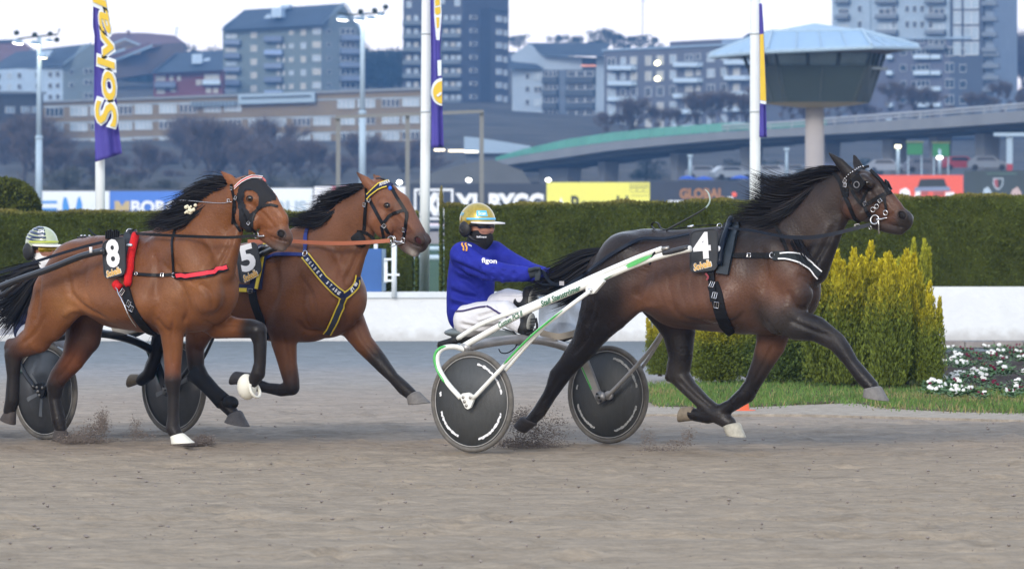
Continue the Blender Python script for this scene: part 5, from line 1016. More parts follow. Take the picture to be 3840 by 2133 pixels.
# ================================================================== horses
def coat_mat(name, rough):
    if name in MATS: return MATS[name]
    m = mat(name, (0, 0, 0), rough=rough, spec=0.2, var=0.26, vscale=4.0, bump=0.22, bscale=60.0, attr=True, sheen=0.03)
    t = m.node_tree; N = t.nodes; L = t.links; b = N['Principled BSDF']; geo = [x for x in N if x.type == 'NEW_GEOMETRY'][0]
    mp = N.new('ShaderNodeMapping'); mp.inputs['Scale'].default_value = (1, 1, 2.2); L.new(geo.outputs['Position'], mp.inputs[0])        # streaks of short hair and damp patches
    n = N.new('ShaderNodeTexNoise'); n.inputs['Scale'].default_value = 130; n.inputs['Detail'].default_value = 3; L.new(mp.outputs[0], n.inputs['Vector'])
    n2 = N.new('ShaderNodeTexNoise'); n2.inputs['Scale'].default_value = 2.6; n2.inputs['Detail'].default_value = 4; L.new(geo.outputs['Position'], n2.inputs['Vector'])
    r = N.new('ShaderNodeMapRange'); r.inputs['From Min'].default_value = .35; r.inputs['From Max'].default_value = .68; r.inputs['To Min'].default_value = rough - .10; r.inputs['To Max'].default_value = rough + .18; L.new(n2.outputs['Fac'], r.inputs[0]); L.new(r.outputs[0], b.inputs['Roughness'])
    old = b.inputs['Base Color'].links[0].from_socket; mr = N.new('ShaderNodeMapRange'); mr.inputs['From Min'].default_value = .3; mr.inputs['From Max'].default_value = .7; mr.inputs['To Min'].default_value = .78; mr.inputs['To Max'].default_value = 1.2; L.new(n.outputs['Fac'], mr.inputs[0])
    vm = N.new('ShaderNodeVectorMath'); vm.operation = 'SCALE'; L.new(old, vm.inputs[0]); L.new(mr.outputs[0], vm.inputs['Scale']); L.new(vm.outputs[0], b.inputs['Base Color'])
    return m
HOOFM = lambda n, c: mat(n, c, rough=0.65, spec=0.25, var=0.25, vscale=30)
def hoof(parent, fr, top, bot, s, m, name='hoof', label=None, wide=0.5):
    """top: (back, front) px of the coronet, bot: (heel, toe) px of the ground edge"""
    tb, tf = fr.p(*top[0], s), fr.p(*top[1], s); bb, bf = fr.p(*bot[0], s), fr.p(*bot[1], s)
    ls = []
    for t, sw in ((-0.12, 0.8), (0, 0.98), (0.08, 1.0), (0.5, 1.04), (0.93, 1.1), (1.0, 1.08)):
        b = tb.lerp(bb, t); f = tf.lerp(bf, t); c = (b + f) / 2; x = (f - b) / 2; R = x.length
        ls.append([c + x * math.cos(a) * sw + fr.n * (R * 0.86 * math.sin(a) * sw) for a in np.linspace(0, 2 * math.pi, 20, endpoint=False)])
    o = MB().rings(ls).build(name, m, parent, True)
    if label: o['label'] = label
    return o
def hair(parent, fr, guides, n, m, name, w=0.011, spread=(10, 8), s0=0.0, ds=0.05, seed=1, label=None, wild=0.12, segs=9):
    """strands blended between neighbouring guide curves; guides: list of px polylines with equal point counts"""
    rg = random.Random(seed); G = [np.array(g, float) for g in guides]; Vv = []; Ff = []
    for i in range(n):
        t = rg.random() * (len(G) - 1) if len(G) > 1 else 0; j = min(int(t), max(len(G) - 2, 0)); f = t - j
        P = G[j] * (1 - f) + G[min(j + 1, len(G) - 1)] * f
        L = rg.uniform(0.5, 1.08) * (1.22 if rg.random() < .06 else 1); sw = rg.gauss(0, 1) * (1.9 if rg.random() < .12 else 1); sv = rg.gauss(0, 1); sd = s0 + rg.gauss(0, ds); wv = rg.uniform(0, 6.28); amp = rg.uniform(0, wild)
        C = catmull(P, 24); pts = []
        nrm = np.array([-(P[-1] - P[0])[1], (P[-1] - P[0])[0]]); ln = np.linalg.norm(nrm) + 1e-6; nrm /= ln
        for q in range(segs):
            x = q / (segs - 1) * L; k = min(x, 1.0) * 23; a = int(min(k, 22)); c = C[a] * (1 - (k - a)) + C[a + 1] * (k - a)
            if x > 1: c = C[23] + (C[23] - C[22]) * (x - 1) * 23
            o = nrm * (spread[0] * sw * (0.35 + x) * 0.7 + amp * ln * 0.25 * math.sin(wv + x * 5) * x * x) + np.array([0, spread[1] * sv * 0.3])
            pts.append(fr.p(c[0] + o[0], c[1] + o[1], sd * (0.4 + 1.2 * x)))
        ww = w * rg.uniform(0.5, 1.3); k0 = len(Vv); tw = rg.uniform(-0.9, 0.9)
        for q in range(segs):
            T = (pts[min(q + 1, segs - 1)] - pts[max(q - 1, 0)]).normalized(); sd_ = T.cross(fr.n + Vector((0, 0, tw))).normalized()
            wq = ww * (1 - (q / (segs - 1)) ** 1.6) * 0.5 + 0.0004
            Vv += [pts[q] - sd_ * wq, pts[q] + sd_ * wq]
        Ff += [[k0 + 2 * q, k0 + 2 * q + 1, k0 + 2 * q + 3, k0 + 2 * q + 2] for q in range(segs - 1)]
    o = add_mesh(name, Vv, Ff, m, parent, True)
    if label: o['label'] = label
    return o
def eye(parent, fr, cast, u, v, r=11):
    h, nr = cast.hit(u, v); R = r * fr.px(h); c = h - nr * R * 0.55
    o = MB().ellip(c, fr.e * R * 1.15, fr.n * R, Vector((0, 0, R * 0.9)), 16, 10).build('eye', mat('horse_eye', (0.008, 0.006, 0.005), 0.05, 0.6, var=0, coat=1), parent, True)
    mb = MB()                                        # eyelid rim
    t = Vector((0, 0, 1)); x = nr.cross(t).normalized()
    pts = [h + nr * 0.002 + x * math.cos(a) * R * 1.35 + t * (math.sin(a) * R * 0.95) for a in np.linspace(0, 2 * math.pi, 17)]
    mb.tube(pts, R * 0.22, 6, caps=False).build('eyelid', mat('eyelid', (0.02, 0.014, 0.011), 0.5, var=0), o, True)
    return o
def nostril(parent, cast, u, v, w, hgt, ang, inner=(.006, .004, .004), rimc=(.05, .035, .03)):
    h, nr = cast.hit(u, v)
    if h is None: return
    k = cast.fr.px(h); y = Vector((0, 0, 1)); y = (y - nr * y.dot(nr)).normalized(); x = y.cross(nr); a = math.radians(ang)
    X = x * math.cos(a) + y * math.sin(a); Y = y * math.cos(a) - x * math.sin(a)
    o = MB().ellip(h - nr * .004, X * w * k, Y * hgt * k, nr * .010, 16, 8).build('nostril', mat('nostril_inside_%d' % int(inner[0] * 1000), inner, .6, .2, var=0), parent, True)
    pts = [h + nr * .003 + X * (math.cos(t) * w * k * 1.05) + Y * (math.sin(t) * hgt * k * 1.05) for t in np.linspace(math.radians(-30), math.radians(250), 18)]
    MB().tube(pts, [.002] + [.0055] * 16 + [.002], 6).build('nostril_rim', mat('nostril_rim_%d' % int(rimc[0] * 1000), rimc, .55, .25, var=.1), o, True)
def strap(parent, cast, pts, w_px, m, name, n=None, lift=0.007, th=0.006, label=None):
    n = n or max(4, int(sum(math.dist(a[:2], b[:2]) for a, b in zip(pts[:-1], pts[1:])) / 14))
    P, N_ = cast.path(pts, n, lift); w = w_px * cast.fr.px(P[0])
    o = MB().ribbon(P, N_, w, th).build(name, m, parent, False)
    if label: o['label'] = label
    return o
def ring(parent, cast, u, v, R, r, m, name='ring', sx=0.9, lift=0.014):
    h, nr = cast.hit(u, v)
    if h is None: h = at(u, v, cast.fr.p(u, v, 0.12).y); nr = cast.fr.n
    k = cast.fr.px(h); return MB().torus(h + nr * lift, (nr + cast.fr.n * 0.6).normalized(), R * k, r * k, 20, 6).build(name, m, parent, True)
def buckle(parent, cast, u, v, w, hgt, ang, m, name='buckle', lift=0.016):
    h, nr = cast.hit(u, v)
    if h is None: h = at(u, v, cast.fr.p(u, v, 0.15).y); nr = cast.fr.n
    k = cast.fr.px(h); y = Vector((0, 0, 1)); y = (y - nr * y.dot(nr)).normalized(); x = y.cross(nr).normalized()
    a = math.radians(ang); X = x * math.cos(a) + y * math.sin(a); Y = y * math.cos(a) - x * math.sin(a); c = h + nr * lift
    cs = [c + X * (w * k * i) + Y * (hgt * k * j) for i, j in ((-1, -1), (1, -1), (1, 1), (-1, 1), (-1, -1))]
    mb = MB(); mb.tube(cs, 1.7 * k, 6); mb.tube([c - X * w * k, c + X * w * k * 1.1], 1.2 * k, 5)
    return mb.build(name, m, parent)
LEA = mat('black_leather', (0.008, 0.008, 0.009), 0.42, 0.16, var=0.2, vscale=20)
LEAB = mat('blue_black_leather', (0.006, 0.010, 0.019), 0.36, 0.2, var=0.2, vscale=20)
STEEL = mat('polished_steel', (0.62, 0.62, 0.63), 0.22, 0.5, metal=1.0, var=0.1)
WEBB = mat('black_webbing', (0.009, 0.009, 0.01), 0.75, 0.2, var=0.2, vscale=60)
WHITE = mat('white_print', (0.82, 0.82, 0.82), 0.5, var=0.02)
GOLDP = mat('gold_print', (0.75, 0.42, 0.06), 0.5, var=0.05)
PLATE = mat('plate_rubber', (0.034, 0.037, 0.041), 0.5, 0.4, var=0.25, vscale=12)
HAIRB = mat('black_hair', (0.008, 0.007, 0.008), 0.5, 0.16, var=0.5, vscale=8)

def number_plate(parent, fr, corners, digit, s, digit_box, logo_c, logo_wh, tilt):
    """corners TL TR BR BL in px"""
    P = [fr.p(u, v, s) for u, v in corners]; n = ((P[1] - P[0]).cross(P[3] - P[0])).normalized()
    if n.y > 0: n = -n
    poly = []
    for i in range(4):
        a, b, c = P[i - 1], P[i], P[(i + 1) % 4]; d1 = (a - b).normalized(); d2 = (c - b).normalized(); r = 0.05
        for t in np.linspace(0, 1, 6):
            p0 = b + d1 * r; p1 = b + d2 * r; poly.append(p0 * (1 - t) ** 2 + b * 2 * t * (1 - t) + p1 * t * t)
    o = MB().prism(poly, -n * 0.012).build('number_plate', PLATE, parent)
    c = sum(P, Vector()) / 4
    rim = MB().tube([p + n * 0.001 for p in poly] + [poly[0] + n * 0.001, poly[1] + n * 0.001], 0.005, 6, caps=False).build('rim', mat('plate_rim', (0.03, 0.033, 0.038), 0.45, var=0), o, True)
    def onpl(u, v):
        d = Vector(((u - UH) / F, 1, -(v - VH) / F)); C = Vector((0, 0, HC)); t = (P[0] - C).dot(n) / d.dot(n); return C + d * t + n * 0.003
    a = math.radians(tilt); k = fr.px(c)
    X = (onpl(logo_c[0] + 50 * math.cos(a), logo_c[1] - 50 * math.sin(a)) - onpl(*logo_c)).normalized(); Y = n.cross(X)
    if Y.z < 0: Y = -Y
    f = lambda px: (onpl(logo_c[0] + px, logo_c[1]) - onpl(*logo_c)).length
    fit_text(digit, onpl(*digit_box[:2]), X, Y, f(digit_box[2]), digit_box[3] * k, WHITE, o, 'digit', bold=0.035, shear=0.0)
    lc = onpl(*logo_c); a2 = math.radians(10); X2 = X * math.cos(a2) + Y * math.sin(a2); Y2 = Y * math.cos(a2) - X * math.sin(a2)
    fit_text("Solvalla", lc, X2, Y2, f(logo_wh[0]) * 1.08, logo_wh[1] * k * 1.15, WHITE, o, 'lettering', bold=0.06, shear=0.25, th=0.002)
    fit_text("Solvalla", lc + n * 0.003, X2, Y2, f(logo_wh[0]), logo_wh[1] * k, GOLDP, o, 'lettering', bold=0.02, shear=0.25, th=0.002)
    return o

# ---------------------------------------------------------------- horse 4: dark brown leader
def horse4():
    fr = Frame(2600, 38.0, 30); B = Body(fr)
    br = (0.082, 0.043, 0.029); dk = (0.026, 0.018, 0.015); bk = (0.013, 0.011, 0.011); gr = (0.028, 0.024, 0.022); rd = (0.098, 0.046, 0.028); nk = (0.036, 0.024, 0.019)
    # trunk
    B.chain([(2305, 1045, 0, 118, .8), (2360, 1008, 0, 136, .85), (2450, 1020, 0, 152, .85), (2560, 1050, 0, 182, .82), (2690, 1054, 0, 190, .82), (2790, 1058, 0, 195, .80), (2880, 1072, 0, 185, .76), (2935, 1085, 0, 150, .78)],
            cols=[dk, dk, br, br, br, br, br, dk], k=0.05)
    B.chain([(2330, 925, 0, 44, 1.2), (2420, 905, 0, 44, 1.2), (2540, 915, 0, 46, 1.3), (2660, 905, 0, 48, .9), (2760, 895, 0, 52, .7), (2850, 880, 0, 60, .55)], cols=[bk, bk, dk, dk, dk, dk], k=0.06)
    B.chain([(2450, 1100, .17, 60), (2580, 1140, .2, 70), (2720, 1130, .22, 80)], cols=[rd, br, br], k=0.08)
    # chest
    B.both([(2938, 1070, .10, 76, .9), (2922, 1150, .11, 66, .9)], cols=[dk, bk], k=0.06)
    B.chain([(2905, 960, .14, 92, .8), (2960, 1040, .17, 82, .75), (2985, 1100, .17, 66, .8)], cols=[nk, br, dk], k=0.05)      # shoulder
    B.chain([(2830, 950, .12, 90, .7), (2900, 1120, .18, 74, .7), (2925, 1195, .17, 62, .9)], cols=[dk, br, gr], k=0.05)       # triceps
    # neck and head
    B.chain([(3150, 735, 0, 80, .52), (3065, 812, 0, 112, .5), (2975, 895, 0, 138, .52), (2890, 985, 0, 160, .65)], cols=[nk, nk, nk, dk], k=0.06)
    B.chain([(3150, 668, 0, 34, .8), (3030, 735, 0, 36, .9), (2920, 800, 0, 40, .9), (2820, 860, 0, 46, .9)], cols=[bk, bk, bk, bk], k=0.05)
    B.chain([(3140, 830, .03, 34, .8), (3100, 910, .05, 46, .8), (3050, 1010, .06, 60, .9)], cols=[bk, bk, bk], k=0.05)
    B.chain([(3185, 700, 0, 66, .62), (3225, 752, 0, 80, .5), (3262, 745, 0, 70, .52), (3312, 778, 0, 56, .5), (3352, 808, 0, 46, .55), (3385, 826, 0, 42, .68)], cols=[nk, nk, nk, rd, rd, gr], k=0.035)
    B.chain([(3212, 678, 0, 46, .8), (3262, 690, 0, 44, .75), (3308, 738, 0, 42, .62), (3352, 780, 0, 34, .6)], cols=[nk, nk, dk, rd], k=0.03)
    B.both([(3205, 775, .07, 52, .6), (3222, 790, .065, 44, .6)], cols=[nk, nk], k=0.03)        # jowl
    B.both([(3236, 676, .075, 24, .8), (3262, 690, .078, 18, .8)], cols=[dk, dk], k=0.035)      # eye socket
    B.both([(3285, 735, .055, 16, .7), (3345, 790, .045, 10, .7)], cols=[nk, rd], k=0.03)       # facial crest
    B.chain([(3290, 835, 0, 28, .8), (3345, 856, 0, 22, .9), (3375, 862, 0, 20, 1.0)], cols=[gr, gr, gr], k=0.02)   # lower jaw, lip
    B.both([(3384, 810, .042, 17, .6), (3396, 818, .038, 15, .6)], cols=[gr, gr], k=0.02)
    B.both([(3384, 806, .085, 11, 1.2), (3380, 818, .085, 10, 1.2)], cols=[(.006, .004, .004)] * 2, k=0.012, op='sub')
    B.chain([(3395, 856, 0.062, 3, 5), (3325, 840, 0.062, 3, 5)], cols=[bk, bk], k=0.01, op='sub')      # mouth line
    for nd in ([(3188, 655, .055, 25, .7), (3150, 612, .075, 19, .6), (3104, 570, .085, 4, .6)], [(3226, 645, -.055, 22, .7), (3213, 612, -.075, 17, .6), (3202, 578, -.08, 4, .6)]):
        B.chain(nd, col=bk, k=0.02)
    # hind legs
    B.chain([(2345, 985, .13, 112, .7), (2285, 1095, .17, 105, .7), (2245, 1190, .17, 80, .75), (2198, 1285, .155, 55, .85), (2118, 1385, .15, 38, .85), (2094, 1422, .15, 35, .85), (2060, 1482, .15, 26), (2022, 1543, .15, 26), (1992, 1575, .15, 22)],
            cols=[dk, dk, bk, bk, bk, bk, bk, gr, gr], k=0.045)
    B.chain([(2365, 1090, .17, 88, .65), (2300, 1180, .17, 62, .7), (2248, 1236, .165, 42, .8)], cols=[br, dk, bk], k=0.05)
    B.chain([(2168, 1330, .15, 26), (2085, 1402, .15, 24), (2072, 1425, .15, 16)], col=bk, k=0.03)
    B.chain([(2440, 1050, -.13, 110, .7), (2510, 1150, -.16, 92, .7), (2545, 1240, -.16, 66, .8), (2552, 1330, -.15, 48, .85), (2545, 1405, -.15, 42, .85), (2585, 1455, -.15, 32), (2640, 1510, -.15, 29), (2700, 1562, -.15, 31), (2735, 1585, -.15, 26)],
            cols=[dk, bk, bk, bk, gr, gr, gr, gr, gr], k=0.045)
    B.chain([(2530, 1370, -.15, 28), (2512, 1412, -.15, 20)], col=gr, k=0.02)
    # fore legs
    B.chain([(2955, 1165, .16, 78, .8), (2985, 1215, .16, 60, .8), (3060, 1232, .155, 48, .85), (3135, 1280, .15, 37, .85), (3160, 1310, .15, 33), (3195, 1362, .15, 26), (3235, 1412, .15, 29), (3268, 1448, .15, 27)],
            cols=[gr, gr, bk, gr, bk, bk, bk, bk], k=0.04)
    B.chain([(2905, 1215, -.12, 72, .8), (2890, 1290, -.14, 58, .8), (2860, 1360, -.145, 42, .85), (2822, 1440, -.15, 31), (2798, 1478, -.15, 34), (2745, 1518, -.15, 25), (2690, 1548, -.15, 26), (2655, 1560, -.15, 28), (2612, 1556, -.15, 24), (2590, 1550, -.15, 24)],
            cols=[bk, rd, dk, bk, bk, bk, bk, bk, bk, bk], k=0.03)
    Vv, Q, Cc = B.mesh()
    Vv, Q = sculpt(Vv, Q, fr, [([(2212, 1050), (2222, 1140), (2200, 1230)], 16, -0.0170), ([(2425, 990), (2405, 1070), (2385, 1120)], 22, -0.0204), ([(2385, 1165), (2430, 1148), (2470, 1150)], 14, 0.0119),
        ([(2850, 920), (2872, 1010), (2862, 1110)], 18, -0.0170), ([(3128, 845), (3085, 935), (3040, 1010)], 13, -0.0204), ([(3105, 830), (3050, 925), (2990, 1010)], 20, 0.0136), ([(2872, 1200), (2900, 1240), (2945, 1262)], 10, -0.0170),
        ([(2960, 1200), (3040, 1236), (3120, 1262)], 9, -0.0119), ([(2950, 1085), (2985, 1150), (3020, 1165)], 12, -0.0170), ([(2990, 1030), (3035, 1050), (3050, 1090)], 14, -0.0119), ([(2240, 1180), (2200, 1265), (2150, 1330)], 9, -0.0119),
        ([(2100, 1400), (2075, 1450), (2040, 1510)], 6, -0.0102), ([(2540, 1420), (2600, 1480), (2680, 1545)], 8, -0.0102), ([(2900, 1290), (2860, 1370), (2825, 1430)], 8, -0.0102), ([(3250, 700), (3285, 742), (3330, 780)], 8, -0.0102), ([(3222, 800), (3245, 760), (3240, 720)], 9, -0.0085), ([(3275, 812), (3320, 815), (3350, 800)], 7, -0.0068),
        ([(2500, 1120), (2560, 1190), (2680, 1215)], 16, -0.0102), ([(2800, 1170), (2760, 1200), (2700, 1215)], 14, -0.0102)] + [([(2480 + i * 42, 960), (2465 + i * 42, 1060), (2490 + i * 42, 1160)], 9, -.005) for i in range(5)])
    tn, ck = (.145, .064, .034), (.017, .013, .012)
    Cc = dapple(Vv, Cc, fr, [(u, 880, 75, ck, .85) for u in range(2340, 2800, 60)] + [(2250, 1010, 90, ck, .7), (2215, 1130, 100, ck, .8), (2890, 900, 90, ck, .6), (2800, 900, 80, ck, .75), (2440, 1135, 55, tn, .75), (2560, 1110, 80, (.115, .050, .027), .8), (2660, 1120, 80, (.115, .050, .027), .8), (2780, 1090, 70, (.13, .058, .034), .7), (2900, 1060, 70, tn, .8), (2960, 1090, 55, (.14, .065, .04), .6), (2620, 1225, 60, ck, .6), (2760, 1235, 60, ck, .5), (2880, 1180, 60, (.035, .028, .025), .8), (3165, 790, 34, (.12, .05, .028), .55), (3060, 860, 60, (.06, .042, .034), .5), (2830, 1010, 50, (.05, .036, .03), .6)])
    H = add_quads('race_horse', Vv, Q, coat_mat('dark_bay_coat', 0.33), col=Cc, loc=tuple(fr.O))
    tag(H, 'dark brown horse wearing number 4, leading with its neck stretched forward', 'horse', 'trotting race horses')
    ct = Caster(Vv, Q, fr)
    hm = HOOFM('hoof_grey', (0.17, 0.16, 0.15)); hl = HOOFM('hoof_pale', (0.42, 0.40, 0.33)); ho = HOOFM('hoof_ochre', (0.20, 0.165, 0.12))
    hoof(H, fr, ((3241, 1458), (3306, 1452)), ((3243, 1488), (3328, 1503)), .15, hm)
    hoof(H, fr, ((2713, 1600), (2776, 1588)), ((2730, 1632), (2793, 1640)), -.15, hl, label='pale front edged hoof')
    hoof(H, fr, ((2608, 1575), (2595, 1522)), ((2546, 1580), (2556, 1528)), -.15, ho)
    hoof(H, fr, ((1955, 1562), (2012, 1590)), ((1930, 1595), (1968, 1622)), .15, HOOFM('hoof_dark', (0.06, 0.05, 0.045)))
    eye(H, fr, ct, 3250, 686, 9)
    nostril(H, ct, 3384, 807, 18, 14, -35, rimc=(.035, .026, .022))
    # mane
    g = [[(3165, 640), (3120, 632), (3060, 640), (2990, 655)], [(3120, 652), (3060, 655), (2980, 675), (2905, 690)], [(3070, 685), (3000, 690), (2930, 690), (2850, 660)],
         [(3035, 705), (2970, 715), (2900, 705), (2830, 672)], [(3000, 730), (2930, 745), (2870, 735), (2812, 705)], [(2960, 758), (2900, 775), (2840, 775), (2780, 775)],
         [(2920, 790), (2860, 810), (2800, 808), (2740, 818)], [(2870, 825), (2830, 835), (2780, 838), (2720, 832)]]
    hair(H, fr, g, 1900, HAIRB, 'mane', w=0.006, spread=(13, 10), s0=.03, ds=.035, seed=4)
    g2 = [[(3060, 700), (3010, 740), (2960, 775), (2900, 800)], [(3010, 735), (2960, 790), (2910, 815), (2840, 835)], [(2960, 775), (2920, 820), (2870, 840), (2800, 845)]]
    hair(H, fr, g2, 420, HAIRB, 'mane', w=0.008, spread=(14, 10), s0=.1, ds=.02, seed=5, wild=.06, label='lower locks of the mane lying on the neck')
    hair(H, fr, [[(2985, 860), (3010, 915), (3035, 960), (3070, 1000)], [(2940, 850), (2960, 900), (2990, 960), (3010, 1010)]], 40, HAIRB, 'mane', w=0.006, spread=(18, 6), s0=.19, ds=.01, seed=6, wild=.03, label='thin strands on the neck side')
    # tail
    g = [[(2262, 942), (2190, 948), (2110, 990), (2010, 1040)], [(2262, 955), (2180, 985), (2090, 1040), (1990, 1075)], [(2258, 970), (2190, 1020), (2100, 1080), (1985, 1100)], [(2255, 990), (2190, 1060), (2110, 1110), (2010, 1120)], [(2250, 1000), (2200, 1070), (2140, 1120), (2060, 1150)]]
    hair(H, fr, g, 1100, HAIRB, 'tail', w=0.010, spread=(16, 12), s0=0.0, ds=.05, seed=8, wild=.16)
    # bridle
    BR = thing_part = MB(); P, N_ = ct.path([(3120, 640), (3150, 680), (3165, 725), (3185, 770), (3205, 815), (3225, 834)], 22); MB
    bd = MB().ribbon(P, N_, 0.030, 0.006).build('bridle', LEA, H)
    for pts, w in (([(3165, 712), (3200, 660), (3238, 632), (3258, 626)], 11), ([(3262, 640), (3296, 672), (3318, 700), (3332, 728)], 16), ([(3318, 676), (3322, 705), (3322, 730)], 12),
                   ([(3240, 772), (3275, 752), (3310, 732), (3342, 722)], 14), ([(3185, 690), (3205, 735), (3225, 762), (3242, 775)], 12), ([(3242, 775), (3252, 800), (3268, 820)], 13),
                   ([(3318, 735), (3300, 755), (3284, 770)], 11), ([(3316, 745), (3322, 770), (3325, 788)], 10), ([(3178, 705), (3178, 740)], 13), ([(3262, 700), (3250, 720), (3235, 745), (3225, 760)], 9)):
        strap(bd, ct, pts, w, LEA, 'strap')
    for u, v in np.array(catmull([(3172, 668), (3190, 650), (3212, 638), (3235, 628), (3256, 628)], 13)):
        h, nr = ct.hit(u, v)
        if h is not None: MB().ellip(h + nr * .012, fr.e * .006, fr.n * .006, (0, 0, .006), 8, 6).build('stud', STEEL, bd, True)
    for u, v, R, r in ((3276, 785, 9, 2), (3290, 773, 8, 2), (3324, 797, 9, 2.4), (3269, 850, 8, 2)): ring(bd, ct, u, v, R, r, STEEL)
    ring(bd, ct, 3283, 826, 17, 3.4, STEEL, 'bit_ring')
    P, N_ = ct.path([(3290, 828), (3310, 822), (3334, 818)], 6, 0.0238); MB().tube(P, [.012, .011, .009, .007, .005, .003], 8).build('bit', STEEL, bd, True)
    P, N_ = ct.path([(3292, 812), (3300, 840), (3302, 870)], 6, 0.0238); MB().tube(P, .006, 8).build('bit_shank', STEEL, bd, True)
    for u, v, a in ((3172, 680, 70), (3172, 694, 80), (3238, 765, 30), (3304, 750, 30), (3218, 847, 10)): buckle(bd, ct, u, v, 8, 6, a, STEEL)
    # blinkers
    for sgn, q in ((1, [(3195, 668), (3222, 652), (3243, 690), (3218, 722), (3194, 705)]), (-1, [(3318, 672), (3330, 680), (3345, 710), (3335, 715), (3322, 705)])):
        P = [fr.p(u, v, .135 if sgn > 0 else -.10) for u, v in q]
        o = MB().prism(P, -fr.n * .012).build('blinker', LEA, bd)
        if sgn > 0: MB().torus(fr.p(3212, 693, .142), fr.n, 11 * .002, .004, 18, 6).build('peephole', mat('peephole_rim', (.16, .16, .17), .4, var=0), bd, True)
    # ear cover of black cloth already reads on the ears; saddle pad, saddle, girth
    sd = MB()
    P, N_ = ct.path([(2760, 848), (2752, 880), (2730, 960), (2715, 1030)], 18, 0.0272); sd.ribbon(P, N_, 48 * .002, .026)
    o = sd.build('saddle', mat('saddle_pad', (.010, .017, .024), .42, .5, var=.2), H)
    P, N_ = ct.path([(2752, 845), (2740, 870), (2720, 935), (2712, 1000)], 14, 0.0612); MB().tube(P, .022, 10).build('pad_roll', LEAB, o, True)
    P, N_ = ct.path([(2735, 850), (2722, 900), (2705, 960), (2700, 1010)], 14, .03); MB().ribbon(P, N_, .07, .02).build('skirt', LEA, o)
    tu = fr.p(2698, 848, .07); MB().torus(tu, (fr.e + fr.n).normalized(), .018, .004, 18, 6).build('terret', STEEL, o, True)
    h = fr.p(2696, 935, .33); MB().ellip(h, fr.e * .014, fr.n * .014, (0, 0, .026), 10, 8).build('tug_bolt', mat('white_plastic', (.75, .75, .75), .4, var=0), o, True)
    strap(H, ct, [(2676, 1068), (2690, 1110), (2700, 1160), (2720, 1215), (2745, 1250)], 46, WEBB, 'girth', lift=.012, th=.016)
    strap(H, ct, [(2672, 1010), (2676, 1060), (2682, 1130)], 26, LEA, 'girth_strap', lift=.03, th=.01)
    for u, v in ((2680, 1075), (2688, 1112), (2693, 1140)): buckle(H, ct, u, v, 11, 9, 80, STEEL, lift=.042)
    P, N_ = ct.path([(2658, 1030), (2668, 1045), (2662, 1058)], 6, .05); MB().tube(P, .008, 6).build('cord', mat('faded_red_cord', (.25, .05, .06), .8), H)
    # breast collar
    strap(H, ct, [(2705, 957), (2760, 960), (2820, 958), (2900, 958)], 20, WEBB, 'breast_strap', lift=.012)
    bc = strap(H, ct, [(2900, 960), (2950, 962), (3000, 976), (3040, 1000), (3072, 1028)], 34, mat('grey_black_felt', (.018, .022, .024), .8, var=.15), 'breast_collar', lift=.014, th=.014)
    strap(bc, ct, [(2925, 953), (2965, 953), (3010, 965), (3048, 988), (3078, 1016)], 5, WHITE, 'piping', lift=.023)
    strap(bc, ct, [(2920, 972), (2950, 975), (2995, 990), (3035, 1015), (3064, 1040)], 5, WHITE, 'piping', lift=.023)
    ring(H, ct, 2898, 958, 10, 2.2, STEEL); ring(H, ct, 2722, 958, 7, 1.8, STEEL); buckle(H, ct, 2813, 958, 8, 7, 0, STEEL)
    strap(H, ct, [(2900, 805), (2912, 850), (2930, 895), (2950, 940), (2956, 960)], 13, WEBB, 'neck_strap', lift=.012)
    # reins
    P = [fr.p(u, v, s) for u, v, s in ((2700, 853, .10), (2760, 858, .26), (2830, 866, .30), (2900, 880, .30), (2960, 889, .28), (3040, 890, .25), (3120, 878, .22), (3200, 858, .18), (3262, 842, .14))]
    P = [Vector(p) for p in catmull(P, 40)]; MB().ribbon(P, [fr.n] * 40, [.012 + .016 * min(1, i / 20) for i in range(40)], .006).build('rein', LEAB, H)
    buckle(H, ct, 3218, 848, 9, 8, 10, STEEL)
    P, N_ = ct.path([(2588, 886), (2500, 902), (2400, 905), (2300, 955), (2200, 1033)], 26, 0.0238)
    P = P + [P[-1].lerp(fr.p(2105, 1085, .3), t) for t in (.33, .66, 1)]; N_ = N_ + [fr.n] * 3
    MB().ribbon(P, N_, .026, .006).build('rein', LEAB, H)
    # back strap, checkrein
    P = [fr.p(u, v, 0) for u, v in ((2500, 862), (2560, 854), (2600, 848), (2690, 842))]; cr = MB().tube(P, .004, 6).build('check_rein', LEA, H, True)
    P = [fr.p(u, v, 0) for u, v in ((2580, 852), (2590, 850), (2600, 847))]; MB().tube(P, .011, 8).build('snap_hook', STEEL, H, True)
    P = [Vector(p) for p in catmull([fr.p(u, v, .02) for u, v in ((2496, 863), (2462, 862), (2444, 848), (2452, 834), (2468, 838), (2478, 855), (2500, 863))], 24)]
    MB().ribbon(P, [Vector((0, 0, 1))] * 24, .03, .005).build('rein_loop', LEA, H)
    number_plate(H, fr, [(2590, 868), (2690, 856), (2690, 1012), (2588, 1022)], "4", .36, (2633, 921, 66, 100), (2635, 994), (66, 26), 4)
    return fr, H, ct

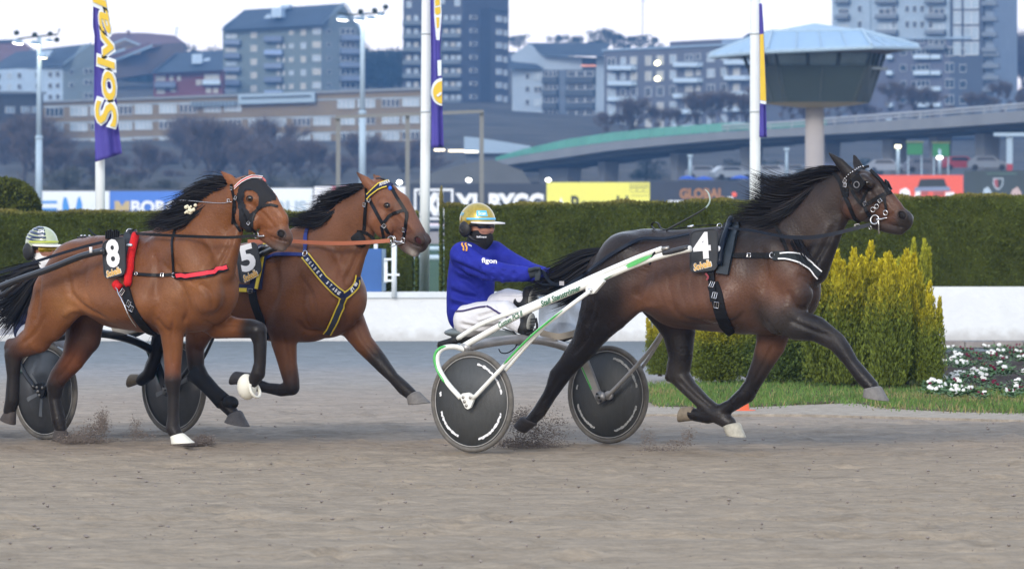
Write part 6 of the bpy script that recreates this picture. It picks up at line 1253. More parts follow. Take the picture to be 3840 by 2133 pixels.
# ---------------------------------------------------------------- horse 8: bright bay at the left
def horse8():
    fr = Frame(420, 39.2, 32); B = Body(fr)
    by = (0.160, 0.061, 0.023); bl = (0.24, 0.098, 0.038); dk = (0.060, 0.029, 0.020); bk = (0.017, 0.014, 0.013); hd = (0.20, 0.074, 0.029); rd = (.15, .054, .025)
    B.chain([(256, 1056, 0, 110, .8), (300, 1024, 0, 126, .85), (370, 1040, 0, 150, .85), (450, 1060, 0, 172, .82), (550, 1064, 0, 184, .82), (640, 1068, 0, 188, .80), (720, 1075, 0, 172, .78), (765, 1085, 0, 140, .8)], col=by, k=0.05)
    B.chain([(262, 968, 0, 34, 1.2), (320, 934, 0, 38, 1.3), (400, 930, 0, 42, 1.3), (490, 926, 0, 44, .9), (580, 915, 0, 50, .7), (680, 890, 0, 60, .55)], cols=[by, rd, rd, rd, rd, by], k=0.06)
    B.chain([(330, 1110, .17, 62), (440, 1140, .2, 72), (560, 1130, .22, 84)], cols=[bl, by, by], k=0.08)
    B.both([(752, 1060, .10, 68, .9), (738, 1150, .11, 64, .9)], col=by, k=0.06)
    B.chain([(710, 965, .14, 92, .8), (760, 1050, .17, 80, .75), (775, 1110, .17, 66, .8)], cols=[by, bl, by], k=0.05)
    B.chain([(630, 950, .12, 90, .7), (650, 1110, .18, 84, .7), (645, 1180, .17, 72, .9)], cols=[by, by, by], k=0.05)
    # neck: head carried up and a little towards the camera
    B.chain([(888, 760, .01, 72, .55), (830, 800, 0, 98, .52), (765, 890, 0, 128, .52), (690, 980, 0, 155, .65)], cols=[by, by, by, by], k=0.06)
    B.chain([(872, 712, .01, 26, .9), (800, 768, 0, 30, .9), (715, 840, 0, 34, .9), (620, 890, 0, 44, .9)], cols=[bk, dk, dk, by], k=0.05)
    B.chain([(890, 870, .03, 24, .8), (862, 930, .05, 40, .8), (830, 1010, .06, 56, .9)], cols=[by, by, by], k=0.05)
    B.chain([(905, 722, .02, 58, .68), (945, 778, .02, 74, .54), (985, 770, .03, 66, .56), (1020, 830, .03, 54, .54), (1048, 872, .04, 44, .6), (1064, 892, .04, 38, .72)], cols=[hd, hd, hd, hd, hd, (.09, .05, .035)], k=0.035)
    B.chain([(930, 698, .02, 40, .85), (968, 712, .02, 42, .75), (1010, 765, .03, 40, .66), (1050, 824, .04, 36, .6)], cols=[hd, hd, hd, hd], k=0.03)
    for sg in (1, -1):
        s = lambda x: .02 + sg * x
        B.chain([(925, 810, s(.07), 50, .6), (940, 830, s(.065), 42, .6)], col=hd, k=0.03)
        B.chain([(930, 735, s(.078), 23, .8), (955, 748, s(.078), 18, .8)], col=hd, k=0.035)
        B.chain([(985, 790, s(.06), 16, .7), (1040, 850, s(.05), 10, .7)], col=hd, k=0.03)
        B.chain([(1062, 876, s(.042), 16, .6), (1072, 888, s(.038), 14, .6)], col=(.06, .04, .03), k=0.02)
        B.chain([(1057, 874, s(.09), 11, 1.2), (1054, 886, s(.09), 9, 1.2)], col=(.006, .004, .004), k=0.012, op='sub')
    B.chain([(990, 880, .02, 26, .8), (1030, 915, .03, 20, .9), (1058, 926, .04, 18, 1.0)], cols=[hd, (.08, .055, .045), (.16, .14, .13)], k=0.02)
    B.chain([(1090, 912, 0.092, 3, 5), (1016, 888, 0.092, 3, 5)], cols=[bk, bk], k=0.01, op='sub')
    B.chain([(884, 700, .07, 24, .7), (862, 672, .09, 19, .6), (828, 642, .10, 4, .6)], cols=[hd, hd, rd], k=0.02)
    B.chain([(955, 688, -.05, 22, .7), (945, 660, -.07, 17, .6), (932, 637, -.08, 4, .6)], cols=[hd, hd, rd], k=0.02)
    # hind legs
    B.chain([(278, 1010, .13, 106, .7), (216, 1104, .17, 104, .7), (180, 1180, .17, 84, .75), (140, 1265, .16, 60, .85), (72, 1305, .15, 40, .85), (50, 1330, .15, 36, .85), (50, 1410, .15, 24), (46, 1500, .15, 27), (36, 1540, .15, 24)],
            cols=[by, by, by, by, dk, bk, bk, bk, bk], k=0.045)
    B.chain([(285, 1090, .17, 84, .65), (235, 1160, .17, 66, .7), (198, 1225, .165, 50, .8)], cols=[bl, by, by], k=0.05)
    B.chain([(110, 1290, .15, 26), (40, 1290, .15, 22), (30, 1300, .15, 16)], cols=[by, dk, bk], k=0.03)
    B.chain([(300, 1080, -.12, 104, .7), (318, 1180, -.15, 84, .7), (312, 1262, -.155, 72, .8), (275, 1345, -.15, 47, .85), (222, 1410, -.15, 38, .85), (207, 1440, -.15, 33), (205, 1495, -.15, 24), (220, 1575, -.15, 27), (228, 1612, -.15, 22)],
            cols=[by, dk, dk, rd, dk, bk, bk, bk, bk], k=0.045)  # far thigh coloured darker to stand for the shade under the belly
    # fore legs
    B.chain([(645, 1170, .16, 80, .8), (645, 1235, .16, 50, .8), (648, 1310, .155, 39, .85), (648, 1385, .15, 31), (648, 1425, .15, 32), (650, 1480, .15, 22), (650, 1560, .15, 22), (648, 1605, .15, 27), (664, 1632, .15, 24)],
            cols=[by, by, by, rd, bk, bk, bk, bk, bk], k=0.04)
    B.chain([(765, 1165, -.13, 76, .8), (815, 1220, -.14, 50, .8), (890, 1230, -.145, 38, .85), (945, 1232, -.15, 36), (966, 1240, -.15, 36), (975, 1285, -.15, 26), (975, 1360, -.15, 23), (968, 1400, -.15, 27), (950, 1428, -.15, 23), (935, 1442, -.15, 22)],
            cols=[by, by, by, bk, bk, bk, bk, bk, bk, bk], k=0.03)
    Vv, Q, Cc = B.mesh()
    Vv, Q = sculpt(Vv, Q, fr, [([(148, 1040), (140, 1130), (128, 1220)], 15, -0.0170), ([(258, 1020), (262, 1085), (270, 1105), (320, 1155), (400, 1195)], 14, -0.0204), ([(235, 1190), (262, 1165), (300, 1160)], 14, 0.0153), ([(255, 1000), (300, 985), (360, 940)], 18, -0.0119),
        ([(575, 940), (590, 1030), (575, 1120)], 18, -0.0170), ([(870, 880), (840, 960), (800, 1030)], 12, -0.0204), ([(845, 860), (805, 940), (750, 1020)], 18, 0.0136), ([(585, 1190), (610, 1225), (640, 1250)], 11, -0.0136), ([(690, 1090), (705, 1160), (690, 1215)], 12, -0.0204),
        ([(745, 1060), (790, 1100), (800, 1160)], 12, -0.0170), ([(650, 1200), (640, 1290), (650, 1380)], 8, -0.0119), ([(760, 1200), (820, 1225), (900, 1225)], 8, -0.0102), ([(170, 1180), (130, 1250), (80, 1290)], 9, -0.0119), ([(290, 1320), (250, 1380), (215, 1420)], 8, -0.0102),
        ([(950, 770), (985, 800), (1030, 850)], 8, -0.0102), ([(925, 850), (950, 810), (948, 780)], 9, -0.0085), ([(975, 850), (1010, 860), (1035, 850)], 7, -0.0068), ([(600, 980), (660, 1040), (700, 1100)], 10, -0.0085), ([(640, 960), (690, 1030), (735, 1070)], 9, -0.0068)]
        + [([(330 + i * 42, 990), (318 + i * 42, 1070), (345 + i * 42, 1150)], 9, -.005) for i in range(5)])
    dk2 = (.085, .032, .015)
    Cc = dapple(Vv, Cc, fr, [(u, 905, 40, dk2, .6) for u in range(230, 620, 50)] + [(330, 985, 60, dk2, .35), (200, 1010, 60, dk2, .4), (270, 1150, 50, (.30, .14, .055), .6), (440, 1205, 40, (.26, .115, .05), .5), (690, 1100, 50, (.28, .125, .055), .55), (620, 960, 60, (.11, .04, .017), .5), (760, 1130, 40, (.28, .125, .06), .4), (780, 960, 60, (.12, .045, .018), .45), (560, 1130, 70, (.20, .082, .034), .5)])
    H = add_quads('race_horse', Vv, Q, coat_mat('bay_coat', 0.33), col=Cc, loc=tuple(fr.O))
    tag(H, 'bay horse wearing number 8 with a black hood and red breast collar', 'horse', 'trotting race horses')
    ct = Caster(Vv, Q, fr)
    hk = HOOFM('hoof_dark', (0.06, 0.05, 0.045)); hw = mat('white_boot_rubber', (0.74, 0.72, 0.62), 0.5, var=.08)
    hoof(H, fr, ((22, 1535), (58, 1548)), ((6, 1570), (52, 1592)), .15, hk)
    hoof(H, fr, ((205, 1612), (250, 1618)), ((205, 1650), (268, 1655)), -.15, hk)
    hoof(H, fr, ((642, 1636), (690, 1626)), ((652, 1664), (722, 1660)), .15, hw, 'hoof', 'white booted hoof planted on the sand')
    MB().ellip(fr.p(926, 1450, -.15), (fr.e * .9 + Vector((0, 0, .35))) * .078, fr.n * .08, Vector((-.2, 0, .98)) * .098, 22, 14).build('bell_boot', hw, H, True)
    MB().torus(fr.p(956, 1462, -.15), (fr.e + Vector((0, 0, .4))).normalized(), .058, .012, 20, 8).build('boot_rim', hw, H, True)
    eye(H, fr, ct, 936, 744, 10)
    nostril(H, ct, 1056, 878, 17, 14, -40)
    g = [[(890, 680), (850, 675), (800, 672), (745, 690)], [(850, 706), (800, 700), (750, 700), (700, 730)], [(815, 735), (760, 730), (710, 730), (650, 760)], [(775, 768), (720, 765), (660, 775), (600, 800)], [(735, 805), (680, 800), (620, 815), (560, 835)], [(690, 840), (640, 840), (590, 845), (530, 850)]]
    hair(H, fr, g, 1600, HAIRB, 'mane', w=0.006, spread=(13, 10), s0=.03, ds=.035, seed=14)
    hair(H, fr, [[(800, 750), (740, 795), (690, 825), (620, 850)], [(750, 795), (700, 830), (650, 850), (570, 865)]], 380, HAIRB, 'mane', w=0.008, spread=(14, 10), s0=.1, ds=.02, seed=15, wild=.06, label='lower locks of the mane lying on the neck')
    mb = MB(); rg = random.Random(3)
    for i in range(16):
        c = fr.p(716 + rg.gauss(0, 10), 786 + rg.gauss(0, 8), .16 + rg.gauss(0, .01)); r = rg.uniform(.008, .016); mb.ellip(c, fr.e * r, fr.n * r, (0, 0, r), 7, 5)
    mb.build('mane_tuft', mat('cream_wool', (.75, .70, .52), .9, var=.2), H, True)
    g = [[(146, 1000), (100, 1010), (40, 1034), (-40, 1062)], [(146, 1008), (90, 1042), (30, 1085), (-50, 1120)], [(145, 1020), (95, 1080), (40, 1130), (-40, 1170)], [(140, 1040), (95, 1110), (45, 1180), (-10, 1240)], [(135, 1050), (100, 1110), (65, 1170), (30, 1235)]]
    hair(H, fr, g, 1200, HAIRB, 'tail', w=0.012, spread=(20, 12), s0=0.0, ds=.05, seed=18, wild=.14)
    # hood with eye opening, built as a skin lifted off the head
    hoodm = mat('black_mesh_cloth', (.014, .014, .016), .7, .25, var=.15, vscale=60)
    ol = [(905, 668), (935, 655), (965, 668), (995, 682), (1018, 710), (1035, 735), (1038, 752), (1006, 760), (985, 775), (962, 800), (952, 840), (948, 872), (930, 876), (905, 868), (896, 820), (893, 770), (886, 735)]
    ey = [(920, 722), (938, 716), (958, 724), (970, 742), (968, 765), (955, 785), (938, 797), (926, 780), (917, 750)]
    def inside(p, poly):
        c = False
        for i in range(len(poly)):
            a, b = poly[i - 1], poly[i]
            if (a[1] > p[1]) != (b[1] > p[1]) and p[0] < (b[0] - a[0]) * (p[1] - a[1]) / (b[1] - a[1]) + a[0]: c = not c
        return c
    st = 4; gv = {}; vs = []; fs = []
    us = list(range(870, 1050, st)); vv = list(range(640, 890, st))
    for i, u in enumerate(us):
        for j, v in enumerate(vv):
            if not inside((u, v), ol) or inside((u, v), ey): continue
            h, nr = ct.hit(u, v)
            if h is None: continue
            gv[(i, j)] = len(vs); vs.append(h + nr * .007)
    for (i, j) in list(gv):
        q = [(i, j), (i + 1, j), (i + 1, j + 1), (i, j + 1)]
        if all(k in gv for k in q):
            P = [vs[gv[k]] for k in q]
            if max((P[0] - P[2]).length, (P[1] - P[3]).length) < .06: fs.append([gv[k] for k in q])
    add_mesh('hood', vs, fs, hoodm, H, True)
    bd = strap(H, ct, [(868, 690), (876, 730), (885, 780), (880, 830), (900, 868)], 11, LEA, 'bridle')
    strap(bd, ct, [(882, 704), (910, 682), (945, 668), (980, 670), (992, 684)], 8, mat('red_white_band', (.55, .12, .10), .6, var=.5, vscale=70), 'browband', lift=.012)
    for dv in (-4, 4): strap(bd, ct, [(882, 704 + dv), (910, 682 + dv), (945, 668 + dv), (980, 670 + dv)], 1.8, WHITE, 'piping', lift=.016)
    for pts, w in (([(944, 835), (955, 800), (985, 775), (1015, 768), (1042, 776)], 10), ([(885, 735), (905, 775), (925, 820), (940, 850), (960, 872)], 9), ([(880, 730), (876, 790), (872, 840)], 9)): strap(bd, ct, pts, w, LEA, 'strap')
    ring(bd, ct, 967, 880, 13, 2.6, STEEL, 'bit_ring')
    P, N_ = ct.path([(972, 884), (990, 886), (1000, 884)], 5, 0.0238); MB().tube(P, [.011, .009, .008, .006, .004], 8).build('bit', STEEL, bd, True)
    for u, v, a in ((888, 742, 60), (935, 836, 50), (872, 705, 80), (862, 752, 0)): buckle(bd, ct, u, v, 6, 5, a, STEEL)
    # red saddle padding and black saddle
    red = mat('red_fleece', (.62, .02, .022), .85, .15, var=.2, vscale=50, bump=.6, bscale=120)
    P, N_ = ct.path([(512, 895), (505, 930), (496, 980), (492, 1030), (488, 1078)], 18, .03)
    sd = MB().tube(P, [.032] * 17 + [.02], 12).build('saddle', red, H, True)
    P, N_ = ct.path([(440, 1068), (452, 1078), (460, 1084)], 6, .03); MB().tube(P, .034, 10).build('saddle_pad', red, sd, True)
    P, N_ = ct.path([(500, 870), (485, 900), (472, 960), (468, 1040)], 16, .02); MB().ribbon(P, N_, .09, .024).build('skirt', LEA, sd)
    P, N_ = ct.path([(470, 950), (482, 975), (488, 1020)], 8, .05); MB().tube(P, .008, 6).build('cord', STEEL, sd)
    MB().torus(fr.p(484, 868, .06), (fr.e + fr.n).normalized(), .019, .004, 18, 6).build('terret', STEEL, sd, True)
    MB().ellip(fr.p(486, 920, .36), fr.e * .03, fr.n * .015, (0, 0, .014), 10, 8).build('tug_bolt', STEEL, sd, True)
    mb = MB()
    for i in range(7): mb.prism([fr.p(400 + i * 7, 896, .1), fr.p(405 + i * 7, 896, .1), fr.p(404 + i * 7.5, 866 - (i % 3) * 3, .1), fr.p(400 + i * 7.5, 866 - (i % 2) * 4, .1)], fr.n * .02)
    mb.build('fringe', LEA, sd)
    strap(H, ct, [(468, 1078), (480, 1110), (500, 1160), (530, 1205), (560, 1238), (580, 1248)], 40, WEBB, 'girth', lift=.012, th=.016)
    P, N_ = ct.path([(455, 1085), (470, 1115), (485, 1140), (500, 1170), (520, 1200)], 14, 0.0578); MB().tube(P, .005, 6).build('chain', STEEL, H)
    for u, v in ((470, 1100), (494, 1138), (503, 1152)): buckle(H, ct, u, v, 11, 9, 60, STEEL, lift=.036)
    strap(H, ct, [(488, 1026), (540, 1031), (600, 1032), (655, 1031)], 12, LEA, 'breast_strap', lift=.012)
    bc = strap(H, ct, [(660, 1032), (720, 1034), (780, 1026), (825, 1014), (852, 1000)], 26, LEA, 'breast_collar', lift=.014, th=.012)
    strap(bc, ct, [(668, 1031), (720, 1032), (780, 1024), (825, 1012), (850, 1000)], 15, mat('coral_felt', (.75, .05, .07), .8, var=.1), 'felt_strip', lift=.023)
    ring(H, ct, 655, 1032, 8, 2.2, STEEL); ring(H, ct, 514, 1028, 6, 2, STEEL); buckle(H, ct, 612, 1031, 6, 6, 0, STEEL)
    strap(H, ct, [(660, 855), (648, 900), (650, 960), (654, 1028)], 10, LEA, 'neck_strap', lift=.01)
    P = [fr.p(u, v, s) for u, v, s in ((486, 874, .10), (560, 879, .27), (660, 884, .29), (760, 888, .27), (860, 890, .22), (958, 884, .15))]
    P = [Vector(p) for p in catmull(P, 30)]; MB().ribbon(P, [fr.n] * 30, .022, .006).build('rein', LEA, H)
    P = [fr.p(u, v, s) for u, v, s in ((385, 908, .28), (320, 924, .3), (230, 950, .33), (120, 985, .36), (0, 1020, .4), (-90, 1050, .45))]
    P = [Vector(p) for p in catmull(P, 30)]; MB().ribbon(P, [fr.n] * 30, .022, .005).build('rein', LEAB, H)
    P = [fr.p(u, v, s) for u, v, s in ((290, 892, .0), (340, 889, .02), (400, 891, .05), (470, 880, .05))]
    P = [Vector(p) for p in catmull(P, 12)]; MB().tube(P, .008, 6).build('back_strap', LEA, H, True)
    for u in (305, 318, 335): MB().ellip(fr.p(u, 884, .01), fr.e * .012, fr.n * .01, (0, 0, .007), 8, 6).build('clip', STEEL, H, True)
    P = [fr.p(u, v, 0) for u, v in ((333, 858), (345, 872), (362, 884), (400, 888))]; P = [Vector(p) for p in catmull(P, 12)]
    MB().tube(P, .006, 6).build('strap_end', LEAB, H, True)
    P = [fr.p(u, v, .1) for u, v in ((672, 752), (700, 752), (820, 762), (870, 756))]; P = [Vector(p) for p in catmull(P, 14)]; MB().tube(P, .003, 5).build('check_rein', STEEL, H, True)
    number_plate(H, fr, [(384, 908), (468, 886), (470, 1030), (392, 1046)], "8", .38, (424, 950, 50, 106), (427, 1020), (54, 24), 6)
    return fr, H, ct

# ---------------------------------------------------------------- horse 5: bay in the middle
def horse5():
    fr = Frame(1000, 40.2, 34); B = Body(fr)
    by = (0.138, 0.056, 0.025); dk = (0.060, 0.030, 0.021); bk = (0.018, 0.015, 0.014); hd = (0.17, 0.070, 0.036); bl = (.21, .088, .045)
    B.chain([(760, 1080, 0, 118, .8), (810, 1060, 0, 128, .85), (890, 1080, 0, 150, .85), (970, 1100, 0, 172, .82), (1060, 1105, 0, 180, .82), (1150, 1105, 0, 178, .80), (1220, 1108, 0, 160, .78), (1255, 1115, 0, 130, .8)], col=by, k=0.05)
    B.chain([(740, 1000, 0, 40, 1.2), (820, 965, 0, 40, 1.3), (900, 958, 0, 42, 1.3), (1000, 940, 0, 44, .9), (1090, 920, 0, 50, .7), (1180, 900, 0, 60, .55)], col=by, k=0.06)
    B.both([(1236, 1085, .10, 68, .9), (1224, 1168, .11, 66, .9)], col=by, k=0.06)
    B.chain([(1195, 1010, .14, 90, .8), (1230, 1095, .17, 80, .75), (1210, 1150, .17, 70, .8)], cols=[by, bl, by], k=0.05)
    B.chain([(1110, 990, .12, 90, .7), (1090, 1130, .18, 84, .7), (1070, 1215, .17, 72, .9)], cols=[by, by, dk], k=0.05)
    B.chain([(1388, 775, 0, 72, .55), (1320, 835, 0, 96, .52), (1250, 930, 0, 122, .54), (1170, 1020, 0, 152, .65)], col=by, k=0.06)
    B.chain([(1385, 715, 0, 26, .9), (1310, 772, 0, 28, .9), (1220, 845, 0, 34, .9), (1120, 895, 0, 44, .9)], cols=[dk, dk, by, by], k=0.05)
    B.chain([(1378, 875, .02, 28, .8), (1340, 950, .05, 36, .8), (1300, 1040, .06, 52, .9)], cols=[by, by, by], k=0.05)
    B.chain([(1412, 730, 0, 60, .66), (1448, 790, 0, 78, .52), (1488, 785, 0, 66, .55), (1525, 842, 0, 56, .54), (1558, 885, 0, 46, .6), (1572, 910, 0, 38, .72)], cols=[hd, hd, hd, (.13, .06, .04), (.11, .055, .04), (.05, .035, .03)], k=0.035)
    B.chain([(1432, 714, 0, 40, .85), (1462, 732, 0, 40, .75), (1500, 785, 0, 40, .66), (1538, 848, 0, 36, .6)], col=hd, k=0.03)
    B.both([(1425, 825, .07, 52, .6), (1440, 850, .065, 44, .6)], col=hd, k=0.03)
    B.both([(1438, 762, .078, 23, .8), (1462, 774, .078, 18, .8)], col=hd, k=0.035)
    B.both([(1492, 800, .06, 16, .7), (1550, 865, .05, 10, .7)], col=hd, k=0.03)
    B.both([(1574, 890, .042, 17, .6), (1584, 902, .038, 15, .6)], col=(.05, .035, .03), k=0.02)
    B.both([(1570, 895, .09, 11, 1.2), (1566, 907, .09, 9, 1.2)], col=(.02, .008, .008), k=0.012, op='sub')
    B.chain([(1495, 890, 0, 28, .8), (1530, 930, 0, 22, .9), (1555, 945, 0, 19, 1.0)], cols=[hd, (.11, .08, .07), (.42, .38, .34)], k=0.02)
    B.chain([(1595, 938, 0.062, 3, 5), (1522, 905, 0.062, 3, 5)], cols=[bk, bk], k=0.01, op='sub')
    B.chain([(1396, 705, .06, 25, .7), (1372, 680, .08, 19, .6), (1337, 646, .09, 4, .6)], cols=[hd, hd, dk], k=0.02)
    B.chain([(1432, 700, -.05, 22, .7), (1418, 675, -.07, 17, .6), (1400, 656, -.08, 4, .6)], cols=[hd, hd, dk], k=0.02)
    # hind: one leg driven forward under the belly, one trailing
    B.chain([(790, 1060, .13, 110, .7), (765, 1160, .16, 96, .7), (750, 1230, .16, 62, .75), (730, 1300, .155, 38, .85), (735, 1375, .15, 33, .85), (760, 1420, .15, 28), (800, 1465, .15, 25), (842, 1512, .15, 27), (872, 1545, .15, 23)],
            cols=[by, by, by, dk, bk, bk, bk, bk, bk], k=0.045)
    B.chain([(720, 1110, -.12, 100, .7), (690, 1190, -.15, 70, .7), (640, 1240, -.155, 46, .8), (598, 1275, -.15, 33, .85), (590, 1300, -.15, 28, .85), (580, 1350, -.15, 22), (558, 1402, -.15, 25), (530, 1425, -.15, 22)],
            cols=[by, dk, dk, bk, bk, bk, bk, bk], k=0.045)
    # fore
    B.chain([(1075, 1215, .16, 78, .8), (1065, 1280, .16, 52, .8), (1078, 1360, .155, 38, .85), (1092, 1425, .15, 31), (1094, 1452, .15, 30), (1055, 1462, .15, 24), (1005, 1454, .15, 20), (962, 1442, .15, 24), (930, 1424, .15, 23)],
            cols=[dk, by, by, dk, bk, bk, bk, bk, bk], k=0.03)
    B.chain([(1270, 1170, -.13, 78, .8), (1320, 1215, -.14, 56, .8), (1362, 1285, -.145, 40, .85), (1420, 1350, -.15, 32), (1438, 1372, -.15, 29), (1475, 1415, -.15, 22), (1515, 1455, -.15, 26), (1542, 1478, -.15, 23)],
            cols=[by, bl, by, bk, bk, bk, bk, bk], k=0.035)
    Vv, Q, Cc = B.mesh()
    Vv, Q = sculpt(Vv, Q, fr, [([(1030, 980), (1040, 1070), (1020, 1160)], 16, -0.0170), ([(1355, 905), (1325, 990), (1290, 1060)], 12, -0.0204), ([(1325, 890), (1290, 970), (1240, 1050)], 18, 0.0136), ([(1110, 1200), (1150, 1240), (1220, 1240)], 12, -0.0170), ([(1240, 1100), (1290, 1150), (1300, 1220)], 14, -0.0170),
        ([(1060, 1250), (1080, 1340), (1092, 1420)], 8, -0.0119), ([(1330, 1190), (1365, 1270), (1420, 1340)], 9, -0.0119), ([(1460, 790), (1495, 815), (1540, 870)], 8, -0.0102), ([(1430, 870), (1452, 830), (1455, 800)], 9, -0.0085), ([(1490, 860), (1520, 880), (1545, 870)], 7, -0.0068), ([(1130, 1040), (1170, 1110), (1180, 1180)], 12, -0.0102)])
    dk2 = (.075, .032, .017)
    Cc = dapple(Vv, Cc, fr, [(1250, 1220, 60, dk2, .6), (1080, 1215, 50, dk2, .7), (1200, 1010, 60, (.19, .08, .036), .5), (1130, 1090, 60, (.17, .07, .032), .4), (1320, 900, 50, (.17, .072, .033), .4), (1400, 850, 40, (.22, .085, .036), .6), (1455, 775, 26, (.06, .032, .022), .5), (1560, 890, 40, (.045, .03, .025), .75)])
    H = add_quads('race_horse', Vv, Q, coat_mat('brown_bay_coat', 0.40), col=Cc, loc=tuple(fr.O))
    tag(H, 'bay horse wearing number 5 with a lettered navy breastplate', 'horse', 'trotting race horses')
    ct = Caster(Vv, Q, fr)
    hk = HOOFM('hoof_slate', (.085, .08, .08)); hg = HOOFM('hoof_grey', (0.17, 0.16, 0.15)); hw = mat('white_boot_rubber', (0.74, 0.72, 0.62), 0.5, var=.08)
    hoof(H, fr, ((856, 1562), (905, 1542)), ((852, 1580), (926, 1599)), .15, hk)
    hoof(H, fr, ((520, 1440), (538, 1402)), ((482, 1450), (492, 1404)), -.15, HOOFM('hoof_ochre', (0.20, 0.165, 0.12)))
    hoof(H, fr, ((1528, 1492), (1572, 1468)), ((1540, 1517), (1608, 1510)), -.15, hg)
    hoof(H, fr, ((918, 1440), (945, 1398)), ((866, 1440), (884, 1394)), .15, hk)
    P = [fr.p(u, v, .15) for u, v in ((733, 1395), (760, 1425), (800, 1468), (838, 1506))]; MB().tube(P, [.085, .068, .062, .07], 12).build('leg_boot', mat('black_neoprene', (.01, .01, .011), .7, .3, var=.2), H, True)
    MB().ellip(fr.p(862, 1510, .15), fr.e * .075, fr.n * .065, (0, 0, .058), 14, 9).build('leg_boot', mat('black_neoprene', (.01, .01, .011), .7), H, True)
    eye(H, fr, ct, 1451, 770, 9)
    nostril(H, ct, 1570, 902, 17, 14, -40, inner=(.05, .014, .014))
    g = [[(1395, 700), (1350, 700), (1300, 712), (1240, 722)], [(1360, 712), (1310, 716), (1260, 730), (1200, 735)], [(1320, 742), (1270, 740), (1225, 745), (1175, 755)], [(1280, 775), (1235, 780), (1195, 785), (1150, 800)], [(1240, 808), (1190, 815), (1140, 822), (1080, 825)], [(1200, 840), (1150, 840), (1110, 838), (1070, 830)]]
    hair(H, fr, g, 1600, HAIRB, 'mane', w=0.006, spread=(11, 10), s0=.03, ds=.03, seed=24, wild=.1)
    hair(H, fr, [[(1290, 770), (1250, 800), (1210, 825), (1150, 835)], [(1240, 815), (1200, 840), (1160, 850), (1100, 838)]], 300, HAIRB, 'mane', w=0.008, spread=(12, 9), s0=.08, ds=.02, seed=25, wild=.05, label='lower locks of the mane lying on the neck')
    hair(H, fr, [[(640, 1110), (600, 1180), (590, 1240), (575, 1290)], [(640, 1130), (620, 1200), (610, 1250), (600, 1300)], [(645, 1150), (640, 1220), (625, 1270), (585, 1315)]], 260, HAIRB, 'tail', w=.012, spread=(14, 8), s0=-.02, ds=.04, seed=28)
    nav = mat('navy_webbing', (.012, .018, .06), .7, .3, var=.15); blu = mat('blue_webbing', (.014, .028, .16), .6, .3, var=.1); yel = mat('yellow_trim', (.66, .50, .05), .6, var=.1)
    bd = strap(H, ct, [(1374, 705), (1376, 745), (1370, 800), (1366, 865)], 13, LEA, 'bridle')
    bb = strap(bd, ct, [(1380, 738), (1400, 715), (1425, 700), (1452, 694), (1468, 702)], 22, nav, 'browband', lift=.014)
    for dv in (-10, 10): strap(bb, ct, [(1381 , 738 + dv), (1400, 715 + dv), (1425, 700 + dv), (1452, 694 + dv)], 4, yel, 'piping', lift=.02)
    P, N_ = ct.path([(1420, 702), (1436, 697), (1452, 694), (1462, 697)], 4, 0.0374)
    fit_text("RIVERA", (P[1] + P[2]) / 2, P[2] - P[1], Vector((0, 0, 1)), .085, .026, WHITE, bb, bold=.02, th=.002)
    h, nr = ct.hit(1466, 706); MB().ellip((h or fr.p(1466, 706, 0)) + fr.n * .012, fr.e * .018, fr.n * .012, (0, 0, .018), 10, 8).build('rosette', mat('bright_blue', (.02, .12, .6), .5), bd, True)
    for pts, w in (([(1388, 750), (1408, 790), (1430, 830), (1448, 860), (1464, 885)], 13), ([(1436, 838), (1458, 812), (1490, 796), (1522, 788)], 12), ([(1468, 705), (1488, 740), (1505, 765), (1525, 800)], 13), ([(1525, 795), (1524, 830), (1520, 862), (1516, 888)], 13), ([(1410, 672), (1432, 672), (1455, 690), (1478, 715)], 8),
                   ([(1340, 868), (1375, 875), (1402, 898)], 12), ([(1430, 848), (1436, 870), (1440, 895)], 11)): strap(bd, ct, pts, w, LEA, 'strap')
    for u, v, R, r in ((1470, 900, 14, 2.4), (1478, 896, 13, 2.2), (1516, 897, 8, 2)): ring(bd, ct, u, v, R, r, STEEL, 'bit_ring')
    P, N_ = ct.path([(1482, 902), (1500, 908), (1516, 908)], 5, 0.0238); MB().tube(P, [.014, .012, .01, .008, .006], 8).build('bit', STEEL, bd, True)
    P, N_ = ct.path([(1470, 918), (1495, 915), (1522, 912)], 8, 0.0238); MB().tube(P, .004, 6).build('curb_chain', STEEL, bd, True)
    for u, v, a in ((1370, 768, 80), (1388, 750, 60), (1440, 846, 50), (1518, 862, 80)): buckle(bd, ct, u, v, 7, 6, a, STEEL)
    P, N_ = ct.path([(1335, 880), (1350, 905), (1345, 920)], 6, .02); MB().tube(P, [.05, .055, .06, .06, .055, .04], 10, flat=.5).build('throat_pad', mat('black_fleece', (.012, .012, .012), .9, bump=.5), bd, True)
    # navy lettered breastplate
    strap(H, ct, [(1155, 858), (1147, 895), (1146, 945)], 16, blu, 'neck_strap', lift=.012)
    strap(H, ct, [(985, 980), (1020, 962), (1040, 955), (1090, 954), (1138, 957)], 14, blu, 'breast_strap', lift=.012)
    bp = strap(H, ct, [(1150, 962), (1180, 1000), (1215, 1045), (1250, 1082), (1284, 1108)], 27, nav, 'breastplate', lift=.014, th=.008)
    strap(bp, ct, [(1284, 1108), (1315, 1088), (1334, 1060), (1338, 1038)], 27, nav, 'band', lift=.014, th=.008)
    strap(bp, ct, [(1284, 1112), (1270, 1150), (1252, 1195), (1228, 1248)], 25, mat('grey_navy_webbing', (.035, .042, .065), .7), 'band', lift=.014, th=.008)
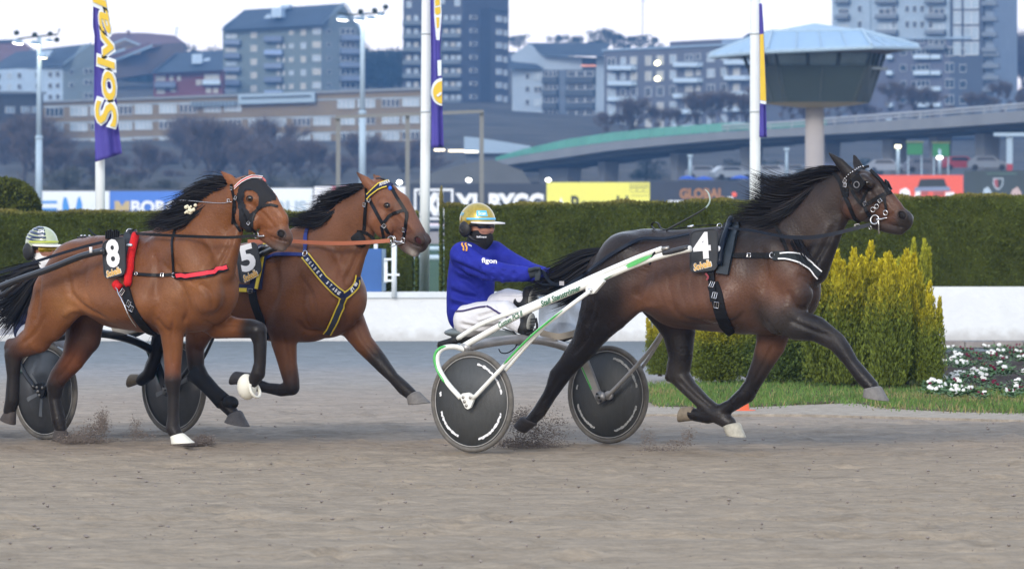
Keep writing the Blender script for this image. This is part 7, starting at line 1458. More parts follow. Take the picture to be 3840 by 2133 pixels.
    for pts in ([(1161, 955), (1191, 993), (1226, 1038), (1261, 1074), (1288, 1096)], [(1139, 969), (1169, 1007), (1204, 1052), (1239, 1090), (1276, 1116)], [(1284, 1098), (1310, 1078), (1326, 1056), (1332, 1030)], [(1292, 1118), (1322, 1098), (1340, 1072), (1341, 1048)], [(1272, 1114), (1258, 1150), (1241, 1192), (1217, 1246)], [(1296, 1114), (1282, 1152), (1264, 1198), (1239, 1248)]):
        strap(bp, ct, pts, 4.5, yel, 'piping', lift=.02)
    h = "JUGADER STABLE"; pts = catmull([(1156, 972), (1180, 1000), (1215, 1045), (1250, 1082), (1272, 1100)], len(h))
    for i, chx in enumerate(h):
        if chx == ' ': continue
        P, N_ = ct.path([pts[max(i - 1, 0)], pts[min(i + 1, len(h) - 1)]], 2, 0.0374); t = (P[1] - P[0]).normalized(); c = (P[0] + P[1]) / 2; up = N_[0].cross(t)
        fit_text(chx, c, t, up, .014, .026, WHITE, bp, bold=.02, th=.002)
    for i, chx in enumerate("TABLE"[1:]):
        pts = catmull([(1332, 1048), (1318, 1078), (1300, 1094)], 4); P, N_ = ct.path([pts[max(i - 1, 0)], pts[min(i + 1, 3)]], 2, 0.0374); t = (P[1] - P[0]).normalized()
        fit_text(chx, (P[0] + P[1]) / 2, t, N_[0].cross(t), .018, .03, WHITE, bp, bold=.02, th=.002)
    ring(H, ct, 1148, 954, 11, 2.4, STEEL)
    # saddle pad, number, girth, rein
    P, N_ = ct.path([(1000, 925), (985, 970), (975, 1020), (968, 1085)], 14, 0.0306); sd = MB().ribbon(P, N_, .11, .02).build('saddle', nav, H)
    P, N_ = ct.path([(1008, 918), (1000, 960), (990, 1020), (976, 1085)], 14, 0.0578); MB().ribbon(P, N_, .026, .012).build('pad_edge', yel, sd)
    P, N_ = ct.path([(898, 1060), (902, 1085), (935, 1088)], 8, .03); MB().ribbon(P, N_, .03, .012).build('pad_edge', yel, sd)
    strap(sd, ct, [(905, 1078), (935, 1080), (965, 1084)], 24, nav, 'pad_hem', lift=.024, th=.016)
    strap(H, ct, [(950, 1090), (955, 1125), (968, 1165), (985, 1210), (995, 1260)], 34, WEBB, 'girth', lift=.014, th=.018)
    buckle(H, ct, 950, 1092, 10, 8, 0, STEEL, lift=.04)
    P = [fr.p(u, v, s) for u, v, s in ((930, 905, .2), (1000, 905, .25), (1090, 904, .28), (1180, 910, .27), (1270, 912, .24), (1370, 909, .2), (1462, 902, .14))]
    P = [Vector(p) for p in catmull(P, 30)]; MB().ribbon(P, [fr.n] * 30, .030, .006).build('rein', mat('tan_leather', (.38, .12, .06), .5, .4, var=.1), H)
    P = [fr.p(u, v, .1) for u, v in ((862, 1050), (885, 1065), (908, 1070))]; MB().tube(P, .008, 6).build('cord', mat('faded_red_cord', (.25, .05, .06), .8), H)
    number_plate(H, fr, [(884, 938), (960, 905), (982, 1020), (902, 1066)], "5", .36, (929, 967, 56, 102), (940, 1034), (54, 26), 16)
    return fr, H, ct
FR4, H4, CT4 = horse4()
FR8, H8, CT8 = horse8()
FR5, H5, CT5 = horse5()
# ================================================================== sulkies
FS = Frame(2028, 38.72, 36)                              # the frame all sulky coordinates are measured in
def sulky(ft, label, cols, decals=True, near=True, apron=True, plain=False, shafts=True, ks=1.0):
    white, stripe, arch_m = cols
    root = thing('racing_sulky', label, 'sulky', tuple(ft.O), 'racing sulkies')
    def P(u, v, s):
        a, b, z = FS.loc(FS.p(u, v, s)); return Vector(ft.world(a, b * ks, z))
    def M(u, v, s):                                     # the mirrored point on the far side
        a, b, z = FS.loc(FS.p(u, v, s)); return Vector(ft.world(a, -b * ks, z))
    def curve(pts, n, f=P): return [Vector(p) for p in catmull([f(*p) for p in pts], n)]
    blk = mat('rubber_black', (.014, .014, .014), .6, .3, var=.15)
    tyre_m = mat('dusty_tyre', (.13, .12, .105), .8, .2, var=.3, vscale=14); disc_m = mat('wheel_disc', (.062, .064, .062), .42, .4, var=.15, vscale=50, bump=.25, bscale=220, stretch=(1, 1, .25))
    pale = mat('pale_rim', (.32, .31, .29), .5, .4, var=.2, vscale=20)
    R = .38; a0 = FS.loc(FS.p(1771, 1505, .89))[0]
    for sgn in (1, -1):
        c = Vector(ft.world(a0, .89 * sgn * ks, R)); ax = ft.n
        wh = MB().lathe(c, ax, [(.03, -.035), (.10, -.03), (R - .035, -.008), (R - .035, .008), (.10, .03), (.03, .035)], 48).build('wheel', mat('smoky_wheel_disc', (.040, .043, .046), .3, .5, var=.2, vscale=30, alpha=.84) if plain else disc_m, root, True)
        MB().torus(c, ax, R - .018, .020, 56, 10).build('tyre', tyre_m, wh, True)
        for s2 in (1, -1): MB().torus(c + ax * (.012 * s2), ax, R - .043, .0045, 56, 6).build('rim', pale, wh, True)
        side = ax
        if not plain:
            for k, (s0, s1) in enumerate(((12, 78), (166, 174), (196, 246), (284, 344))):
                mb = MB(); rr = .288; z = Vector((0, 0, 1)); x = z.cross(ax).normalized(); m_ = max(3, int((s1 - s0) / 3)); q = random.Random(k * 7 + (sgn > 0))
                ra = [rr + q.uniform(.005, .014) * (.5 if i in (0, m_) else 1) for i in range(m_ + 1)]; rb = [rr - q.uniform(.003, .011) for i in range(m_ + 1)]
                for i in range(m_):
                    t0, t1 = (math.radians(s0 + (s1 - s0) * j / m_) for j in (i, i + (.75 if i % 4 == 2 else 1))); pt = lambda t, r_: c + side * .016 + (x * math.cos(t) + z * math.sin(t)) * r_
                    mb.prism([pt(t0, rb[i]), pt(t1, rb[i + 1]), pt(t1, ra[i + 1]), pt(t0, ra[i])], side * .002)
                mb.build('decal', WHITE if sgn > 0 else mat('grey_white_print', (.42, .42, .40), .5, var=.2), wh)  # far wheel carries a greyer white than the near one
        else:
            for t0 in (20, 140, 200, 262):
                mb = MB(); z = Vector((0, 0, 1)); x = z.cross(ax).normalized(); d = x * math.cos(math.radians(t0)) + z * math.sin(math.radians(t0)); e2 = d.cross(ax)
                mb.prism([c + side * .03 + d * .05 + e2 * .012, c + side * .022 + d * .2 + e2 * .02, c + side * .022 + d * .2 - e2 * .02, c + side * .03 + d * .05 - e2 * .012], side * .004)
                mb.build('spoke_panel', mat('smoke_grey_panel', (.13, .14, .15), .35, .5, var=.2), wh)
        MB().lathe(c, ax, [(.035, -.06), (.035, .06)], 16).build('hub', blk, wh, True)
    for sgn, f in ((1, P), (-1, M)):
        if shafts:
            sh = MB().tube(curve([(1731, 1302, .80), (1855, 1232, .76), (1966, 1171, .72), (2100, 1112, .66), (2238, 1052, .60), (2400, 985, .50), (2513, 950, .44), (2590, 932, .42)], 40, f), .024, 14).build('shaft', white, root, True)
            MB().tube(curve([(1715, 1270, .74), (1781, 1228, .72), (1843, 1199, .70), (1969, 1153, .68), (2095, 1097, .64), (2230, 1035, .59), (2380, 970, .50), (2482, 932, .46)], 40, f), .019, 14).build('upper_tube', white, sh, True)
            MB().tube(curve([(2488, 950, .46), (2530, 940, .45), (2582, 928, .43)], 8, f), .021, 12).build('sleeve', mat('worn_black_sleeve', (.03, .03, .033), .35, .5, var=.3), sh, True)
            MB().tube(curve([(1650, 1294, .74), (1684, 1284, .74), (1716, 1271, .74)], 5, f), .031, 14).build('end_cap', blk, sh, True)
            MB().tube([f(1643, 1296, .74), f(1655, 1292, .74)], .018, 12).build('cap_plug', mat('dull_metal', (.35, .33, .3), .4, metal=.8), sh, True)
            MB().prism([f(u, v, .635) for u, v in ((2196, 1060), (2252, 1040), (2264, 1056), (2226, 1100), (2206, 1104), (2196, 1090))], ft.n * (-.03 * sgn)).build('gusset', white, sh)
            MB().lathe(f(2214, 1089, .64), ft.n, [(.016, -.01), (.016, .014), (.008, .018)], 14).build('bolt', STEEL, sh, True)
            MB().tube(curve([(2436, 992, .47), (2446, 960, .49), (2470, 926, .46)], 6, f), .008, 6).build('strap', LEA, sh)
            MB().tube([f(2484, 934, .46), f(2508, 930, .46)], .015, 10).build('clamp', mat('dull_metal', (.35, .33, .3), .4, metal=.8), sh, True)
        if sgn > 0:
            fk = MB().tube(curve([(1745, 1312, .80), (1705, 1300, .86), (1660, 1306, .94), (1640, 1334, .97), (1645, 1378, .975), (1678, 1435, .975), (1728, 1492, .975)], 30, f), .020, 12, flat=.8).build('fork', white, root, True)
            MB().tube(curve([(1690, 1297, .885), (1650, 1305, .965), (1630, 1334, .99), (1637, 1380, .99), (1668, 1436, .99)], 24, f), [.004] + [.011] * 22 + [.003], 8).build('stripe', stripe, fk, True)
            st = MB().tube(curve([(1772, 1496, .975), (1892, 1369, .94), (2004, 1253, .88), (2120, 1160, .80), (2212, 1092, .68)], 30, f), .016, 12).build('stay', white, root, True)
            MB().tube(curve([(1888, 1366, .957), (1950, 1300, .93), (2010, 1243, .90), (2110, 1162, .83)], 20, f), [.002] + [.008] * 17 + [.004, .002], 8).build('stripe', stripe, st, True)
            MB().tube(curve([(1792, 1500, .81), (1892, 1392, .81), (1960, 1312, .80), (2040, 1225, .78)], 12, f), .014, 10).build('inner_stay', white, root, True)
            br = MB().prism([f(u, v, .985) for u, v in ((1722, 1484), (1735, 1474), (1757, 1471), (1774, 1482), (1776, 1498), (1764, 1528), (1754, 1534), (1744, 1528))], -ft.n * .02).build('hub_bracket', white, root)
            for u, v, r in ((1737, 1489, .011), (1742, 1505, .012), (1749, 1520, .011), (1764, 1490, .011)):
                MB().lathe(f(u, v, .987), ft.n, [(r, -.005), (r, .006), (r * .5, .008)], 12).build('bolt', mat('dull_metal', (.35, .33, .3), .4, metal=.8), br, True)
        else:
            g = lambda u, v, s: P(u, v, s)
            c = curve([(2178, 1330, -.72), (2205, 1392, -.775), (2232, 1455, -.80), (2256, 1508, -.81)], 14, g)
            fk = MB().ribbon(c, [ft.n] * 14, [.085, .085, .083, .08, .078, .075, .072, .068, .065, .062, .06, .06, .058, .055], .03).build('fork', arch_m, root)
            MB().ribbon([p + ft.n * .017 - ft.e * .028 for p in c[:10]], [ft.n] * 10, .012, .003).build('stripe', stripe, fk)
            MB().lathe(P(2252, 1488, -.785), ft.n, [(.045, -.02), (.045, .01)], 20).build('hub_bracket', mat('brushed_bracket', (.25, .25, .25), .4, metal=.7), root, True)
            for u, v in ((2238, 1476), (2246, 1490), (2252, 1503)): MB().lathe(P(u, v, -.77), ft.n, [(.008, -.01), (.008, .004)], 10).build('bolt', blk, fk, True)
            MB().lathe(P(2282, 1482, -.80), ft.n, [(.035, -.02), (.035, .01)], 16).build('stay_boss', arch_m, root, True)
            MB().tube(curve([(2276, 1486, -.79), (2330, 1432, -.79), (2400, 1356, -.78), (2450, 1295, -.76), (2486, 1240, -.72), (2540, 1150, -.66), (2600, 1060, -.56)], 24, g), .016, 12).build('stay', arch_m, root, True)
            MB().tube(curve([(2404, 1382, -.95), (2440, 1330, -.92), (2480, 1262, -.86), (2530, 1165, -.74)], 12, g), .014, 10).build('outer_stay', arch_m, root, True)
    MB().tube(curve([(1738, 1306, .82), (1818, 1287, .6), (1921, 1273, .3), (2000, 1273, .1), (2070, 1285, -.2), (2127, 1303, -.45), (2165, 1322, -.62), (2184, 1336, -.72)], 36), [.036] * 14 + [.034] * 22, 14).build('axle_arch', arch_m, root, True)
    sm = mat('seat_grey', (.16, .19, .20), .55, .3, var=.1)
    s0 = P(1762, 1246, 0)
    seat = MB().ellip(s0, ft.e * .19, ft.n * .22, Vector((0, 0, .045)), 24, 10).build('seat', sm, root, True)
    MB().ellip(s0 - Vector((0, 0, .035)) + ft.e * .02, ft.e * .15, ft.n * .18, Vector((0, 0, .06)), 20, 8).build('seat_shell', blk, seat, True)
    for b in (.14, -.14): MB().tube([s0 + ft.n * b - Vector((0, 0, .05)), s0 + ft.n * b + ft.e * .22 - Vector((0, 0, .05)), s0 + ft.n * b + ft.e * .44 - Vector((0, 0, .06))], .018, 8).build('seat_bracket', blk, seat, True)
    MB().prism([P(u, v, .16) for u, v in ((1790, 1248), (1850, 1236), (1915, 1240), (1938, 1262), (1945, 1292), (1932, 1296), (1905, 1262), (1840, 1268), (1800, 1275))], -ft.n * .04).build('knee_guard', sm, root)
    if near: MB().tube(curve([(1870, 1308, .2), (1880, 1322, .2), (1905, 1322, .2), (1934, 1300, .2), (1940, 1270, .2), (1925, 1245, .2), (1885, 1232, .2)], 24), .005, 6).build('cable', blk, root, True)
    for u, v, s in ((1975, 1238, .20), (2150, 1232, -.28)):
        o = MB().tube(curve([(u - 25, v + 6, s), (u + 10, v + 12, s), (u + 38, v - 8, s), (u + 34, v - 46, s)], 14), .010, 8).build('foot_rest', blk, root, True)
    if apron:
        am = mat('apron_foil', (.42, .52, .66), .25, .5, var=.25, vscale=9, alpha=.82)
        vs = []; nu, nv = 16, 10
        for i in range(nu):
            for j in range(nv):
                x, y = i / (nu - 1), j / (nv - 1); s = .30 - .62 * x
                a, b, z = FS.loc(FS.p(2020 + 165 * x, 1112 - 12 * x + (118 + 25 * math.sin(x * 3.1)) * y, s)); w = .012 * math.sin(x * 11 + y * 5) + .008 * math.sin(y * 9 - x * 17)
                vs.append(ft.world(a + w, b + w, z))
        add_mesh('mud_apron', vs, [[i * nv + j, (i + 1) * nv + j, (i + 1) * nv + j + 1, i * nv + j + 1] for i in range(nu - 1) for j in range(nv - 1)], am, root, True)
        MB().prism([P(u, v, -.22) for u, v in ((2012, 1232), (2060, 1212), (2120, 1208), (2150, 1222), (2148, 1262), (2095, 1275), (2030, 1268))], -ft.n * .05).build('foot_guard', mat('beige_guard', (.40, .36, .30), .7, var=.2), root)
    if decals:
        gm = mat('dark_green_print', (.02, .12, .06), .5, var=.05)
        def along(s, a, b, h, off=.026, bold=.02, shear=.2):
            A, Bq = P(*a), P(*b); t = (Bq - A).normalized(); up = (Vector((0, 0, 1)) - t * t.z).normalized()
            fit_text(s, (A + Bq) / 2 + ft.n * off, t, t.cross(ft.n) * (-1 if t.cross(ft.n).z < 0 else 1), (Bq - A).length, h, gm, SHAFT, 'lettering', bold=bold, shear=shear, th=.002)
        SHAFT = [o for o in root.children if o.name.startswith('shaft')][0]
        along("Stall Stenströmer", (2036, 1140, .69), (2184, 1076, .63), .045)
        along("Custom PCS II", (1877, 1220, .75), (1967, 1172, .72), .04, shear=.35)
        mid = curve([(2345, 1006, .53), (2400, 980, .505), (2452, 957, .48)], 12)
        MB().ribbon([p + ft.n * .024 for p in mid], [ft.n] * 12, [.006, .02, .03, .034, .034, .034, .032, .03, .028, .022, .014, .006], .004).build('stripe', stripe, SHAFT)
        MB().ribbon([p + ft.n * .024 for p in curve([(2270, 1050, .58), (2345, 1008, .53)], 6)], [ft.n] * 6, .006, .004).build('stripe', mat('dark_green_print', (.02, .12, .06), .5), SHAFT)
    return root
GREEN = mat('bright_green_paint', (.06, .42, .08), .35, .5, var=.15, vscale=12, coat=.4)
WPAINT = mat('white_enamel', (.80, .80, .74), .3, .5, var=.06, vscale=8, coat=.4)
SILV = mat('silver_paint', (.42, .41, .40), .38, .5, metal=.55, var=.25, vscale=7)
BLKP = mat('black_enamel', (.012, .013, .016), .28, .5, var=.1, coat=.5); DGRN = mat('dark_green_enamel', (.01, .06, .05), .35, .5)
SULKY4 = sulky(FS, 'white racing sulky with green stripes behind horse number 4', (WPAINT, GREEN, SILV))
FS5 = Frame(412, 40.55, 44)
SULKY5 = sulky(FS5, 'black racing sulky with dusty dark wheels behind horse number 5', (BLKP, DGRN, BLKP), decals=False, plain=True, ks=.77)
FS8 = Frame(-520, 39.5, 38)
SULKY8 = sulky(FS8, 'black shafted racing sulky at the left edge behind horse number 8', (BLKP, DGRN, BLKP), decals=False, plain=True, apron=False, near=False, shafts=False)
# the visible shaft of the third sulky runs up to plate 8
P = [FR8.p(u, v, s) for u, v, s in ((-60, 1100, .55), (60, 1052, .52), (180, 1010, .48), (290, 966, .44), (345, 950, .42), (390, 940, .41))]
MB().tube([Vector(p) for p in catmull(P, 24)], .026, 14).build('shaft_pole', BLKP, SULKY8, True)
MB().tube([FR8.p(-60, 1140, .5), FR8.p(20, 1098, .5), FR8.p(70, 1058, .5)], .018, 10).build('shaft_brace', BLKP, SULKY8, True)
MB().tube([FR8.p(341, 948, .45), FR8.p(340, 926, .45)], .012, 8).build('shaft_screw', mat('white_plastic', (.75, .75, .75), .4, var=0), SULKY8, True)

o = MB().prism([FS5.p(u, v, .12) for u, v in ((-40, 1262), (10, 1232), (60, 1198), (112, 1176), (118, 1236), (60, 1250))], -FS5.n * .02).build('knee_apron', mat('grey_foil', (.40, .42, .48), .3, .5, var=.3, vscale=14, bump=.8, bscale=12), SULKY5)
MB().tube([FS5.p(-40, 1170, .2), FS5.p(120, 1166, .1)], .012, 8).build('seat_edge', mat('beige_guard', (.40, .36, .30), .7), SULKY5)
# ================================================================== drivers
SKIN = mat('skin', (.45, .22, .15), .5, .4, var=.08, vscale=20)
def xf(V, ft):                                            # from the measuring frame into the driver's own frame
    L = np.stack([(V - np.array(FS.O)) @ np.array(FS.e), (V - np.array(FS.O)) @ np.array(FS.n), V[:, 2]], 1)
    return np.array(ft.O)[None] + L[:, :1] * np.array(ft.e) + L[:, 1:2] * np.array(ft.n) + L[:, 2:] * np.array((0, 0, 1.0))
def driver(ft, label, jc, tc, helm, shift=(0, 0), full=True):
    du, dv = shift
    S = lambda nodes: [(n[0] + du, n[1] + dv) + tuple(n[2:]) for n in nodes]
    torso = [(1786, 958, 0, 44, 1.1), (1770, 990, 0, 80, 1.18), (1766, 1055, 0, 88, 1.05), (1763, 1120, 0, 89, 1.0), (1764, 1165, 0, 88, 1.05)]
    narm = [(1738, 958, .17, 46), (1776, 990, .23, 43), (1838, 1014, .25, 39), (1905, 1024, .22, 34), (1972, 1028, .18, 28)]
    farm = [(1852, 950, -.17, 44), (1915, 985, -.22, 40), (1985, 1020, -.22, 37), (2045, 1036, -.18, 33), (2082, 1034, -.15, 27)]
    nleg = [(1768, 1200, .10, 66, 1.1), (1850, 1178, .15, 52), (1895, 1172, .17, 46), (1928, 1198, .17, 41), (1952, 1218, .17, 33)]
    fleg = [(1790, 1190, -.10, 64, 1.1), (1865, 1148, -.06, 50), (1905, 1125, -.02, 44), (1938, 1125, .0, 38), (1958, 1125, .01, 32)]
    grow = lambda nodes, g: [n[:3] + (n[3] + g,) + tuple(n[4:]) for n in nodes]
    root = None
    # the body: one continuous surface from crown to foot
    B = Body(FS); sk = (.45, .22, .15)
    B.chain(S(grow(torso, -22)), col=sk, k=.04); B.chain(S([(1790, 900, 0, 34), (1786, 945, 0, 36)]), col=sk, k=.03)
    B.chain(S([(1792, 830, 0, 50, .8), (1803, 868, 0, 44, .75), (1812, 890, 0, 34, .75)]), col=sk, k=.02)
    B.chain(S([(1830, 845, 0, 9, .8), (1843, 862, 0, 9, 1.0)]), col=sk, k=.012); B.both(S([(1812, 858, .05, 15, .8), (1824, 864, .03, 13, .8)]), col=sk, k=.015)
    for n in (narm, farm): B.chain(S(grow(n[:-1], -21) + grow(n[-1:], -11)), col=sk, k=.03)
    for n in (nleg, fleg): B.chain(S(grow(n, -16)), col=sk, k=.03)
    B.chain(S([(1952, 1218, .17, 26), (1975, 1200, .17, 20)]), col=sk, k=.02); B.chain(S([(1958, 1125, .01, 26), (1982, 1112, .01, 20)]), col=sk, k=.02)
    Vv, Q, Cc = B.mesh(.011, 2); Vv = xf(Vv, ft)
    H = add_quads('person', Vv, Q, SKIN, loc=tuple(ft.O)); tag(H, label, 'person', 'sulky drivers')
    def cloth(name, chains, m, h=.010, k=.035, cols=None, lines=()):
        Bc = Body(FS)
        for c in chains: Bc.chain(S(c), col=(.5, .5, .5), k=k)
        V, Qq, _ = Bc.mesh(h, 2)
        if lines: V, Qq = sculpt(V, Qq, FS, [([(p[0] + du, p[1] + dv + o * r * 1.7) for p in l], r, d * k_) for l, r, d in lines for o, k_ in ((0, 1.0), (1, -.8), (-1, -.6))])
        return add_quads(name, xf(V, ft), Qq, m, H), (V, Qq)
    folds = [([(1700, 985), (1760, 1012), (1830, 1040)], 12, -0.0216), ([(1715, 1040), (1760, 1060), (1800, 1100)], 12, -0.0203), ([(1690, 1090), (1740, 1110), (1800, 1115)], 12, -0.0203), ([(1800, 1000), (1815, 1045)], 9, -0.0162), ([(1850, 1002), (1846, 1042)], 9, -0.0162),
             ([(1890, 1008), (1884, 1045)], 9, -0.0162), ([(1925, 1012), (1930, 1040)], 9, -0.0162), ([(1955, 1008), (1958, 1045)], 8, -0.0081), ([(1812, 1050), (1818, 1100), (1820, 1170)], 6, -0.0095), ([(1690, 1140), (1740, 1150), (1790, 1160)], 11, -0.0175), ([(1740, 965), (1780, 975), (1820, 985)], 14, 0.0081), ([(1730, 930), (1760, 950), (1765, 985)], 11, -0.0175)]
    jk, JV = cloth('jacket', [torso + [(1752, 1180, 0, 72, 1.1)], narm, farm, [(1735, 954, .165, 46), (1787, 956, 0, 46), (1850, 952, -.165, 44)]], jc, h=.008, lines=folds)
    jct = Caster(xf(JV[0], ft) if ft is FS else JV[0], JV[1], FS)
    tr, TV = cloth('trousers', [nleg, fleg, [(1768, 1195, 0, 74, 1.05), (1780, 1192, 0, 70, 1.05)]], tc, lines=[([(1790, 1190), (1850, 1170)], 7, -.013), ([(1860, 1150), (1875, 1200)], 6, -.012), ([(1905, 1160), (1915, 1210)], 5, -.006), ([(1730, 1215), (1790, 1225), (1850, 1222)], 7, -.013)])
    bm = mat('boot_leather', (.012, .012, .012), .5, .35, var=.15); solem = mat('boot_sole', (.34, .34, .31), .8, .2, var=.2, vscale=40)
    def W(u, v, s): return Vector(ft.world(*FS.loc(FS.p(u + du, v + dv, s))))
    if full:
        for (au, av, as_), (hu, hv), (tu, tv) in (((1948, 1216, .17), (1972, 1232), (1978, 1188)), ((1950, 1130, .01), (1978, 1145), (1984, 1095))):
            bt, _ = cloth('boot', [[(au, av, as_, 33), (hu, hv, as_, 27)], [(hu, hv, as_, 25, 1.0), (tu, tv, as_, 24, 1.0)]], bm, .009, .02)
            c = W((hu + tu) / 2 + 16, (hv + tv) / 2, as_)
            up = (W(tu, tv, as_) - W(hu, hv, as_)).normalized()
            sl_ = MB().ellip(c, ft.e * .016, ft.n * .052, up * .076, 18, 10).build('sole', solem, bt, True)
            mb = MB()
            for q in (-.045, -.02, .005, .03): mb.box(c + up * q + ft.e * .015, ft.e * .004, ft.n * .034, up * .005)
            mb.build('tread', mat('sole_groove', (.12, .12, .11), .8), sl_)
        strp = mat('navy_gold_braid', (.05, .035, .12), .6, var=.3, vscale=60); tct = Caster(TV[0], TV[1], FS)
        for pts in ([(1712, 1168), (1740, 1166), (1790, 1154), (1822, 1150)], [(1826, 1148), (1850, 1160), (1880, 1178), (1910, 1192)]):
            Pp, Nn = tct.path(pts, 14, .006); MB().ribbon(Pp, Nn, .014, .004).build('stripe', strp, tr)
        # gloves: palm, four unequal fingers closed round the rein, thumb from the side
        gm = mat('grey_glove', (.035, .043, .05), .75, .25, var=.2, vscale=40)
        for s, (pu, pv), mm in ((.18, (2000, 1022), 1), (-.15, (2098, 1030), .9)):
            ch = [[(pu - 34, pv + 5, s, 19, .9), (pu - 10, pv + 1, s, 20, .75), (pu + 4, pv - 2, s, 18, .7)]]
            for i, (L, z) in enumerate(((1.0, -11), (1.08, -4), (1.0, 4), (.85, 11))):
                b0 = (pu + 8, pv + z - 1, s + .02 - .012 * i, 6.2); ch.append([(pu - 8, pv + z * .8, s, 6.5), b0, (pu + 8 + 15 * L, pv + z + 4, s + .02 - .008 * i, 5.6), (pu + 8 + 14 * L, pv + z + 15, s + .03, 5.2), (pu + 8 + 2 * L, pv + z + 17, s + .035, 4.8)])
            ch.append([(pu - 14, pv - 8, s + .03, 7), (pu + 6, pv - 16, s + .045, 6.4), (pu + 24, pv - 16, s + .045, 5.4)])
            cloth('glove', ch, gm, .0055, .010)
        # jacket print
        org = mat('orange_print', (.70, .33, .05), .6, var=.05)
        for off in (0, 12): strap_p(jct, [(1735 + off, 905 + 8), (1733 + off, 918), (1740 + off, 930), (1738 + off, 942)], 6, org, jk)
        Pp, Nn = jct.path([(1818, 980), (1862, 984)], 2, .006)
        t = (Pp[1] - Pp[0]).normalized(); fit_text("figon", (Pp[0] + Pp[1]) / 2 + FS.n * .02, t, Vector((0, 0, 1)), .12, .05, WHITE, jk, bold=.03, th=.002)
        Pp, Nn = jct.path([(1752, 918), (1768, 926)], 2, .006); t = (Pp[1] - Pp[0]).normalized(); fit_text("GO", (Pp[0] + Pp[1]) / 2, t, Nn[0].cross(t), .035, .03, WHITE, jk, bold=.03, th=.002)
    # head gear
    hm, trim, visor_m, mask_m, lens_m = helm
    C = W(1790, 828, 0); e, n, z = ft.e, ft.n, Vector((0, 0, 1)); A, Bb, Cz = .147, .122, .140
    def dome(th, ph, k=1.0): return C + e * (A * k * math.sin(th) * math.cos(ph)) + n * (Bb * k * math.sin(th) * math.sin(ph)) + z * (Cz * k * math.cos(th))
    ls = []
    for i in range(15):
        t = i / 14; ring_ = []
        for k in range(40):
            ph = 2 * math.pi * k / 40; low = 96 + 46 * max(0, min(1, (-math.cos(ph) + .15) * 1.2)) ** 1.0   # lower at the back
            ring_.append(dome(math.radians(max(.6, low * t)), ph))
        ls.append(ring_)
    hel = MB().rings(ls, caps=False).build('helmet', hm, H, True)
    vs = []; m = 21
    for i in range(m):
        ph = math.radians(-78 + 156 * i / (m - 1)); ext = .085 * math.cos(ph * 90 / 80) ** .8 if abs(ph) < math.radians(79) else 0
        p0 = dome(math.radians(92), ph, 1.005); d = (e * math.cos(ph) + n * math.sin(ph)).normalized()
        vs += [p0, p0 + d * ext - z * (ext * .12), p0 + d * ext - z * (ext * .12 + .012), p0 - z * .014]
    MB().add(vs, [[i * 4 + k, i * 4 + (k + 1) % 4, i * 4 + 4 + (k + 1) % 4, i * 4 + 4 + k] for i in range(m - 1) for k in range(4)]).build('visor', visor_m, hel, True)
    MB().ribbon([dome(math.radians(84), math.radians(a), 1.012) for a in range(-85, 100, 6)], [(dome(math.radians(84), math.radians(a), 2) - C).normalized() for a in range(-85, 100, 6)], .016, .004).build('trim', trim, hel, True)
    if full:
        def wrap(th0, ph0): return lambda a, b: dome(math.radians(th0) - b / Cz, math.radians(ph0) - a / A, 1.02)
        # decals follow the shell
        MB().add([wrap(66, 42)(a, b) for b in (-.024, .024) for a in np.linspace(-.05, .05, 9)], [[i, i + 1, i + 10, i + 9] for i in range(8)]).build('decal', mat('sky_blue_print', (.12, .50, .78), .4, var=.05), hel, True)
        w2 = lambda a, b: dome(math.radians(66) - b / Cz, math.radians(42) - a / A, 1.028)
        fit_text("Scan", C, n, z, .07, .03, WHITE, hel, warp=w2, bold=.02)
        w3 = lambda a, b: dome(math.radians(68) - b / Cz, math.radians(128) - a / A, 1.024)
        fit_text("Goop", C, n, z, .085, .042, mat('sky_blue_print', (.12, .50, .78), .4), hel, warp=w3, bold=.01, shear=.2)
    else:
        navy = mat('navy_shell', (.015, .03, .08), .3, .5, coat=.6)
        for th, w in ((18, .03), (34, .026), (50, .026), (64, .016), (76, .014)):
            pts = [dome(math.radians(th + 6 * math.sin(math.radians(a * 2))), math.radians(a), 1.012) for a in range(30, 240, 8)]
            MB().ribbon(pts, [(p - C).normalized() for p in pts], w, .003).build('stripe', navy, hel, True)
        MB().add([dome(math.radians(55) - b / Cz, math.radians(62) - a / A, 1.02) for b in (-.045, .045) for a in np.linspace(-.08, .08, 11)], [[i, i + 1, i + 12, i + 11] for i in range(10)]).build('decal', navy, hel, True)
        fit_text("EM", C, n, z, .075, .034, WHITE, hel, warp=lambda a, b: dome(math.radians(50) - (b + .012) / Cz, math.radians(50) - a / A, 1.03), bold=.03)
        fit_text("HOME", C, n, z, .05, .02, WHITE, hel, warp=lambda a, b: dome(math.radians(62) - b / Cz, math.radians(48) - a / A, 1.03), bold=.02)
    earm = mat('ear_guard', (.014, .014, .015), .5, .4, var=.1)
    for sg in (1, -1):
        c = C - e * .055 - z * .055 + n * (.108 * sg)
        c = c + e * .018 - z * .008
        ea = MB().ellip(c, e * (.056 if full else .066), n * .028, z * (.064 if full else .074), 20, 10).build('ear_guard', earm, hel, True)
        MB().torus(c + n * (.018 * sg) - e * .008, n, .026, .009, 18, 8).build('ear_ring', earm, ea, True)
        MB().tube([c - z * .03, c + e * .06 - z * .085 - n * .03 * sg, c + e * .105 - z * .105 - n * .06 * sg], [.018, .012, .009], 8).build('chin_strap', earm, hel, True)
        MB().tube([c + z * .03 + n * .012 * sg, c + e * .06 + z * .033 - n * .004 * sg, c + e * .12 + z * .027 - n * .03 * sg], .009, 8).build('strap', earm, hel, True)
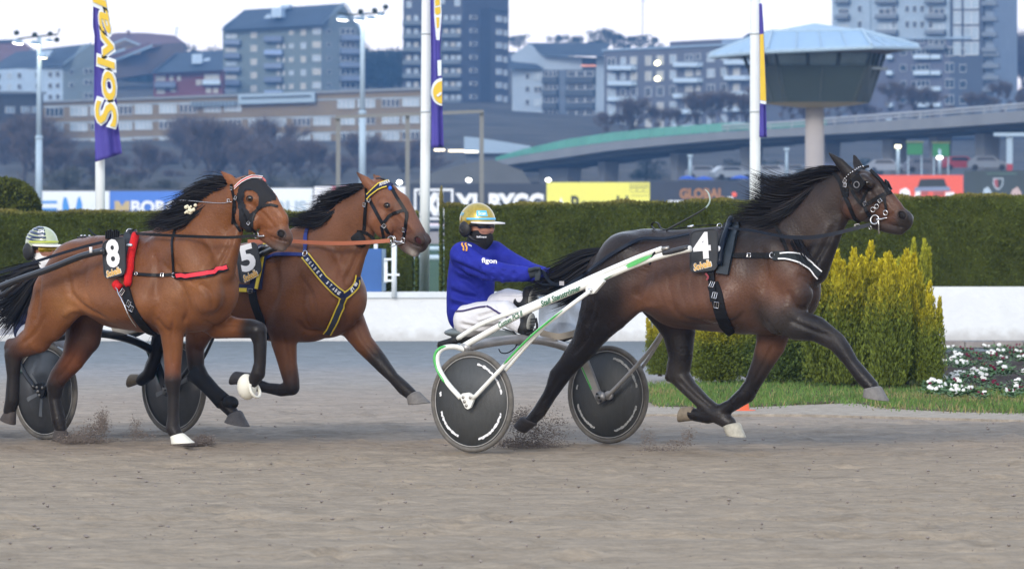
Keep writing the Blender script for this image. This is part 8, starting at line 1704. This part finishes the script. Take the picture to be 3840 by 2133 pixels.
    mk, _ = cloth('face_mask', [[(1803, 880, 0, 44, .82), (1818, 896, 0, 34, .85), (1829, 889, 0, 20, .9)], [(1792, 898, 0, 38, 1.0), (1786, 925, 0, 44, 1.05), (1784, 945, 0, 50, 1.1)]], mask_m, .009, .03)
    lens = MB()
    pts = [C + e * (A * 1.0 * math.cos(math.radians(a)) * .93) + n * (Bb * .93 * math.sin(math.radians(a))) - z * (.036 if full else .044) for a in range(-62, 63, 6)]
    MB().ribbon(pts, [(p - C + z * .036).normalized() for p in pts], [.03] + [.044] * 8 + [.034] * 3 + [.044] * 8 + [.03], .014).build('goggles', lens_m, H, True)
    if full: 
        P_ = W(1822, 893, .052); t = (e * .85 + n * .25).normalized(); t = (t - n * 0).normalized()
        fit_text("StallGoop.se", W(1806, 889, .098), (e - n * .15).normalized(), z, .085, .018, WHITE, mk, bold=.015, th=.002)
    return H
def strap_p(ct, pts, w_px, m, parent):
    P, N_ = ct.path(pts, 8, .006); return MB().ribbon(P, N_, w_px * FS.px(P[0]), .004).build('print_stripe', m, parent)
gold = mat('gold_flake_shell', (.42, .30, .035), .28, .5, metal=.55, var=.25, vscale=60, coat=.8)
driver(FS, 'driver in blue jacket and gold helmet sitting on the white sulky', mat('royal_blue_cloth', (.020, .027, .27), .7, .12, var=.16, vscale=10, bump=.6, bscale=13), mat('white_cloth', (.70, .70, .72), .75, .12, var=.06, bump=.5, bscale=14),
       (gold, mat('sky_blue_print', (.12, .50, .78), .4), mat('white_visor', (.75, .73, .70), .35), mat('black_mask_cloth', (.018, .018, .020), .8, .2, var=.15), mat('dark_goggles', (.012, .009, .012), .12, .6, coat=.6)))
driver(FS5, 'driver in a navy and pale green helmet half hidden by the bay horse', mat('navy_cloth', (.010, .014, .045), .75, .2, var=.1), mat('grey_cloth', (.35, .36, .40), .7, .2, var=.15),
       (mat('pale_green_shell', (.42, .47, .30), .3, .5, var=.2, vscale=10, coat=.6), mat('yellow_green_print', (.45, .50, .08), .4), mat('white_visor', (.75, .73, .70), .35), mat('white_mask_cloth', (.78, .78, .78), .8, .2), mat('yellow_lens', (.55, .38, .02), .08, .6, metal=.5, coat=.8)), shift=(-90, 92), full=False)
# rein in the driver's hand, and the whip
P = [FS.p(u, v, .19) for u, v in ((2022, 1012), (2040, 1022), (2052, 1045), (2068, 1060), (2092, 1066), (2118, 1068))]; P = [Vector(p) for p in catmull(P, 20)]
rn = MB().ribbon(P, [FS.n] * 20, .024, .006).build('rein', LEAB, H4)
P = [FS.p(u, v, .17) for u, v in ((2006, 1038), (2016, 1056), (2036, 1066), (2070, 1068), (2118, 1066))]; MB().tube([Vector(p) for p in catmull(P, 16)], .006, 6).build('rein', LEAB, H4)
MB().box(FS.p(2108, 1062, .2), FS.e * .022, FS.n * .006, Vector((0, 0, .016))).build('buckle', STEEL, H4)
P = [Vector(p) for p in catmull([FR4.p(u, v, .06) for u, v in ((2498, 864), (2560, 830), (2620, 797), (2650, 777))], 14)]
wp = MB().tube(P, [.008] * 4 + [.006] * 10, 6).build('whip', mat('whip_black', (.03, .03, .03), .5), None, True, loc=tuple(FR4.p(2498, 864, .06)))
tag(wp, 'thin whip with a pale curved tip above the dark horse', 'whip')
P = [Vector(p) for p in catmull([FR4.p(u, v, .06) for u, v in ((2648, 779), (2660, 762), (2662, 742), (2655, 722), (2644, 711))], 14)]
MB().tube(P, [.007] * 10 + [.005, .004, .004, .003], 6).build('lash', mat('whip_tip', (.35, .45, .42), .5), wp, True)
# ================================================================== evening haze over the whole valley
hz = bpy.data.materials.new('evening_air'); hz.use_nodes = True; t = hz.node_tree; t.nodes.clear()
pv = t.nodes.new('ShaderNodeVolumePrincipled'); pv.inputs['Color'].default_value = (.22, .50, 1.0, 1); pv.inputs['Density'].default_value = .00029; pv.inputs['Anisotropy'].default_value = 0.0
om = t.nodes.new('ShaderNodeOutputMaterial'); t.links.new(pv.outputs[0], om.inputs['Volume'])
hzo = MB().abox(-445, 445, -45, 1440, -1.2, 68).build('haze', hz); hzo['kind'] = 'stuff'
